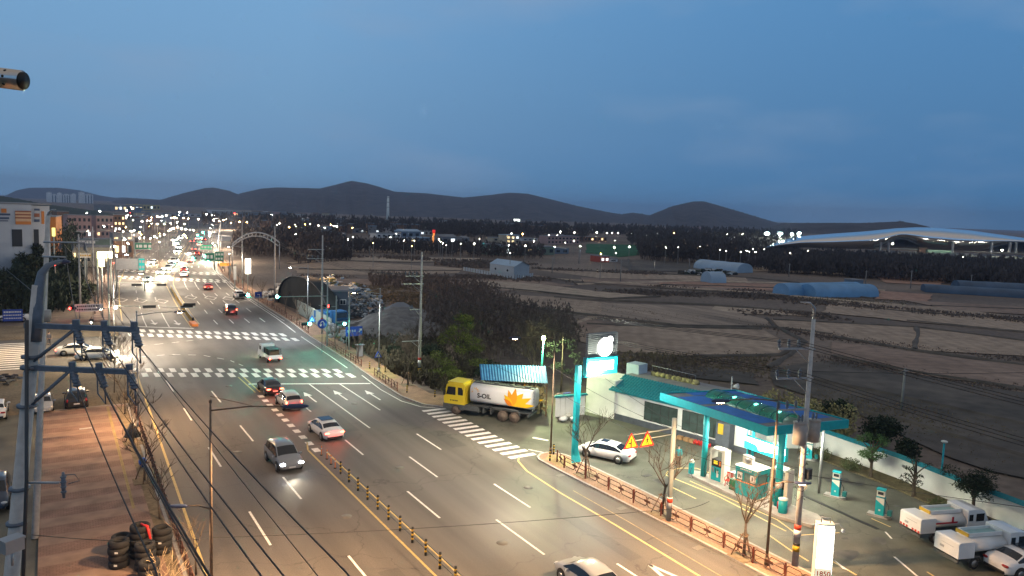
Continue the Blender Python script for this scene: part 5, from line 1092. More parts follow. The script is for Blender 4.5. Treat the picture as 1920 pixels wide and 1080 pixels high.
mb = MB(); pp = [D(48, 905, 19.8) - base, D(112, 905, 19.0) - base]; mb.tube(pp, .035, 6); mb.build('side_bracket', 'galvanised', pa)
mb = MB(); p = D(119, 905, 19.0) - base; mb.tube([p + Vector((0, 0, .28)), p, p - Vector((0, 0, .4))], [.03, .06, .03], 8); [mb.ball(p + Vector((0, 0, .15 - .13 * j)), (.08, .08, .035), 8, 4) for j in range(4)]; mb.tube([p + Vector((0, 0, .2)), p + Vector((.25, 0, .18)), p + Vector((.35, 0, 0)), p + Vector((.1, 0, -.05))], .012, 5); mb.build('fuse_cutout', 'steel_blue', pa)
mb = MB(); mb.tube([D(50, 600, 19.7) - base, D(50, 900, 19.7) - base, D(42, 1120, 19.7) - base], .05, 8); mb.build('riser_conduit', 'dark_metal', pa)
fl = MB(); p = D(22, 1022, 17.5) - base; fl.box(p, (.42, .30, .28), R(30)); fl.box(p + Vector((0, 0, .16)), (.46, .34, .05), R(30)); fl.tube([p - Vector((0, 0, .15)), p - Vector((0, 0, .5))], .03, 6); f_ = fl.build('floodlight', 'galvanised', pa)
pb = thing('utility_pole', 'pale second utility pole just behind the nearest pole at the left', 'utility pole', tuple(G(66, 1010)))
b2 = G(66, 1010); tb = D(90, 405, 47.0); tb_ = Vector((tb.x, tb.y, 0)); mb = MB(); mb.tube([(0, 0, 0), tb - b2], [.20, .13], 12); mb.build('pole', 'concrete_pole', pb)
mb = MB(); mb.tube([tb - b2, D(92, 398, 47) - b2, D(97, 394, 46.5) - b2, D(104, 393, 46) - b2], [.1, .07, .05, .04], 8); mb.build('curved_tip', 'galvanised', pb)
for (x0_, y0_, x1_, y1_) in ((82, 454, 160, 455), (80, 481, 122, 482)):
    a = D(x0_, y0_, 46) - b2; b = D(x1_, y1_, 45) - b2; mb = MB(); mb.tube([a, b], .06, 6); ar = mb.build('crossarm', 'galvanised', pb); q = MB(); [insulator(q, a + (b - a) * s_ + Vector((0, 0, -.4)), .9) for s_ in (.4, .7, .98)]; q.build('insulators', 'steel_blue', ar)
mb = MB(); c = D(85, 592, 46) - b2; mb.cyl(c - Vector((0, 0, .35)), c + Vector((0, 0, .35)), .32, 14); mb.build('transformer', 'transformer', pb)
# ---- wires
def wire(label, pts, r=.014, sag=0, group='overhead power lines', n=14):
    pts = [Vector(p) for p in pts]; mb = MB(); al = []
    for a, b in zip(pts, pts[1:]):
        for k in range(n): u = k / n; q = a + (b - a) * u; q = q - Vector((0, 0, sag * 4 * u * (1 - u))); al.append(q)
    al.append(pts[-1]); mb.tube(al, r, 5, cap=False); return tag(mb.build('power_line', 'wire'), label, 'power line', group)
fw = 'heavy overhead line running from the nearest pole to the bottom edge'
ends = {('u', 252): (648, 1072, 9.5), ('u', 198): (540, 1090, 9.5), ('u', 145): (396, 1085, 9.8), ('l', 243): (497, 1090, 9.3), ('l', 188): (393, 1092, 9.5), ('l', 138): (290, 1065, 10.0)}
for k, e in ends.items():
    a = INS[k]; b = D(*e); wire('heavy overhead line from the %s insulator on the %s arm of the nearest pole' % ({252: 'outer', 243: 'outer', 198: 'middle', 188: 'middle', 145: 'inner', 138: 'inner'}[k[1]], 'upper' if k[0] == 'u' else 'lower'), [a, b, b + (b - a) * .5], .013 if k != ('u', 145) else .019, .12, 'heavy lines from the nearest left pole')
a = D(218, 590, 24); b = D(600, 1085, 10.5); wire('thin overhead line crossing between the heavy lines at the left', [a, b, b + (b - a) * .4], .008, .1)
a = INS[('u', 145)]; b = D(180, 440, 75)
for k, (x0_, y0_, x1_, y1_) in enumerate([(145, 600, 122, 462), (198, 600, 142, 462), (252, 606, 158, 463)]): wire('overhead line leading back from the nearest pole to the one behind', [D(x0_, y0_ + 5, 20), D(x1_, y1_, 45)], .012, .3, 'lines between the two left poles')
for k in range(3):
    a = D(120 + 18 * k, 457, 45); g = Vector((4.2 + k, 150, 12.6)); wire('overhead line running from the pale left pole along the far left kerb', [a, g, Vector((7.4 + k, 175, 13.2)), Vector((24 + k, 290, 13))], .02, 1.2, 'lines along the far left kerb')
wire('guy wire descending from the front lamp arm to the left edge', [D(64, 549, 20.3), D(15, 508, 40), D(-40, 470, 60)], .012); wire('thin cable spanning the whole road near the bottom', [D(60, 1003, 20), D(400, 1008, 40), G(1250, 955, 4), G(1330, 940, 5)], .012, .2)
for k in range(3):
    o_ = -.6 - k * .62
    nth = ['closest to the pole', 'in the middle', 'furthest out'][k]
    wire('power line on the top arm of the transformer pole, ' + nth, [Vector((36.4 + o_ - .7, 79, 12.6)), Vector((36.4 + o_ - .2, 26.6, 13.35)), Vector((37 + o_, -25, 13.2))], .018, .9, 'top lines of the transformer pole')
    wire('power line on the lower arm of the transformer pole, ' + nth, [Vector((36.4 + o_ - .7, 79, 11.5)), Vector((36.4 + o_ - .2, 26.6, 11.65)), Vector((37 + o_, -25, 11.5))], .018, .9, 'middle lines of the transformer pole')
    wire('power line between the distant poles along the right kerb, ' + nth, [Vector((36.6 + o_, 79, 12.6)), Vector((35.6 + o_, 113, 12.2)), Vector((38.2 + o_, 152, 13.8)), Vector((42 + o_, 200, 13.3))], .018, .9, 'lines along the far right kerb')
wire('slack service cable from the tall pole over the tanker truck', [Vector((36.6, 79, 9.8)), Vector((35.1, 49.5, 7.3)), Vector((36.4, 26.4, 5.9))], .016, .9); wire('slack service cable dropping to the office wall', [Vector((36.4, 26.4, 5.4)), Vector((46.6, 57, 3.9))], .014, .8)
wire('service cable over the canopy edge to the transformer pole', [Vector((36.4, 26.4, 5.0)), Vector((35.0, 49.4, 5.6)), Vector((36.6, 79, 7.5))], .014, .9); wire('cable from the transformer pole towards the field', [Vector((36.4, 26.4, 5.6)), Vector((60.5, 4, 5.0))], .018, .5); wire('second cable from the transformer pole towards the field', [Vector((36.4, 26.4, 11.6)), Vector((86, 20, 10.0))], .016, .6)
# ---- metal flue at the upper left, sticking out from the viewer's building
a = D(-60, 138, 3.2); b = D(41, 151, 3.2); t = thing('flue_pipe', 'shiny perforated metal flue end jutting in at the upper left', 'flue pipe', tuple(a)); mb = MB(); mb.tube([(0, 0, 0), b - a], .043, 20); mb.build('pipe', 'flue_metal', t)
d = (b - a).normalized(); mb = MB(); mb.tube([b - a, b - a + d * .012], .036, 20); mb.build('end_cap', 'black', t)
up_ = Vector((0, 0, 1)); sd = d.cross(up_).normalized()
for k in range(3):
    for j, ang in enumerate((-.9, -.2, .6)):
        n_ = (-(a + b) / 2 + Vector((0, 0, HC))); n_ = (n_ - d * n_.dot(d)).normalized(); vv = d.cross(n_); dir_ = n_ * math.cos(ang) + vv * math.sin(ang); c = (b - a) - d * (.055 + .03 * k) + dir_ * .0425
        q = MB(); q.cyl(c - dir_ * .001, c + dir_ * .0015, .006, 10); q.build('vent_hole', 'black', t)
mat('flue_metal', (.55, .55, .55), .18, .05, 12, metal=1)
# ============================================================ SIGNALS AND SIGNS
def HX(px, py, x): r = ray(px, py); t = x / r.x; return Vector((x, r.y * t, HC + r.z * t))
def HY(px, py, y): r = ray(px, py); t = y / r.y; return Vector((r.x * t, y, HC + r.z * t))
def signal(parent, p, col, on=0, back=False, w=1.25):
    mb = MB(); mb.box((0, 0, 0), (w, .22, .42)); o = mb.build('signal_head', 'black', parent, p, 0)
    n_ = 4
    for k in range(n_):
        q = MB(); xx = -w / 2 + w * (k + .5) / n_; q.cyl((xx, -.11, 0), (xx, -.135, 0), .205, 14); q.build('lens', (('signal_' + col) if k == on else 'window_dark'), o)
        h_ = MB(); h_.tube([(xx - .14, -.2, .02), (xx - .1, -.2, .12), (xx, -.2, .16), (xx + .1, -.2, .12), (xx + .14, -.2, .02)], .012, 4); h_.build('visor', 'black', o)
    return o
def signal_pole(label, x, y, h, arm_z, arm_tip, sigs, z=.12):
    t = thing('traffic_signal', label, 'traffic signal', (x, y, z)); mb = MB(); mb.tube([(0, 0, 0), (0, 0, h)], [.13, .09], 10); mb.build('pole', 'signal_pole', t)
    if arm_tip: mb = MB(); mb.tube([(0, 0, arm_z), (arm_tip[0], arm_tip[1], arm_z + .15)], [.07, .04], 8); mb.build('arm', 'signal_pole', t)
    for (dx, dy, dz, col, on) in sigs: signal(t, (dx, dy, dz), col, on)
    return t
mat('signal_pole', (.34, .38, .36), .55, .1, 4)
def rel(p, x, y, z=.12): return (p.x - x, p.y - y, p.z - z)
# near right pair
x, y = 34.9, 98.6; p = HY(645, 607, 97.9); signal_pole('tall pole with a green traffic light above the blue direction sign', x, y, 8.2, 6, None, [(p.x - x - .45, p.y - y, p.z - .12, 'green', 3)])
x, y = 33.1, 102.6; p = HY(580, 607, 102.0); q_ = HY(519, 556, 102.2); r_ = HY(464, 553, 102.4)
t = signal_pole('signal pole whose long arm carries two green lights over the road', x, y, 9.6, q_.z - .3, (r_.x - x - .8, 0), [(p.x - x - .45, p.y - y, p.z - .12, 'green', 3), (q_.x - x - .45, q_.y - y, q_.z - .12, 'green', 3), (r_.x - x - .45, r_.y - y, r_.z - .12, 'green', 3)])
point('signal_glow', (33.5, 97.0, p.z - .3), 60, (.25, 1, .75), .2); point('signal_glow', (30.5, 101.0, 4.2), 60, (.25, 1, .75), .2)
mb = MB(); mb.tube([(0, 0, 5.4), (-1.3, -.2, 5.9)], .03, 6); mb.build('bracket', 'signal_pole', t)
x, y = 36.2, 108; p = HY(613, 574, 107.6); signal_pole('side signal showing red in front of the blue dump truck', x, y, 6.5, 4.8, (p.x - x, 0), [(p.x - x, -.3, p.z - .12, 'red', 2)])
# left arms seen over the far carriageway
x, y = 7.3, 127; z1 = HY(272, 573, 126.5).z
tl = thing('traffic_signal', 'left signal pole with a long arm over the oncoming lanes', 'traffic signal', (x, y, .12)); mb = MB(); mb.tube([(0, 0, 0), (0, 0, 11.6)], [.14, .1], 10); mb.build('pole', 'signal_pole', tl)
tip = HY(365, 577, 126.5); mb = MB(); mb.tube([(0, 0, z1), (tip.x - x, -.5, tip.z - .12)], [.07, .04], 8); mb.build('arm', 'signal_pole', tl)
for px in (280, 350, 355): p = HY(px, 575 if px != 355 else 571, 126.7); q = MB(); q.box((0, 0, 0), (1.8, .25, .42)); q.build('signal_head', 'black', tl, rel(p, x, y))
p = HY(216, 577, 126.5); q = MB(); q.ball((0, 0, 0), (.25, .15, .18), 10, 6); q.build('pedestrian_signal', 'lamp_white', tl, rel(p, x, y))
x, y = 9.5, 158; t2 = thing('traffic_signal', 'second signal arm further up the oncoming lanes', 'traffic signal', (x, y, .12)); mb = MB(); mb.tube([(0, 0, 0), (0, 0, 12.5)], [.14, .1], 10); mb.build('pole', 'signal_pole', t2)
z2 = HY(207, 530, 158).z; tip = HY(312, 534, 158); mb = MB(); mb.tube([(0, 0, z2), (tip.x - x, 0, tip.z - .12)], [.07, .04], 8); mb.build('arm', 'signal_pole', t2)
for px in (256, 303): p = HY(px, 534, 158); q = MB(); q.box((0, 0, 0), (1.7, .25, .42)); q.build('signal_head', 'black', t2, rel(p, x, y))
# red light, left
x, y = 5.0, 141; p = HY(136, 578, 140.6); t3 = thing('traffic_signal', 'short signal pole glaring red beside the white banner', 'traffic signal', (x - 1.2, y, 0)); mb = MB(); mb.tube([(0, 0, 0), (0, 0, p.z)], [.09, .07], 8); mb.build('pole', 'signal_pole', t3); signal(t3, (p.x - x + 1.2, -.4, p.z), 'red', 0, w=1.0)
point('signal_glow', (p.x, 139.3, p.z), 25, (1, .06, .04), .2)
# far green signals
for k, (px, py, yy) in enumerate([(361, 484, 262), (388, 482, 262), (390, 488, 262), (370, 441, 420), (380, 436, 430), (378, 446, 400), (383, 480, 270)]):
    p = HY(px, py, yy); t = thing('traffic_signal', 'distant green traffic light over the far junction', 'traffic signal', (p.x + 1, yy, 0), 0, 'distant green lights over the far junctions'); mb = MB(); mb.tube([(0, 0, 0), (0, 0, p.z)], .12, 6); mb.build('pole', 'signal_pole', t); mb = MB(); mb.box((-.5, -.1, p.z), (1.6, .3, .6)); o = mb.build('signal_head', 'black', t); mb = MB(); mb.ball((-1, -.35, p.z), .3, 10, 6); mb.build('lens', 'signal_green', o)
# ---- blue U turn sign, direction sign, crossing triangles
def disc(mb, c, r, yy, n=24, m=0): mb.add([(c[0] + r * math.cos(2 * math.pi * k / n), yy, c[1] + r * math.sin(2 * math.pi * k / n)) for k in range(n)], [tuple(range(n))], m)
p = HY(604, 607, 97.5); t = thing('u_turn_sign', 'round blue sign with a white U turn arrow', 'road sign', (p.x, 97.5, 0)); mb = MB(); mb.tube([(0, 0, 0), (0, 0, p.z)], .035, 6); mb.build('post', 'dark_metal', t)
mb = MB(); mb.cyl((0, -.05, p.z), (0, -.08, p.z), .66, 28); pl = mb.build('plate', 'sign_blue', t)
mb = MB(); mb.tube([(.22, -.09, p.z - .32), (.22, -.09, p.z + .12), (.15, -.09, p.z + .27), (0, -.09, p.z + .33), (-.15, -.09, p.z + .27), (-.22, -.09, p.z + .12), (-.22, -.09, p.z - .1)], .055, 4); mb.add([(-.42, -.10, p.z - .08), (-.02, -.10, p.z - .08), (-.22, -.10, p.z - .38)], [(0, 1, 2)]); mb.build('arrow', 'white_paint', pl)
a = HY(648, 613, 98.9); b = HY(679, 629, 98.9); t = thing('direction_sign', 'blue rectangular direction sign with white writing and an up right arrow', 'road sign', (a.x, 98.9, 0)); W_, H_ = b.x - a.x, a.z - b.z; mb = MB(); mb.box((W_ / 2, -.05, a.z - H_ / 2), (W_, .05, H_)); pl = mb.build('plate', 'sign_blue', t)
mb = MB(); mb.tube([(W_ * .05, 0, 0), (W_ * .05, 0, a.z)], .04, 6); mb.build('post', 'signal_pole', t)
mb = MB(); rs = random.Random(2); zc = a.z - H_ * .45
for k in range(4):
    x0 = W_ * (.08 + k * .14); mb.box((x0 + .1, -.085, zc + .1), (.2, .01, .06)); mb.box((x0 + .1, -.085, zc - .12), (.2, .01, .05)); mb.box((x0 + .03, -.085, zc), (.05, .01, .3)); mb.box((x0 + .18, -.085, zc), (.05, .01, .34))
mb.build('lettering', 'white_paint', pl); mb = MB(); mb.tube([(W_ * .78, -.085, zc - .22), (W_ * .92, -.085, zc + .18)], .05, 4); mb.add([(W_ * .78, -.09, zc + .24), (W_ * .97, -.09, zc + .28), (W_ * .95, -.09, zc - .02)], [(0, 1, 2)]); mb.build('arrow', 'white_paint', pl)
def tri_blue(label, p, s):
    t = thing('crossing_sign', label, 'road sign', (p.x, p.y, p.z)); mb = MB(); M = Matrix.Rotation(R(90), 4, 'X'); mb.prism([(-s, -s * .7), (s, -s * .7), (0, s)], 0, .04, 0, M); mb.build('plate', 'sign_blue', t)
    q = MB(); q.add([(-s * .55, -.045, -s * .5), (s * .55, -.045, -s * .5), (0, -.045, s * .5)], [(0, 1, 2)]); q.build('white_field', 'white_paint', t)
    q = MB(); q.ball((0, -.05, s * .12), (s * .09, .01, s * .09), 8, 5); q.tube([(0, -.055, 0), (0, -.055, -s * .2), (-s * .15, -.055, -s * .42)], s * .06, 4); q.tube([(0, -.055, -s * .2), (s * .15, -.055, -s * .42)], s * .05, 4); q.tube([(-s * .18, -.055, -s * .12), (0, -.055, 0), (s * .18, -.055, -s * .14)], s * .04, 4); q.build('walking_figure', 'black', t)
tri_blue('blue triangular crossing sign on the pale street light pole', HY(709, 665, 83.7), .48); tri_blue('blue triangular crossing sign above the near green light', HY(585, 598, 102.3), .55)
p = HY(484, 553, 150); t = thing('lane_sign', 'square blue road sign left of the hangar', 'road sign', (p.x, p.y, 0)); mb = MB(); mb.tube([(0, 0, 0), (0, 0, p.z)], .05, 6); mb.build('post', 'signal_pole', t); mb = MB(); mb.box((0, -.1, p.z), (1.3, .05, 1.2)); mb.build('plate', 'sign_blue', t); mb = MB(); mb.tube([(.25, -.14, p.z - .35), (.25, -.14, p.z + .1), (-.2, -.14, p.z + .1)], .07, 4); mb.build('arrow', 'white_paint', t)
# ---- warning triangles on the arm of the big grey pole
x, y = 34.25, 34.6; t = thing('sign_pole', 'grey pole with an arm holding two red and yellow warning triangles', 'sign pole', (x, y, .12)); pz = 6.9; mb = MB(); mb.tube([(0, 0, 0), (0, 0, pz)], [.17, .15], 14); mb.build('pole', 'signal_pole', t)
mb = MB(); mb.cyl((0, 0, .9), (0, 0, 1.6), .178, 14); mb.build('poster_band', 'white_paint', t); mb = MB(); mb.cyl((0, 0, 1.25), (0, 0, 1.55), .184, 14); mb.build('red_notice', 'band_red', t)
mat('sign_red', (.62, .03, .02), .5, .03, 3); mat('sign_yellow', (.80, .50, .02), .5, .03, 3)
TC = [HY(1183, 828, y - .1), HY(1213, 824, y - .1)]
for zz in (TC[0].z - .05, TC[0].z + .35): mb = MB(); mb.tube([(0, 0, zz - .1), (TC[0].x - x - .2, 0, zz - .1)], .035, 6); mb.build('arm', 'signal_pole', t)
for k, c in enumerate(TC):
    s = .60; u = MB(); M = Matrix.Translation((c.x - x, -.1, c.z - .12)) @ Matrix.Rotation(R(90), 4, 'X'); u.prism([(-s, -s * .72), (s, -s * .72), (0, s * .95)], 0, .03, 0, M); pl = u.build('warning_triangle', 'sign_red', t)
    u = MB(); M2 = M @ Matrix.Translation((0, -s * .04, .034)); s2 = s * .74; u.prism([(-s2, -s2 * .70), (s2, -s2 * .70), (0, s2 * .93)], 0, .004, 0, M2); u.build('yellow_field', 'sign_yellow', pl)
    u = MB(); M3 = M @ Matrix.Translation((0, -.10, .042))
    if k == 0: u.box((0, .02, 0), (.09, .56, .004), 0, 0, M3); u.box((-.13, .0, 0), (.2, .08, .004), 0, 0, M3)
    else:
        u.box((0, .22, 0), (.09, .09, .004), .78, 0, M3); u.box((0, .06, 0), (.11, .22, .004), 0, 0, M3); u.box((-.07, -.1, 0), (.06, .22, .004), -.4, 0, M3); u.box((.07, -.1, 0), (.06, .22, .004), .4, 0, M3)
        u.box((-.11, .08, 0), (.16, .05, .004), .7, 0, M3); u.box((.11, .08, 0), (.16, .05, .004), -.7, 0, M3); [u.box((dx, -.25, 0), (.09, .05, .004), 0, 0, M3) for dx in (-.28, -.14, 0, .14, .28)]
    u.build('symbol', 'black', pl)
# ---- green overhead highway signs
def hsign(label, px0, py0, px1, py1, yy, m='sign_green', post=True, lines=2, cat='road sign', lit=False, name='highway_sign', side=1, letters='white_paint', frame=True):
    a = HY(px0, py0, yy); b = HY(px1, py1, yy); W_, H_ = abs(b.x - a.x), abs(a.z - b.z); c = (a + b) / 2; t = thing(name, label, cat, (c.x, yy, 0)); mb = MB(); mb.box((0, 0, c.z), (W_, .12, H_)); pl = mb.build('panel', m, t)
    if lines:
        mb = MB(); rs = random.Random(int(px0 + py0))
        for r_ in range(lines):
            x_ = -W_ * .42; zz = c.z + H_ * (.5 - (r_ + .5) / lines * .9 - .05); hh_ = H_ / lines * .42
            while x_ < W_ * .38: w_ = hh_ * rs.uniform(.5, 1.1); mb.box((x_ + w_ / 2, -.07, zz), (w_, .02, hh_)); x_ += w_ * 1.45
        mb.build('lettering', letters, pl)
    if frame: mb = MB(); [mb.box((0, -.07, c.z + s_ * H_ * .48), (W_, .015, H_ * .03)) for s_ in (-1, 1)]; mb.build('border', letters, pl)
    if post: mb = MB(); xx = side * W_ * (.5 if side else 0); mb.tube([(xx, .2, 0), (xx, .2, c.z + H_ * .4)], .14, 8); mb.tube([(xx, .2, c.z), (-xx * .8, .2, c.z)], .08, 6); mb.build('post', 'signal_pole', t)
    return t
hsign('green overhead sign with a row of white bars on the left', 253, 455, 284, 468, 235, lines=1, side=-1); hsign('pale back of an overhead sign frame on the left', 217, 485, 262, 505, 180, m='galvanised', lines=0, side=-1); hsign('bright teal panel at the end of the left sign frame', 260, 484, 271, 507, 179.5, m='teal_sign', lines=2, side=1)
mat('teal_sign', emit=(.02, .55, .48), es=.5); hsign('green direction sign with white branches on the right', 403, 472, 419, 490, 232, lines=2, side=1); hsign('long green sign panel joined to the right direction sign', 385, 474, 402, 489, 231.5, lines=1, side=1); hsign('smaller green sign above the receding lanes', 376, 459, 397, 468, 300, lines=1, side=1, m='sign_green_lit'); mat('sign_green_lit', emit=(.03, .42, .20), es=.6)
hsign('orange lit sign panel beside the right kerb far up the road', 412, 493, 432, 499, 215, m='sign_orange', lines=0, side=1, name='sign_board', cat='sign'); mat('sign_orange', emit=(.9, .35, .05), es=.8, sample=False)
hsign('tall glowing white sign on the right kerb in the distance', 460, 485, 470, 513, 175, m='sign_lit_far', lines=0, side=0, name='sign_board', cat='sign', frame=False); mat('sign_lit_far', emit=(1, .90, .70), es=12, sample=False); hsign('short white banner sign on a post right of the road', 438, 499, 443, 525, 178, m='white_paint', lines=0, side=0, name='sign_board', cat='sign', frame=False)
hsign('glowing yellow white fuel station sign on the left', 182, 472, 211, 484, 152, m='sign_lit_yel', lines=0, side=-1, name='fuel_station_sign', cat='sign', frame=False); mat('sign_lit_yel', emit=(1, .92, .45), es=6, sample=False)
hsign('glowing vertical panel below the left fuel station sign', 185, 485, 196, 500, 151.5, m='sign_lit_yel', lines=0, side=0, name='sign_board', cat='sign', frame=False)
hsign('white banner with dark writing strung beside the left pavement', 140, 571, 192, 583, 141, m='white_paint', lines=2, side=1, name='banner', cat='banner', letters='coat_dark', frame=False)
hsign('dull blue grey roof sign on the left building row', 145, 447, 178, 460, 190, m='steel_blue', lines=1, side=0, name='sign_board', cat='sign', frame=False); hsign('long white sign board below the left roof line', 148, 475, 170, 483, 170, m='white_paint', lines=1, side=0, name='sign_board', cat='sign', letters='yellow', frame=False)
# ============================================================ FUEL STATION
TEAL = 'teal'
x, y = 35.6, 46.9; t = thing('fuel_sign', 'tall teal mast carrying a glowing round emblem and a teal light box', 'fuel sign', (x, y, 0)); mb = MB(); mb.box((0, 0, 4.0), (.38, .38, 8.0)); mb.prism([(-.5, -.35), (.5, -.35), (.5, .35), (-.5, .35)], 0, .12); mb.add([(-.5, -.3, .1), (.5, -.3, .1), (.19, 0, 1.6), (-.19, 0, 1.6)], [(0, 1, 2, 3)]); mb.build('mast', TEAL, t)
a = HY(1097, 671, y); b = HY(1154, 698, y); W_ = b.x - a.x; cz = (a.z + b.z) / 2; cx = (a.x + b.x) / 2 - x; H_ = a.z - b.z; mb = MB(); mb.box((cx, 0, cz), (W_, .45, H_)); lb = mb.build('light_box', 'teal', t)
mb = MB(); mb.box((cx, -.23, cz), (W_ * .96, .02, H_ * .88)); mb.build('lit_panel', 'sign_lit_teal', lb); mb = MB(); mb.box((cx - W_ * .03, -.245, cz + .02), (W_ * .78, .02, H_ * .52)); mb.build('white_glow', 'sign_lit', lb)  # white centre painted in for the overexposed glow of the teal panel
a2 = HY(1101, 625, y); H2 = a2.z - a.z; mb = MB(); zc = a.z + H2 / 2
for k in range(12): mb.box((cx + .05, 0, a.z + .04 + k * H2 / 12), (W_ * .95, .30, H2 / 12 * .6))
mb.box((cx + .05, .02, zc), (W_ * .9, .12, H2 * .98)); mb.build('slatted_panel', 'slat', t); mat('slat', (.30, .31, .30), .5, .12, 3)
mb = MB(); cc = HY(1132, 650, y); ex, ez = cc.x - x, cc.z; disc(mb, (ex, ez), .78, -.20, 32); disc(mb, (ex + .5, ez + .56), .30, -.202, 20); mb.build('round_emblem', 'sign_lit', t)
mb = MB(); mb.tube([(.1, 0, 7.0), (cx, 0, b.z)], .10, 8); mb.build('brace', TEAL, t)
mb = MB(); mb.ball((.9, -.3, 7.35), .13, 10, 6); mb.build('floodlight', 'lamp_cool', t); point('sign_flood', (37.2, 46.4, 7.2), 1500, (.95, 1, .85), .25)
# office: white block with dark plinth, teal tiled eave
A = Vector((46.3, 58.6)); B = Vector((50.2, 41.8)); dA = (B - A).normalized(); nA = Vector((dA.y, -dA.x)); nA = nA if nA.x < 0 else -nA; ln = (B - A).length; ang = math.atan2(dA.y, dA.x)
t = thing('station_office', 'long white station office with dark plinth and teal tiled eave', 'building', (A.x, A.y, 0), ang)  # local x along the facade, outward = -y or +y
so = -1 if (Vector((math.cos(ang - R(90)), math.sin(ang - R(90)))).dot(nA) > 0) else 1
mat('wall_white', (.78, .78, .74), .8, .10, .8); mat('plinth', (.07, .08, .10), .8, .2, 2); mat('tile_teal', (.005, .20, .25), .5, .2, 6); mat('render_grey', (.25, .25, .26), .8, .15, 1)
def s_of(px, z=1.5):
    lo, hi = -12.0, 40.0
    for _ in range(40):
        m = (lo + hi) / 2; q = A + dA * m
        if P(q.x, q.y, z)[0] < px: lo = m
        else: hi = m
    return lo
mb = MB(); mb.box((ln / 2, -so * 2.6, 1.85), (ln, 5.2, 2.5)); w_ = mb.build('wall', 'wall_white', t)
mb = MB(); mb.box((ln / 2, -so * 2.58, .3), (ln + .06, 5.26, .6)); mb.build('plinth', 'plinth', t)
s0, s1 = s_of(1147), s_of(1325)
mb = MB(); L_ = s1 - s0; n_ = int(L_ / .32); vs = []
for i in range(n_ * 2 + 1):
    x_ = s0 + L_ * i / (n_ * 2); dz = .07 if i % 2 else 0; vs += [(x_, so * .55, 3.02 + dz), (x_, -so * 1.9, 4.15 + dz)]
mb.add(vs, [(2 * i, 2 * i + 1, 2 * i + 3, 2 * i + 2) for i in range(n_ * 2)])
for k in range(6): mb.box(((s0 + s1) / 2, so * (.55 - .42 * k), 3.06 + .195 * k), (L_, .05, .07))
mb.box(((s0 + s1) / 2, so * .56, 2.98), (L_, .06, .14)); mb.build('tiled_eave', 'tile_teal', t)
mb = MB(); mb.box(((s0 + s1) / 2, -so * 3.6, 3.6), (L_, 3.2, 1.1)); mb.build('roof', 'render_grey', t)
def wwin(px0, px1, z0, z1, name='window', door=False, cols=4):
    a, b = s_of(px0), s_of(px1); mb = MB(); mb.box(((a + b) / 2, so * .01, (z0 + z1) / 2), (b - a, .06, z1 - z0)); f = mb.build(name, 'black', t); mb = MB(); mb.box(((a + b) / 2, so * .045, (z0 + z1) / 2), (b - a - .12, .02, z1 - z0 - .12)); mb.build('pane', 'office_glass', f)
    mb = MB(); [mb.box((a + (b - a) * k / cols, so * .062, (z0 + z1) / 2), (.05, .02, z1 - z0)) for k in range(1, cols)]; mb.box(((a + b) / 2, so * .062, z0 + (z1 - z0) * .45), (b - a, .02, .04)); mb.build('frame', 'black', f)
mat('office_glass', (.05, .075, .07), .15, .3, 1.2, spec=.6)
wwin(1208, 1270, .75, 2.55, cols=4); wwin(1279, 1322, .75, 2.6, cols=3); wwin(1327, 1350, .75, 2.6, cols=2); wwin(1117, 1131, .1, 2.35, 'door', cols=1)
mb = MB(); a = s_of(1365); mb.box((a, so * .5, 1.3), (1.3, .9, 2.5)); mb.build('porch', 'plinth', t); mb = MB(); mb.box((a - .2, so * .97, 2.0), (.5, .04, .9)); mb.build('yellow_notice', 'yellow', t)
s2 = s_of(1100); s3 = s_of(1147); mb = MB(); mb.box(((s2 + s3) / 2 + .2, -so * 1.6, 1.9), (s3 - s2 + .4, 3.4, 3.8)); mb.build('corner_block', 'wall_white', t); mb = MB(); mb.box((s3 + .1, -so * 3.8, 2.6), (1.5, 1.5, 5.0)); mb.build('chimney_block', 'wall_pale_blue', t); mat('wall_pale_blue', (.42, .52, .62), .8, .1, 1)
mb = MB(); mb.tube([(s3 + 1.5, -so * 4.5, 4.2), (s3 + 1.5, -so * 4.5, 5.0), (s3 + 6.5, -so * 4.5, 4.9), (s3 + 6.5, -so * 4.5, 4.1)], .03, 6); mb.build('roof_railing', 'galvanised', t)
q = MB(); [q.ball((s3 + 2 + k * .6, -so * 4.0, 4.3), (.4, .3, .28), 8, 5, jit=.3) for k in range(9)]; tag(q.build('roof_plants', 'leaf_olive', t))
# canopy
cz1 = 5.8; C4 = [(41.7, 43.9), (41.7, 33.2), (48.9, 31.9), (48.5, 42.1)]
t = thing('canopy', 'flat fuel station canopy with teal fascia and blue roof sheets', 'canopy', (0, 0, 0)); mb = MB(); cxm, cym = sum(p[0] for p in C4) / 4, sum(p[1] for p in C4) / 4; inn = [(cxm + (p[0] - cxm) * .975, cym + (p[1] - cym) * .975) for p in C4]
for i in range(4):
    a = C4[i]; b = C4[(i + 1) % 4]; ia = inn[i]; ib = inn[(i + 1) % 4]; mb.add([(*a, cz1 - .55), (*b, cz1 - .55), (*b, cz1 + .08), (*a, cz1 + .08), (*ia, cz1 + .08), (*ib, cz1 + .08), (*ia, cz1 - .55), (*ib, cz1 - .55)], [(0, 1, 2, 3), (3, 2, 5, 4), (4, 5, 7, 6)])
mb.build('fascia', TEAL, t)
mat('roof_blue', (.02, .14, .50), .55, .18, 1.2); mat('roof_grey', (.19, .19, .20), .7, .2, 1); mat('soffit', (.55, .56, .52), .7, .05, 1)
mb = MB(); mb.prism(inn, cz1 - .12, cz1 - .02); mb.build('roof_deck', 'roof_grey', t); mb = MB(); mb.prism(inn, cz1 - .5, cz1 - .46); mb.build('soffit', 'soffit', t)
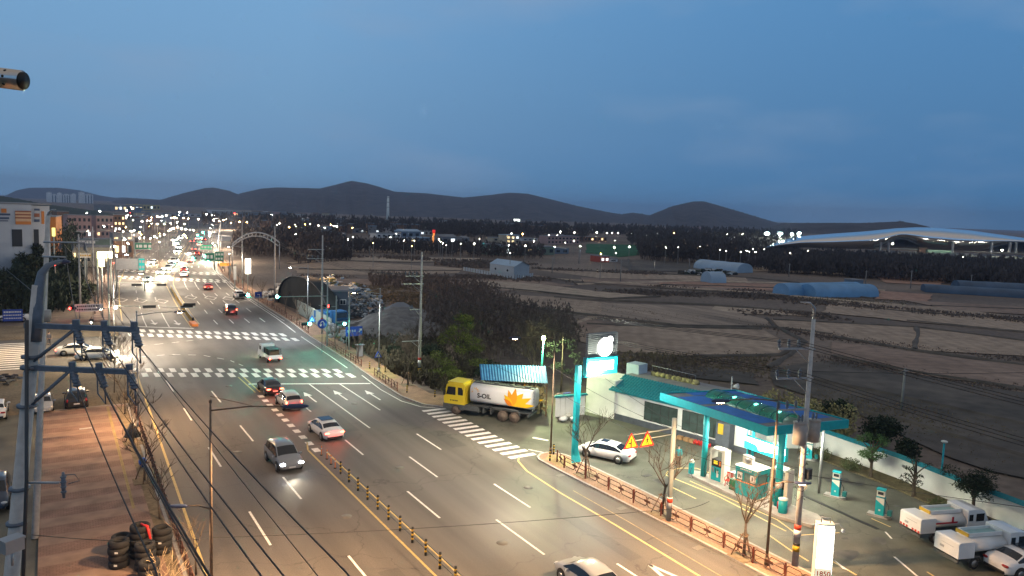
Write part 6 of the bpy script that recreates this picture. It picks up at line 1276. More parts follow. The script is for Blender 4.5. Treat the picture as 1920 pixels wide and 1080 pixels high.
def cuv(u, v): a = Vector(inn[0]).lerp(Vector(inn[1]), u); b = Vector(inn[3]).lerp(Vector(inn[2]), u); return a.lerp(b, v)
for (u0, u1, v0, v1) in ((.12, .36, .05, .98), (.42, .9, .04, .30), (.36, .9, .62, .96), (.0, .10, .3, .98)):
    mb = MB(); mb.add([(*cuv(u0, v0), cz1 + .0), (*cuv(u1, v0), cz1 + .0), (*cuv(u1, v1), cz1 + .0), (*cuv(u0, v1), cz1 + .0)], [(0, 1, 2, 3)]); mb.build('roof_sheet', 'roof_blue', t)
# barrel skylight
mat('skylight_green', (.01, .20, .13), .2, .15, 1); m_ = getm('skylight_green'); m_.node_tree.nodes['Principled BSDF'].inputs['Transmission Weight'].default_value = .45
mb = MB(); vs = []; a = cuv(.14, .52); b = cuv(.92, .42); d = (b - a); nrm_ = Vector((-d.y, d.x)).normalized()
for i in range(8):
    c = a + d * i / 7
    for k in range(9): th = math.pi * k / 8; vs.append((c.x + nrm_.x * math.cos(th) * .95, c.y + nrm_.y * math.cos(th) * .95, cz1 + .01 + math.sin(th) * .55))
fs = [(i * 9 + k, i * 9 + k + 1, (i + 1) * 9 + k + 1, (i + 1) * 9 + k) for i in range(7) for k in range(8)]; mb.add(vs, fs, 0, True); sk = mb.build('skylight', 'skylight_green', t)
mb = MB()
for i in range(8): mb.tube([vs[i * 9 + k] for k in range(9)], .035, 5)
mb.build('skylight_ribs', 'teal_dark', sk)
for i in (2, 4, 6): c = a + d * i / 7; point('skylight_lamp', (c.x, c.y, cz1 + .2), 14, (.7, 1, .8), .15)
for (x_, y_, r_, m) in ((42.6, 39.6, .22, TEAL), (42.9, 32.9, .24, TEAL), (47.6, 39.2, .12, TEAL), (48.2, 33.4, .10, 'galvanised')): mb = MB(); mb.cyl((x_, y_, 0), (x_, y_, cz1 - .5), r_, 14); c_ = mb.build('column', m, t)
mb = MB(); mb.cyl((42.9, 32.9, 1.5), (42.9, 32.9, 1.9), .246, 14); mb.build('column_band', 'white_paint', t)
for (x_, y_) in ((43.2, 40.6), (43.2, 37.4), (43.2, 34.6), (46.4, 40), (46.4, 36.5), (46.6, 33.6)):
    mb = MB(); mb.box((x_, y_, cz1 - .53), (.9, .35, .06)); mb.build('ceiling_light', 'canopy_light', t); s_ = spot('canopy_lamp', (x_, y_, cz1 - .60), (x_, y_, 0), 480, (1, 1, .78), 165, .3, .3)
mat('canopy_light', emit=(1, 1, .92), es=12, sample=False)
# lit sign below the canopy
xs_ = 46.9; a = HX(1399, 815, xs_); b = HX(1477, 832, xs_); zt_, zb_ = a.z, HX(1399, 839, xs_).z; t = thing('lit_sign', 'long glowing white and turquoise sign under the canopy behind the booth', 'light box sign', (xs_, (a.y + b.y) / 2, 0)); L_ = a.y - b.y
mb = MB(); mb.box((0, 0, (zt_ + zb_) / 2), (.3, L_, zt_ - zb_)); mb.build('box', 'teal_dark', t); mb = MB(); mb.box((-.16, 0, (zt_ + zb_) / 2), (.02, L_ * .98, (zt_ - zb_) * .96)); mb.build('lit_panel', 'sign_lit_teal', t)
hz = zt_ - zb_; mb = MB(); mb.add([(-.175, L_ * .49, zt_ - .05), (-.175, -L_ * .49, zt_ - .05), (-.175, -L_ * .49, zb_ + hz * .48), (-.175, L_ * .12, zb_ + hz * .18), (-.175, L_ * .2, zb_ + hz * .55), (-.175, L_ * .49, zb_ + hz * .62)], [(0, 1, 2, 3, 4, 5)]); mb.build('white_glow', 'sign_lit', t)
for s_ in (-1, 1): mb = MB(); mb.cyl((0, s_ * L_ * .46, zt_), (0, s_ * L_ * .46, cz1 - .5), .04, 8); mb.build('hanger', 'teal', t)
mb = MB(); mb.cyl((.1, L_ * .46, 0), (.1, L_ * .46, zb_), .07, 8); mb.build('post', 'teal', t)
# large dispensers on the island
mat('disp_white', (.70, .70, .62), .5, .06, 2); mat('disp_yellow', emit=(.95, .65, .03), es=.55, sample=False)
def dispenser(label, x, y, ang, glow=True):
    t = thing('fuel_dispenser', label, 'fuel pump', (x, y, .18), ang); mb = MB(); mb.box((-.55, 0, 1.25), (.16, .78, 2.5)); mb.box((.55, 0, 1.25), (.26, .78, 2.5)); mb.box((0, 0, 2.42), (1.26, .8, .16)); fr = mb.build('frame', 'disp_white', t)
    mb = MB(); mb.box((-.05, 0, 1.35), (.95, .70, .55)); mb.build('display_unit', 'black', t)
    for s_ in (-1, 1):
        mb = MB(); mb.box((-.12, s_ * .36, 1.42), (.34, .02, .26)); mb.build('display', 'disp_yellow', t); mb = MB(); mb.box((.26, s_ * .36, 1.40), (.14, .02, .34)); mb.build('price_panel', 'delineator', t)
        for k in range(3): mb = MB(); mb.tube([(-.3 + k * .22, s_ * .38, 1.0), (-.28 + k * .22, s_ * .44, .88), (-.26 + k * .22, s_ * .40, .62)], [.03, .035, .025], 6); mb.build('nozzle', 'black' if k else 'red', t)
    mb = MB(); mb.box((-.05, 0, .55), (.95, .72, 1.08)); mb.build('lower_cabinet', 'teal', t); mb = MB(); mb.box((.1, -.365, .55), (.16, .01, .5)); mb.box((.1, .365, .55), (.16, .01, .5)); mb.build('emblem', 'white_paint', t)
    mb = MB(); mb.tube([(-.6, 0, 2.2), (-.95, -.3, 1.6), (-1.1, -.4, .6), (-.9, -.5, .08), (-.6, -.45, .9)], .025, 6); mb.build('hose', 'black', t)
    return t
dispenser('large white and teal fuel dispenser beside the first canopy column', 43.0, 38.4, R(-82)); dispenser('large fuel dispenser behind the teal booth', 43.6, 32.0 + 1.2, R(-82))
# booth
t = thing('station_booth', 'small teal booth with windows and an air unit on its roof', 'booth', (42.9, 35.2, .18), R(-84)); mb = MB(); mb.box((0, 0, .5), (1.75, 1.5, 1.0)); mb.build('lower_wall', 'teal_booth', t); mat('teal_booth', (.015, .34, .40), .5, .1, 3); mat('booth_glass', (.12, .20, .20), .1, .3, 3)
mb = MB(); mb.box((0, 0, 1.38), (1.62, 1.38, .76)); mb.build('window', 'booth_glass', t); mb = MB()
for sx in (-1, 1):
    for sy in (-1, 1): mb.box((sx * .84, sy * .71, 1.38), (.1, .1, .78))
mb.box((-.25, -.72, 1.38), (.08, .06, .78)); mb.box((-.25, .72, 1.38), (.08, .06, .78)); mb.build('window_frame', 'teal_booth', t)
mb = MB(); mb.box((0, 0, 1.92), (1.8, 1.55, .32)); mb.build('fascia', 'teal_booth', t); mb = MB(); mb.box((0, 0, 2.10), (1.86, 1.6, .06)); mb.build('roof', 'disp_white', t)
for s_ in (-1, 1):
    mb = MB(); [mb.box((-.45 + k * .14, s_ * .78, 1.93), (.09, .015, .11)) for k in range(7)]; mb.build('lettering', 'white_paint', t)
    mb = MB(); mb.box((-.55, s_ * .735, 1.40), (.42, .02, .5)); mb.box((.55, s_ * .735, 1.40), (.45, .02, .5)); mb.build('paper_notice', 'white_paint', t); mb = MB(); mb.box((-.6, s_ * .75, 1.38), (.1, .01, .25)); mb.box((-.45, s_ * .75, 1.34), (.07, .01, .2)); mb.box((.5, s_ * .75, 1.42), (.08, .01, .3)); mb.build('notice_print', 'black', t)
mb = MB(); mb.box((0, 0, 1.0), (1.78, 1.53, .05)); mb.build('sill', 'delineator', t); point('booth_lamp', (42.9, 35.2, 1.75), 40, (1, 1, .95), .2)
t = thing('air_unit', 'cream outdoor air unit on top of the teal booth', 'air unit', (42.95, 35.65, 2.31), R(-84)); mb = MB(); mb.box((0, 0, .32), (.8, .32, .62)); mb.build('casing', 'disp_white', t)
for s_ in (-1, 1): mb = MB(); mb.cyl((.05, s_ * .155, .32), (.05, s_ * .175, .32), .24, 18); mb.build('fan_grille', 'galvanised', t)
# red chair, green bin
t = thing('plastic_chair', 'red plastic chair between the dispenser and the green bin', 'chair', (42.7, 37.15, .18), R(200)); mb = MB(); mb.box((0, 0, .44), (.46, .46, .04)); mb.build('seat', 'red', t); mb = MB(); [mb.box((-.22, k * .1, .72), (.035, .06, .5)) for k in (-2, -1, 0, 1, 2)]; mb.box((-.22, 0, .96), (.05, .5, .08)); mb.build('backrest', 'red', t)
for sx in (-1, 1):
    mb = MB(); mb.tube([(-.22, sx * .24, .68), (.2, sx * .26, .66), (.2, sx * .24, .44)], .025, 6); mb.build('armrest', 'red', t)
    for sy in (-1, 1): mb = MB(); mb.tube([(sx * .2, sy * .2, 0), (sx * .18, sy * .18, .44)], .025, 6); mb.build('leg', 'red', t)
t = thing('waste_bin', 'green metal bin beside the teal booth', 'bin', (42.55, 36.35, .18), R(-84)); mb = MB(); mb.box((0, 0, .4), (.75, .55, .8)); mb.build('body', 'bin_green', t); mat('bin_green', (.01, .16, .08), .5, .15, 4); mb = MB(); mb.box((-.1, .05, .82), (.3, .2, .06)); mb.box((.1, -.1, .84), (.25, .2, .1)); mb.build('rubbish', 'white_paint', t)
mb = MB(); [mb.box((sx * .36, sy * .26, 1.05), (.03, .03, .5)) for sx in (-1, 1) for sy in (-1, 1)]; mb.box((0, 0, 1.3), (.76, .56, .03)); mb.build('frame', 'galvanised', t)
t = thing('hose_reel', 'white and teal air hose stand by the first column', 'hose stand', (42.1, 40.4, .0)); mb = MB(); mb.box((0, 0, .55), (.3, .3, 1.1)); mb.build('stand', 'teal', t); mb = MB(); mb.ball((0, 0, 1.15), (.22, .2, .18), 10, 6); mb.build('head', 'disp_white', t); mb = MB(); mb.tube([(.1, 0, .9), (-.4, -.3, .5), (-.3, -.5, .05), (.3, -.6, .03), (.6, -.1, .03)], .025, 6); mb.build('hose', 'black', t)
t = thing('oil_drum', 'teal drum stand at the foot of the second canopy column', 'drum', (42.2, 31.9, .1)); mb = MB(); mb.cyl((0, 0, 0), (0, 0, 1.0), .3, 16); mb.build('body', 'teal', t); mb = MB(); mb.cyl((0, 0, 1.0), (0, 0, 1.06), .33, 16); mb.build('lid', 'disp_white', t)
t = thing('fire_extinguisher', 'small red fire extinguisher beside the teal drum', 'extinguisher', (42.5, 32.5, .18)); mb = MB(); mb.cyl((0, 0, 0), (0, 0, .45), .09, 12); mb.ball((0, 0, .45), .09, 10, 6); mb.build('cylinder', 'red', t); mb = MB(); mb.tube([(0, 0, .5), (0, 0, .6), (.12, 0, .6)], .02, 6); mb.build('handle', 'black', t)
# slim pumps
def slim_pump(label, x, y, ang):
    t = thing('fuel_pump', label, 'fuel pump', (x, y, 0), ang); mb = MB(); mb.prism([(-.75, -.3), (.55, -.3), (.75, 0), (.55, .3), (-.75, .3)], -.02, .14); mb.build('plinth', 'concrete', t); mb = MB(); mb.box((0, 0, .75), (.55, .42, 1.25)); mb.build('cabinet', 'teal', t)
    for s_ in (-1, 1): mb = MB(); mb.add([(-.27, s_ * .216, 1.36), (.27, s_ * .216, 1.36), (.27, s_ * .216, .85), (-.27, s_ * .216, 1.2)], [(0, 1, 2, 3)]); mb.build('stripe', 'white_paint' if s_ > 0 else 'disp_white', t); mb = MB(); mb.box((0, s_ * .216, .5), (.12, .01, .12)); mb.build('emblem', 'white_paint', t)
    mb = MB(); mb.box((0, 0, 1.66), (.50, .36, .42)); hd_ = mb.build('head', 'disp_white', t); mb = MB(); [mb.box((0, s_ * .185, 1.68), (.36, .02, .2)) for s_ in (-1, 1)]; mb.build('display', 'window_dark', hd_); mb = MB(); mb.box((0, 0, 1.92), (.56, .44, .10)); mb.build('cap', 'teal', t)
    mb = MB(); mb.tube([(.28, 0, 1.2), (.5, .1, .8), (.55, .0, .3), (.75, -.2, .16), (.4, -.45, .16)], .025, 6); mb.build('hose', 'black', t); mb = MB(); mb.box((.62, 0, .4), (.25, .35, .35)); mb.build('hose_holder', 'teal_dark', t); return t
st = MB(); rs = random.Random(15)
for _ in range(34):
    x_, y_ = rs.uniform(36.8, 53), rs.uniform(20, 60); n_ = 9; r_ = rs.uniform(.15, .8)
    if 40.8 < x_ < 44.6 and 28 < y_ < 42 or x_ > 45 and y_ > 42: continue
    st.poly([(x_ + math.cos(6.283 * j / n_) * r_ * rs.uniform(.5, 1.4), y_ + math.sin(6.283 * j / n_) * r_ * rs.uniform(.4, 1.1), -.003) for j in range(n_)])
tag(st.build('oil_stain', 'oil', fix=False), kind='structure')
slim_pump('slim teal fuel pump with a yellow notice nearer the booth', 48.6, 32.3, R(-70)); slim_pump('slim teal fuel pump nearest the tank trucks', 48.2, 28.6, R(-70)); slim_pump('slim teal pump at the back wall with red parts beside it', 54.2, 38.8, R(-60))
# price sign
y = 22.9; a = HY(1547, 985, y); b = HY(1545, 1080, y); x = a.x; t = thing('price_sign', 'glowing white vertical price sign with the red number 1850', 'price sign', (x, y, 0), R(-38)); W_ = .76; H_ = a.z - b.z + .1; zc = (a.z + b.z) / 2 + .1; cx = 0
mb = MB(); mb.box((cx, 0, zc - .35), (W_ + .08, .5, H_ + .7)); mb.build('case', 'disp_white', t); mb = MB(); mb.box((cx, -.26, zc + .22), (W_, .02, H_ * .78)); mb.build('lit_panel', 'sign_lit', t); mb = MB(); mb.box((cx, -.26, zc - H_ * .5), (W_, .02, H_ * .5)); mb.build('price_panel', 'sign_cream', t); mat('sign_cream', emit=(1, .88, .60), es=.75); mb = MB(); mb.box((cx + W_ / 2 + .05, 0, zc), (.02, .42, H_ * .85)); mb.build('lit_panel', 'sign_lit', t)
text_mesh('1850', .37, 'digit_red', t, (cx, -.285, zc - H_ * .43 - .06), (R(90), 0, 0), off=.006)
mb = MB(); [mb.cyl((cx + s_ * .3, 0, 0), (cx + s_ * .3, 0, zc - H_ / 2), .06, 8) for s_ in (-1, 1)]; mb.build('leg', 'teal', t); mb = MB(); mb.tube([(cx - .2, 0, a.z + .1), (cx - .2, 0, a.z + .42), (cx + .25, 0, a.z + .40), (cx + .25, 0, a.z + .1)], .03, 6); mb.build('top_bracket', 'galvanised', t)
mb = MB(); mb.tube([(cx + .3, 0, a.z + .1), (cx + .7, 0, a.z + .15), (cx + .95, 0, a.z - .12)], .025, 6); mb.ball((cx + .92, 0, a.z - .22), .10, 8, 5); mb.build('spotlight', 'galvanised', t); spot('price_glow', (x - .6, y - .9, zc), (x - 4, y - 5, 0), 700, (1, .97, .88), 150, .5)
mat('digit_red', (.60, .03, .02), .6, 0)
# back wall with teal coping
WP = [(52.2, 43.2), (57.6, 40.6), (56.9, 32.5), (55.6, 26.5), (54.6, 20.5), (52.0, 6.0)]
t = thing('boundary_wall', 'white boundary wall with teal coping behind the pumps', 'wall', (0, 0, 0)); mb = MB(); cp = MB()
for a, b in zip(WP, WP[1:]):
    a = Vector(a); b = Vector(b); d = b - a; c = (a + b) / 2; an = math.atan2(d.y, d.x); mb.box((c.x, c.y, .85), (d.length + .1, .22, 1.74), an)
    cp.add([tuple(Matrix.Translation((c.x, c.y, 0)) @ Matrix.Rotation(an, 4, 'Z') @ Vector(v)) for v in [(-d.length / 2 - .1, -.32, 1.70), (d.length / 2 + .1, -.32, 1.70), (d.length / 2 + .1, .32, 1.70), (-d.length / 2 - .1, .32, 1.70), (-d.length / 2 - .1, 0, 1.98), (d.length / 2 + .1, 0, 1.98)]], [(0, 1, 5, 4), (2, 3, 4, 5), (0, 4, 3), (1, 2, 5), (0, 3, 2, 1)])
mb.build('wall', 'wall_white', t); cp.build('coping', 'tile_teal', t)
pl = MB()
for a, b in zip(WP[1:], WP[2:]):
    a = Vector(a); b = Vector(b); c = (a + b) / 2 + Vector((-1.3, 0)); d = b - a; pl.box((c.x, c.y, .03), (d.length, 2.0, .12), math.atan2(d.y, d.x))
tag(pl.build('planting_bed', 'verge'), kind='structure')
# stock beside the office: cartons and red bottles
for k, (s_, w_) in enumerate(((s_of(1282, .2), .5), (s_of(1294, .2), .45), (s_of(1304, .2), .4))):
    q = A + dA * s_ + nA * .6; tag(MB().box((0, 0, .16), (w_, .4, .32)).build('carton', 'carton', None, (q.x, q.y, 0), ang), ['brown carton nearest the attendant by the office wall', 'middle brown carton by the office wall', 'brown carton next to the red bottles'][k], 'carton')
mat('carton', (.36, .20, .09), .8, .15, 4); b0 = MB(); b0.cyl((0, 0, 0), (0, 0, .28), .10, 10); b0.cyl((0, 0, .28), (0, 0, .36), .04, 8)
bo = None
for k in range(12):
    q = A + dA * (s_of(1310, .2) + (k % 6) * .28) + nA * (.45 + .3 * (k // 6))
    if bo is None: bo = b0.build('bottle', 'red'); o = bo
    else: o = bo.copy(); COL.objects.link(o)
    o.location = (q.x, q.y, 0); tag(o, 'red bottle in the double row along the office wall', 'bottle', 'red bottles along the office wall')
# green lamp post by the shed
x, y = 43.2, 63.2; p = HY(1019, 634, y); t = thing('green_lamp', 'green lamp post with a glaring yellow green globe behind the tanker', 'lamp post', (x, y, 0)); xx = p.x - x; mb = MB(); mb.tube([(xx - .2, 0, 0), (xx, 0, p.z - .2)], [.12, .08], 10); mb.build('post', 'teal_dark', t); mb = MB(); mb.ball((xx, 0, p.z), .22, 14, 8); mb.build('globe', 'lamp_lime', t); mat('lamp_lime', emit=(.85, 1, .35), es=60, sample=False); point('green_lamp_light', (p.x, y - .4, p.z), 2600, (.85, 1, .5), .25)
# blue roofed wood shed behind the truck
t = thing('wood_shed', 'open shed with a corrugated blue roof full of stacked firewood', 'shed', (0, 0, 0)); zf, zb_ = 3.3, 4.4; q4 = [G(902, 713, zf), G(1027, 719, zf), G(1023, 687, zb_), G(899, 683, zb_)]
mb = MB(); n_ = 48; vs = []
for i in range(n_ + 1):
    u = i / n_; dz = .05 if i % 2 else 0; a = q4[0].lerp(q4[1], u); b = q4[3].lerp(q4[2], u); vs += [(a.x, a.y, a.z + dz), (b.x, b.y, b.z + dz)]
mb.add(vs, [(2 * i, 2 * i + 1, 2 * i + 3, 2 * i + 2) for i in range(n_)]); mb.build('roof', 'roof_sky', t, fix=False); mat('roof_sky', (.03, .17, .42), .5, .12, 1.5)
ws = MB(); rs = random.Random(4); a, b = q4[0], q4[1]; d = (b - a); dn_ = Vector((-d.y, d.x, 0)).normalized()
for k in range(260):
    u = rs.random(); z = .2 + rs.random() * 2.7; c = a + d * u; ws.cyl((c.x + dn_.x * .25, c.y + dn_.y * .25, z), (c.x + dn_.x * .9, c.y + dn_.y * .9, z), rs.uniform(.08, .15), 7)
fwp = ws.build('firewood', 'log_end', t); tag(fwp, kind='stuff'); mat('log_end', (.36, .30, .14), .8, .45, 3)
for u in (0.01, .5, .99): mb = MB(); c = a + d * u; mb.cyl((c.x, c.y, 0), (c.x, c.y, 3.3), .07, 8); mb.build('post', 'wood', t)
mb = MB(); c = q4[3].lerp(q4[2], .5); an = math.atan2(d.y, d.x); mb.box((c.x, c.y, 2.1), (d.length, .1, 4.2), an); mb.build('back_wall', 'wood', t)
# panel fence and bags beside the mast
t = thing('panel_fence', 'white panelled yard fence with a teal top rail beside the tanker', 'fence', (0, 0, 0)); a = G(1040, 782); b = G(1096, 777); d = b - a; c = (a + b) / 2; an = math.atan2(d.y, d.x)
for k in range(6): mb = MB(); q = a + d * (k + .5) / 6; mb.box((q.x, q.y, 1.0), (d.length / 6 - .04, .06, 2.0), an); mb.build('panel', 'wall_white', t)
mb = MB(); mb.box((c.x, c.y, 2.08), (d.length + .3, .5, .14), an); mb.build('top_rail', 'tile_teal', t)
for k, (px, py, s_) in enumerate(((1056, 790, .45), (1066, 783, .4), (1075, 790, .42), (1062, 776, .35))):
    g = G(px, py); tag(MB().ball((0, 0, s_ * .6), (s_, s_ * .8, s_ * .6), 12, 8, jit=.15).build('rubbish_bag', ['white_paint', 'disp_white', 'galvanised', 'white_paint'][k], None, (g.x, g.y, 0)), ['white rubbish bag nearest the tanker tail', 'cream rubbish bag by the panel fence', 'grey rubbish bag nearest the sign mast', 'small white bag at the back of the bag pile'][k], 'bag')
# loudspeaker pole, teal lamp pole and box behind the wall
p0 = Vector((51.5, 45.2)); t = thing('horn_speaker', 'pole with a white horn speaker behind the canopy', 'loudspeaker', (p0.x, p0.y, 0)); hz_ = Zt(p0, 706); mb = MB(); mb.cyl((0, 0, 0), (0, 0, hz_), .06, 8); mb.build('pole', 'galvanised', t); mb = MB(); mb.tube([(.15, 0, hz_ - .9), (.6, -.2, hz_ - .9)], [.05, .28], 12); mb.build('horn', 'white_paint', t)
g = G(1762, 920); t = thing('garden_lamp', 'unlit teal lamp pole standing behind the back wall', 'lamp post', (g.x, g.y, 0)); mb = MB(); mb.cyl((0, 0, 0), (0, 0, Zt(g, 832)), .07, 10); mb.build('post', 'teal', t); mb = MB(); mb.ball((0, 0, Zt(g, 828)), (.25, .25, .10), 12, 6); mb.build('lamp_cap', 'disp_white', t)
g = G(1646, 840); t = thing('vent_duct', 'small teal vent hood showing above the clipped pine', 'vent', (g.x, g.y, 0)); mb = MB(); mb.box((0, 0, 1.0), (.5, .5, 2.0)); mb.box((0, 0, 2.1), (1.0, .7, .25)); mb.build('hood', 'teal_dark', t)
# tyres in stacks, blue bag, red hose on the left pavement
rt = MB(); sec_ = [(.20, -.10), (.30, -.125), (.345, -.09), (.355, 0), (.345, .09), (.30, .125), (.20, .10), (.19, 0)]; vs = []; n_ = 22
for k in range(n_):
    a_ = 2 * math.pi * k / n_; vs += [(r_ * math.cos(a_), r_ * math.sin(a_), z_ + .125) for r_, z_ in sec_]
rt.add(vs, [(k * 8 + j, ((k + 1) % n_) * 8 + j, ((k + 1) % n_) * 8 + (j + 1) % 8, k * 8 + (j + 1) % 8) for k in range(n_) for j in range(8)], 0, True); tyre = None
SL = {0: 'tyre in the leftmost tall stack on the red pavement', 1: 'tyre in the stack behind the leftmost one', 2: 'tyre in the stack nearest the pale dead shrub', 3: 'tyre in the stack draped with a red strap', 4: 'tyre in the front row cut by the bottom edge', 5: 'tyre in the stack closest to the railing'}
for k, (x, y, n_) in enumerate([(2.75, 43.9, 4), (3.0, 45.4, 3), (3.95, 42.9, 4), (3.85, 44.6, 5), (4.0, 41.4, 3), (5.0, 44.6, 4)]):
    for j in range(n_):
        if tyre is None: tyre = rt.build('tyre', 'rubber'); o = tyre
        else: o = tyre.copy(); COL.objects.link(o)
        o.scale = (1.5,) * 3; o.location = (x + rnd.uniform(-.03, .03), y + rnd.uniform(-.03, .03), .12 + j * .375); tag(o, SL[k], 'tyre', SL[k].replace('tyre in', 'tyres in'))
        o.rotation_euler.z = rnd.uniform(0, 6)
for k, (x, y, z) in enumerate([(2.55, 43.38, .4), (2.6, 43.37, 1.1), (3.75, 42.38, .7), (3.9, 40.88, .5), (4.8, 44.07, .9)]):
    tag(MB().box((0, 0, 0), (.16, .012, .10)).build('tyre_label', 'white_paint', None, (x, y, z), R(-20)), 'small white sticker on the side of a stacked tyre', 'sticker', 'white stickers on the stacked tyres')
t = MB(); t.tube([(3.9, 44.5, 2.05), (4.2, 44.15, 1.95), (4.3, 44.0, 1.4), (4.35, 43.95, .9)], [.06, .09, .07, .05], 6); tag(t.build('red_strap', 'red'), 'red strap hanging over the tyre stacks', 'strap'); g = G(268, 878); tag(MB().ball((0, 0, .35), (.28, .4, .35), 12, 8, jit=.18).build('bag', 'bag_blue', None, (g.x, g.y, .12)), 'blue and white bag leaning in the left planting strip', 'bag'); mat('bag_blue', (.04, .14, .50), .5, .6, 3)
mb = MB(); [mb.box((x, y, .127), (.95, .4, .012), .05) for (x, y) in ((1.35, 41.3), (2.2, 72.5))]; tag(mb.build('drain_cover', 'manhole_pale'), kind='structure'); mat('manhole_pale', (.42, .40, .37), .8, .15, 12)
mb = MB(); [mb.box((x, y, .004), (.75, .45, .012), .1) for (x, y) in ((32.9, 45.0), (32.95, 37.8), (33.2, 30.9), (49.0, 24.0))]; tag(mb.build('drain_grate', 'manhole'), kind='structure')
mb = MB(); mb.tube([(5.5, 68.5, .1), (5.4, 68.4, 1.3)], [.7, .12], 8); tag(mb.build('wire_bundle', 'wire_net', None), 'grey net covered stack on the left strip', 'net bundle'); mat('wire_net', (.13, .13, .12), .8, .4, 9)
t = thing('control_cabinet', 'grey control cabinet behind the railing near the U turn sign', 'cabinet', (34.6, 93.5, .12)); mb = MB(); mb.box((0, 0, .85), (.7, .5, 1.5)); mb.build('body', 'render_grey', t); mb = MB(); mb.box((0, 0, 1.64), (1.1, .75, .08)); mb.build('roof', 'galvanised', t)
# ============================================================ FAR BUILDINGS
mat('tower_white', (.80, .82, .84), .8, .04, .2); mat('far_white', (.55, .56, .58), .8, .08, .2); mat('far_pink', (.42, .28, .26), .85, .08, .2); mat('far_grey', (.22, .23, .25), .85, .12, .2); mat('far_cream', (.40, .36, .28), .85, .1, .2); mat('far_brown', (.20, .12, .08), .85, .15, .2); mat('far_blue', (.14, .20, .28), .7, .12, .2); mat('far_orange', (.50, .17, .03), .7, .08, .3); mat('far_green', (.16, .22, .18), .8, .1, .3); mat('far_yellow', (.55, .45, .22), .8, .08, .2); mat('far_red', (.40, .07, .04), .7, .08, .2); mat('sheet_blue', (.16, .30, .50), .4, .10, .3); mat('sheet_pale', (.30, .42, .55), .45, .1, .2)
def bld(label, px0, px1, pyb, pyt, m, nx=0, nz=0, lit=0, deep=10, roof='flat', group=None, name='building', skew=0, cat='building', wm='window_dark', rm=None, seed=0):
    a = G(px0, pyb); b = G(px1, pyb); c = (a + b) / 2; d = (b - a); W_ = d.length; H_ = Zt(c, pyt); an = math.atan2(d.y, d.x) + R(skew); t = thing(name, label, cat, (c.x, c.y, 0), an, group); mb = MB(); mb.box((0, deep / 2, H_ / 2), (W_, deep, H_)); mb.build('wall', m, t)
    mb = MB()
    if roof == 'flat': mb.box((0, deep / 2, H_ + .15), (W_ + .3, deep + .3, .3)); 
    elif roof == 'gable':
        h2 = H_ * .35; mb.add([(-W_ / 2 - .3, -.3, H_), (W_ / 2 + .3, -.3, H_), (W_ / 2 + .3, deep + .3, H_), (-W_ / 2 - .3, deep + .3, H_), (-W_ / 2 - .3, deep / 2, H_ + h2), (W_ / 2 + .3, deep / 2, H_ + h2)], [(0, 1, 5, 4), (2, 3, 4, 5), (0, 4, 3), (1, 2, 5)])
    mb.build('roof', rm or 'far_grey', t); rs = random.Random(seed + int(px0 * 7))
    for i in range(nx):
        for j in range(nz):
            mb = MB(); mb.box((-W_ / 2 + W_ * (i + .5) / nx, -.03, H_ * (j + .6) / (nz + .2)), (W_ / nx * .5, .08, H_ / nz * .42)); mb.build('window', ('window_lit' if rs.random() < .5 else 'window_cool') if rs.random() < lit else wm, t)
    return t
# big white building with sign boards
g0 = G(-60, 545); 
a = G(-90, 530); b = G(63, 523); c2 = G(83, 520); Hm = Zt(b, 384)
t = thing('white_commercial_building', 'tall blank white building with sign boards at the left edge', 'building', (b.x, b.y, 0)); an = math.atan2((b - a).y, (b - a).x); Wf = (b - a).length
t.rotation_euler.z = an; mb = MB(); mb.box((-Wf / 2, 9, Hm / 2), (Wf, 18, Hm)); mb.build('wall', 'wall_shop', t)
d2 = (c2 - b).length; mb = MB(); mb.box((d2 / 2, 9.6, Hm / 2 - .1), (d2, 17, Hm - .2)); mb.build('side_wing', 'wall_shop', t); mat('wall_shop', (.40, .44, .50), .85, .06, .2); mb = MB(); mb.box((-Wf / 2 + d2 / 2, 9, Hm + .2), (Wf + d2, 18, .3)); mb.build('roof', 'far_grey', t)
def fx(px, py): return HYl(px, py)
def loc(px, py):
    r = ray(px, py); n = Vector((math.sin(an), -math.cos(an), 0)); tt = (b.x * n.x + b.y * n.y) / (r.x * n.x + r.y * n.y); p = Vector((r.x * tt, r.y * tt, HC + r.z * tt)) - Vector((b.x, b.y, 0)); return (p.x * math.cos(an) + p.y * math.sin(an), p.z)
def wpanel(name, px0, py0, px1, py1, m, dep=.12, par=None, off=0):
    x0, z0 = loc(px0, py0); x1, z1 = loc(px1, py1); mb = MB(); mb.box(((x0 + x1) / 2, -dep / 2 - off, (z0 + z1) / 2), (abs(x1 - x0), dep, abs(z1 - z0))); return mb.build(name, m, par or t)
o = wpanel('sign_board', 28, 396, 58, 420, 'sb_tan'); mat('sb_tan', (.55, .36, .22), .7, .1, .5); mat('sb_brown', (.24, .08, .04), .7, .1, .5); mat('sb_navy', (.03, .06, .13), .6, .1, .5)
for k in range(3): wpanel('sign_stripe', 28, 395 + k * 6, 58, 398 + k * 6, 'sb_brown', .05, o, .12)
wpanel('sign_stripe', 29, 415, 58, 421, 'far_orange', .05, o, .12)
wpanel('sign_board', 2, 391, 12, 399, 'far_orange'); wpanel('sign_board', -6, 400, 19, 404, 'sb_navy'); wpanel('sign_board', -6, 407, 17, 411, 'sb_navy'); wpanel('sign_board', -6, 413, 15, 415, 'sb_navy')
wpanel('sign_board', 64, 391, 74, 395, 'sb_navy'); wpanel('sign_board', 64, 400, 74, 407, 'sb_brown'); wpanel('sign_board', 64, 411, 74, 416, 'sb_navy'); wpanel('sign_board', 77, 396, 83, 420, 'far_orange')
wpanel('window', 22, 430, 42, 462, 'window_dark'); wpanel('window', 63, 430, 73, 462, 'window_dark')
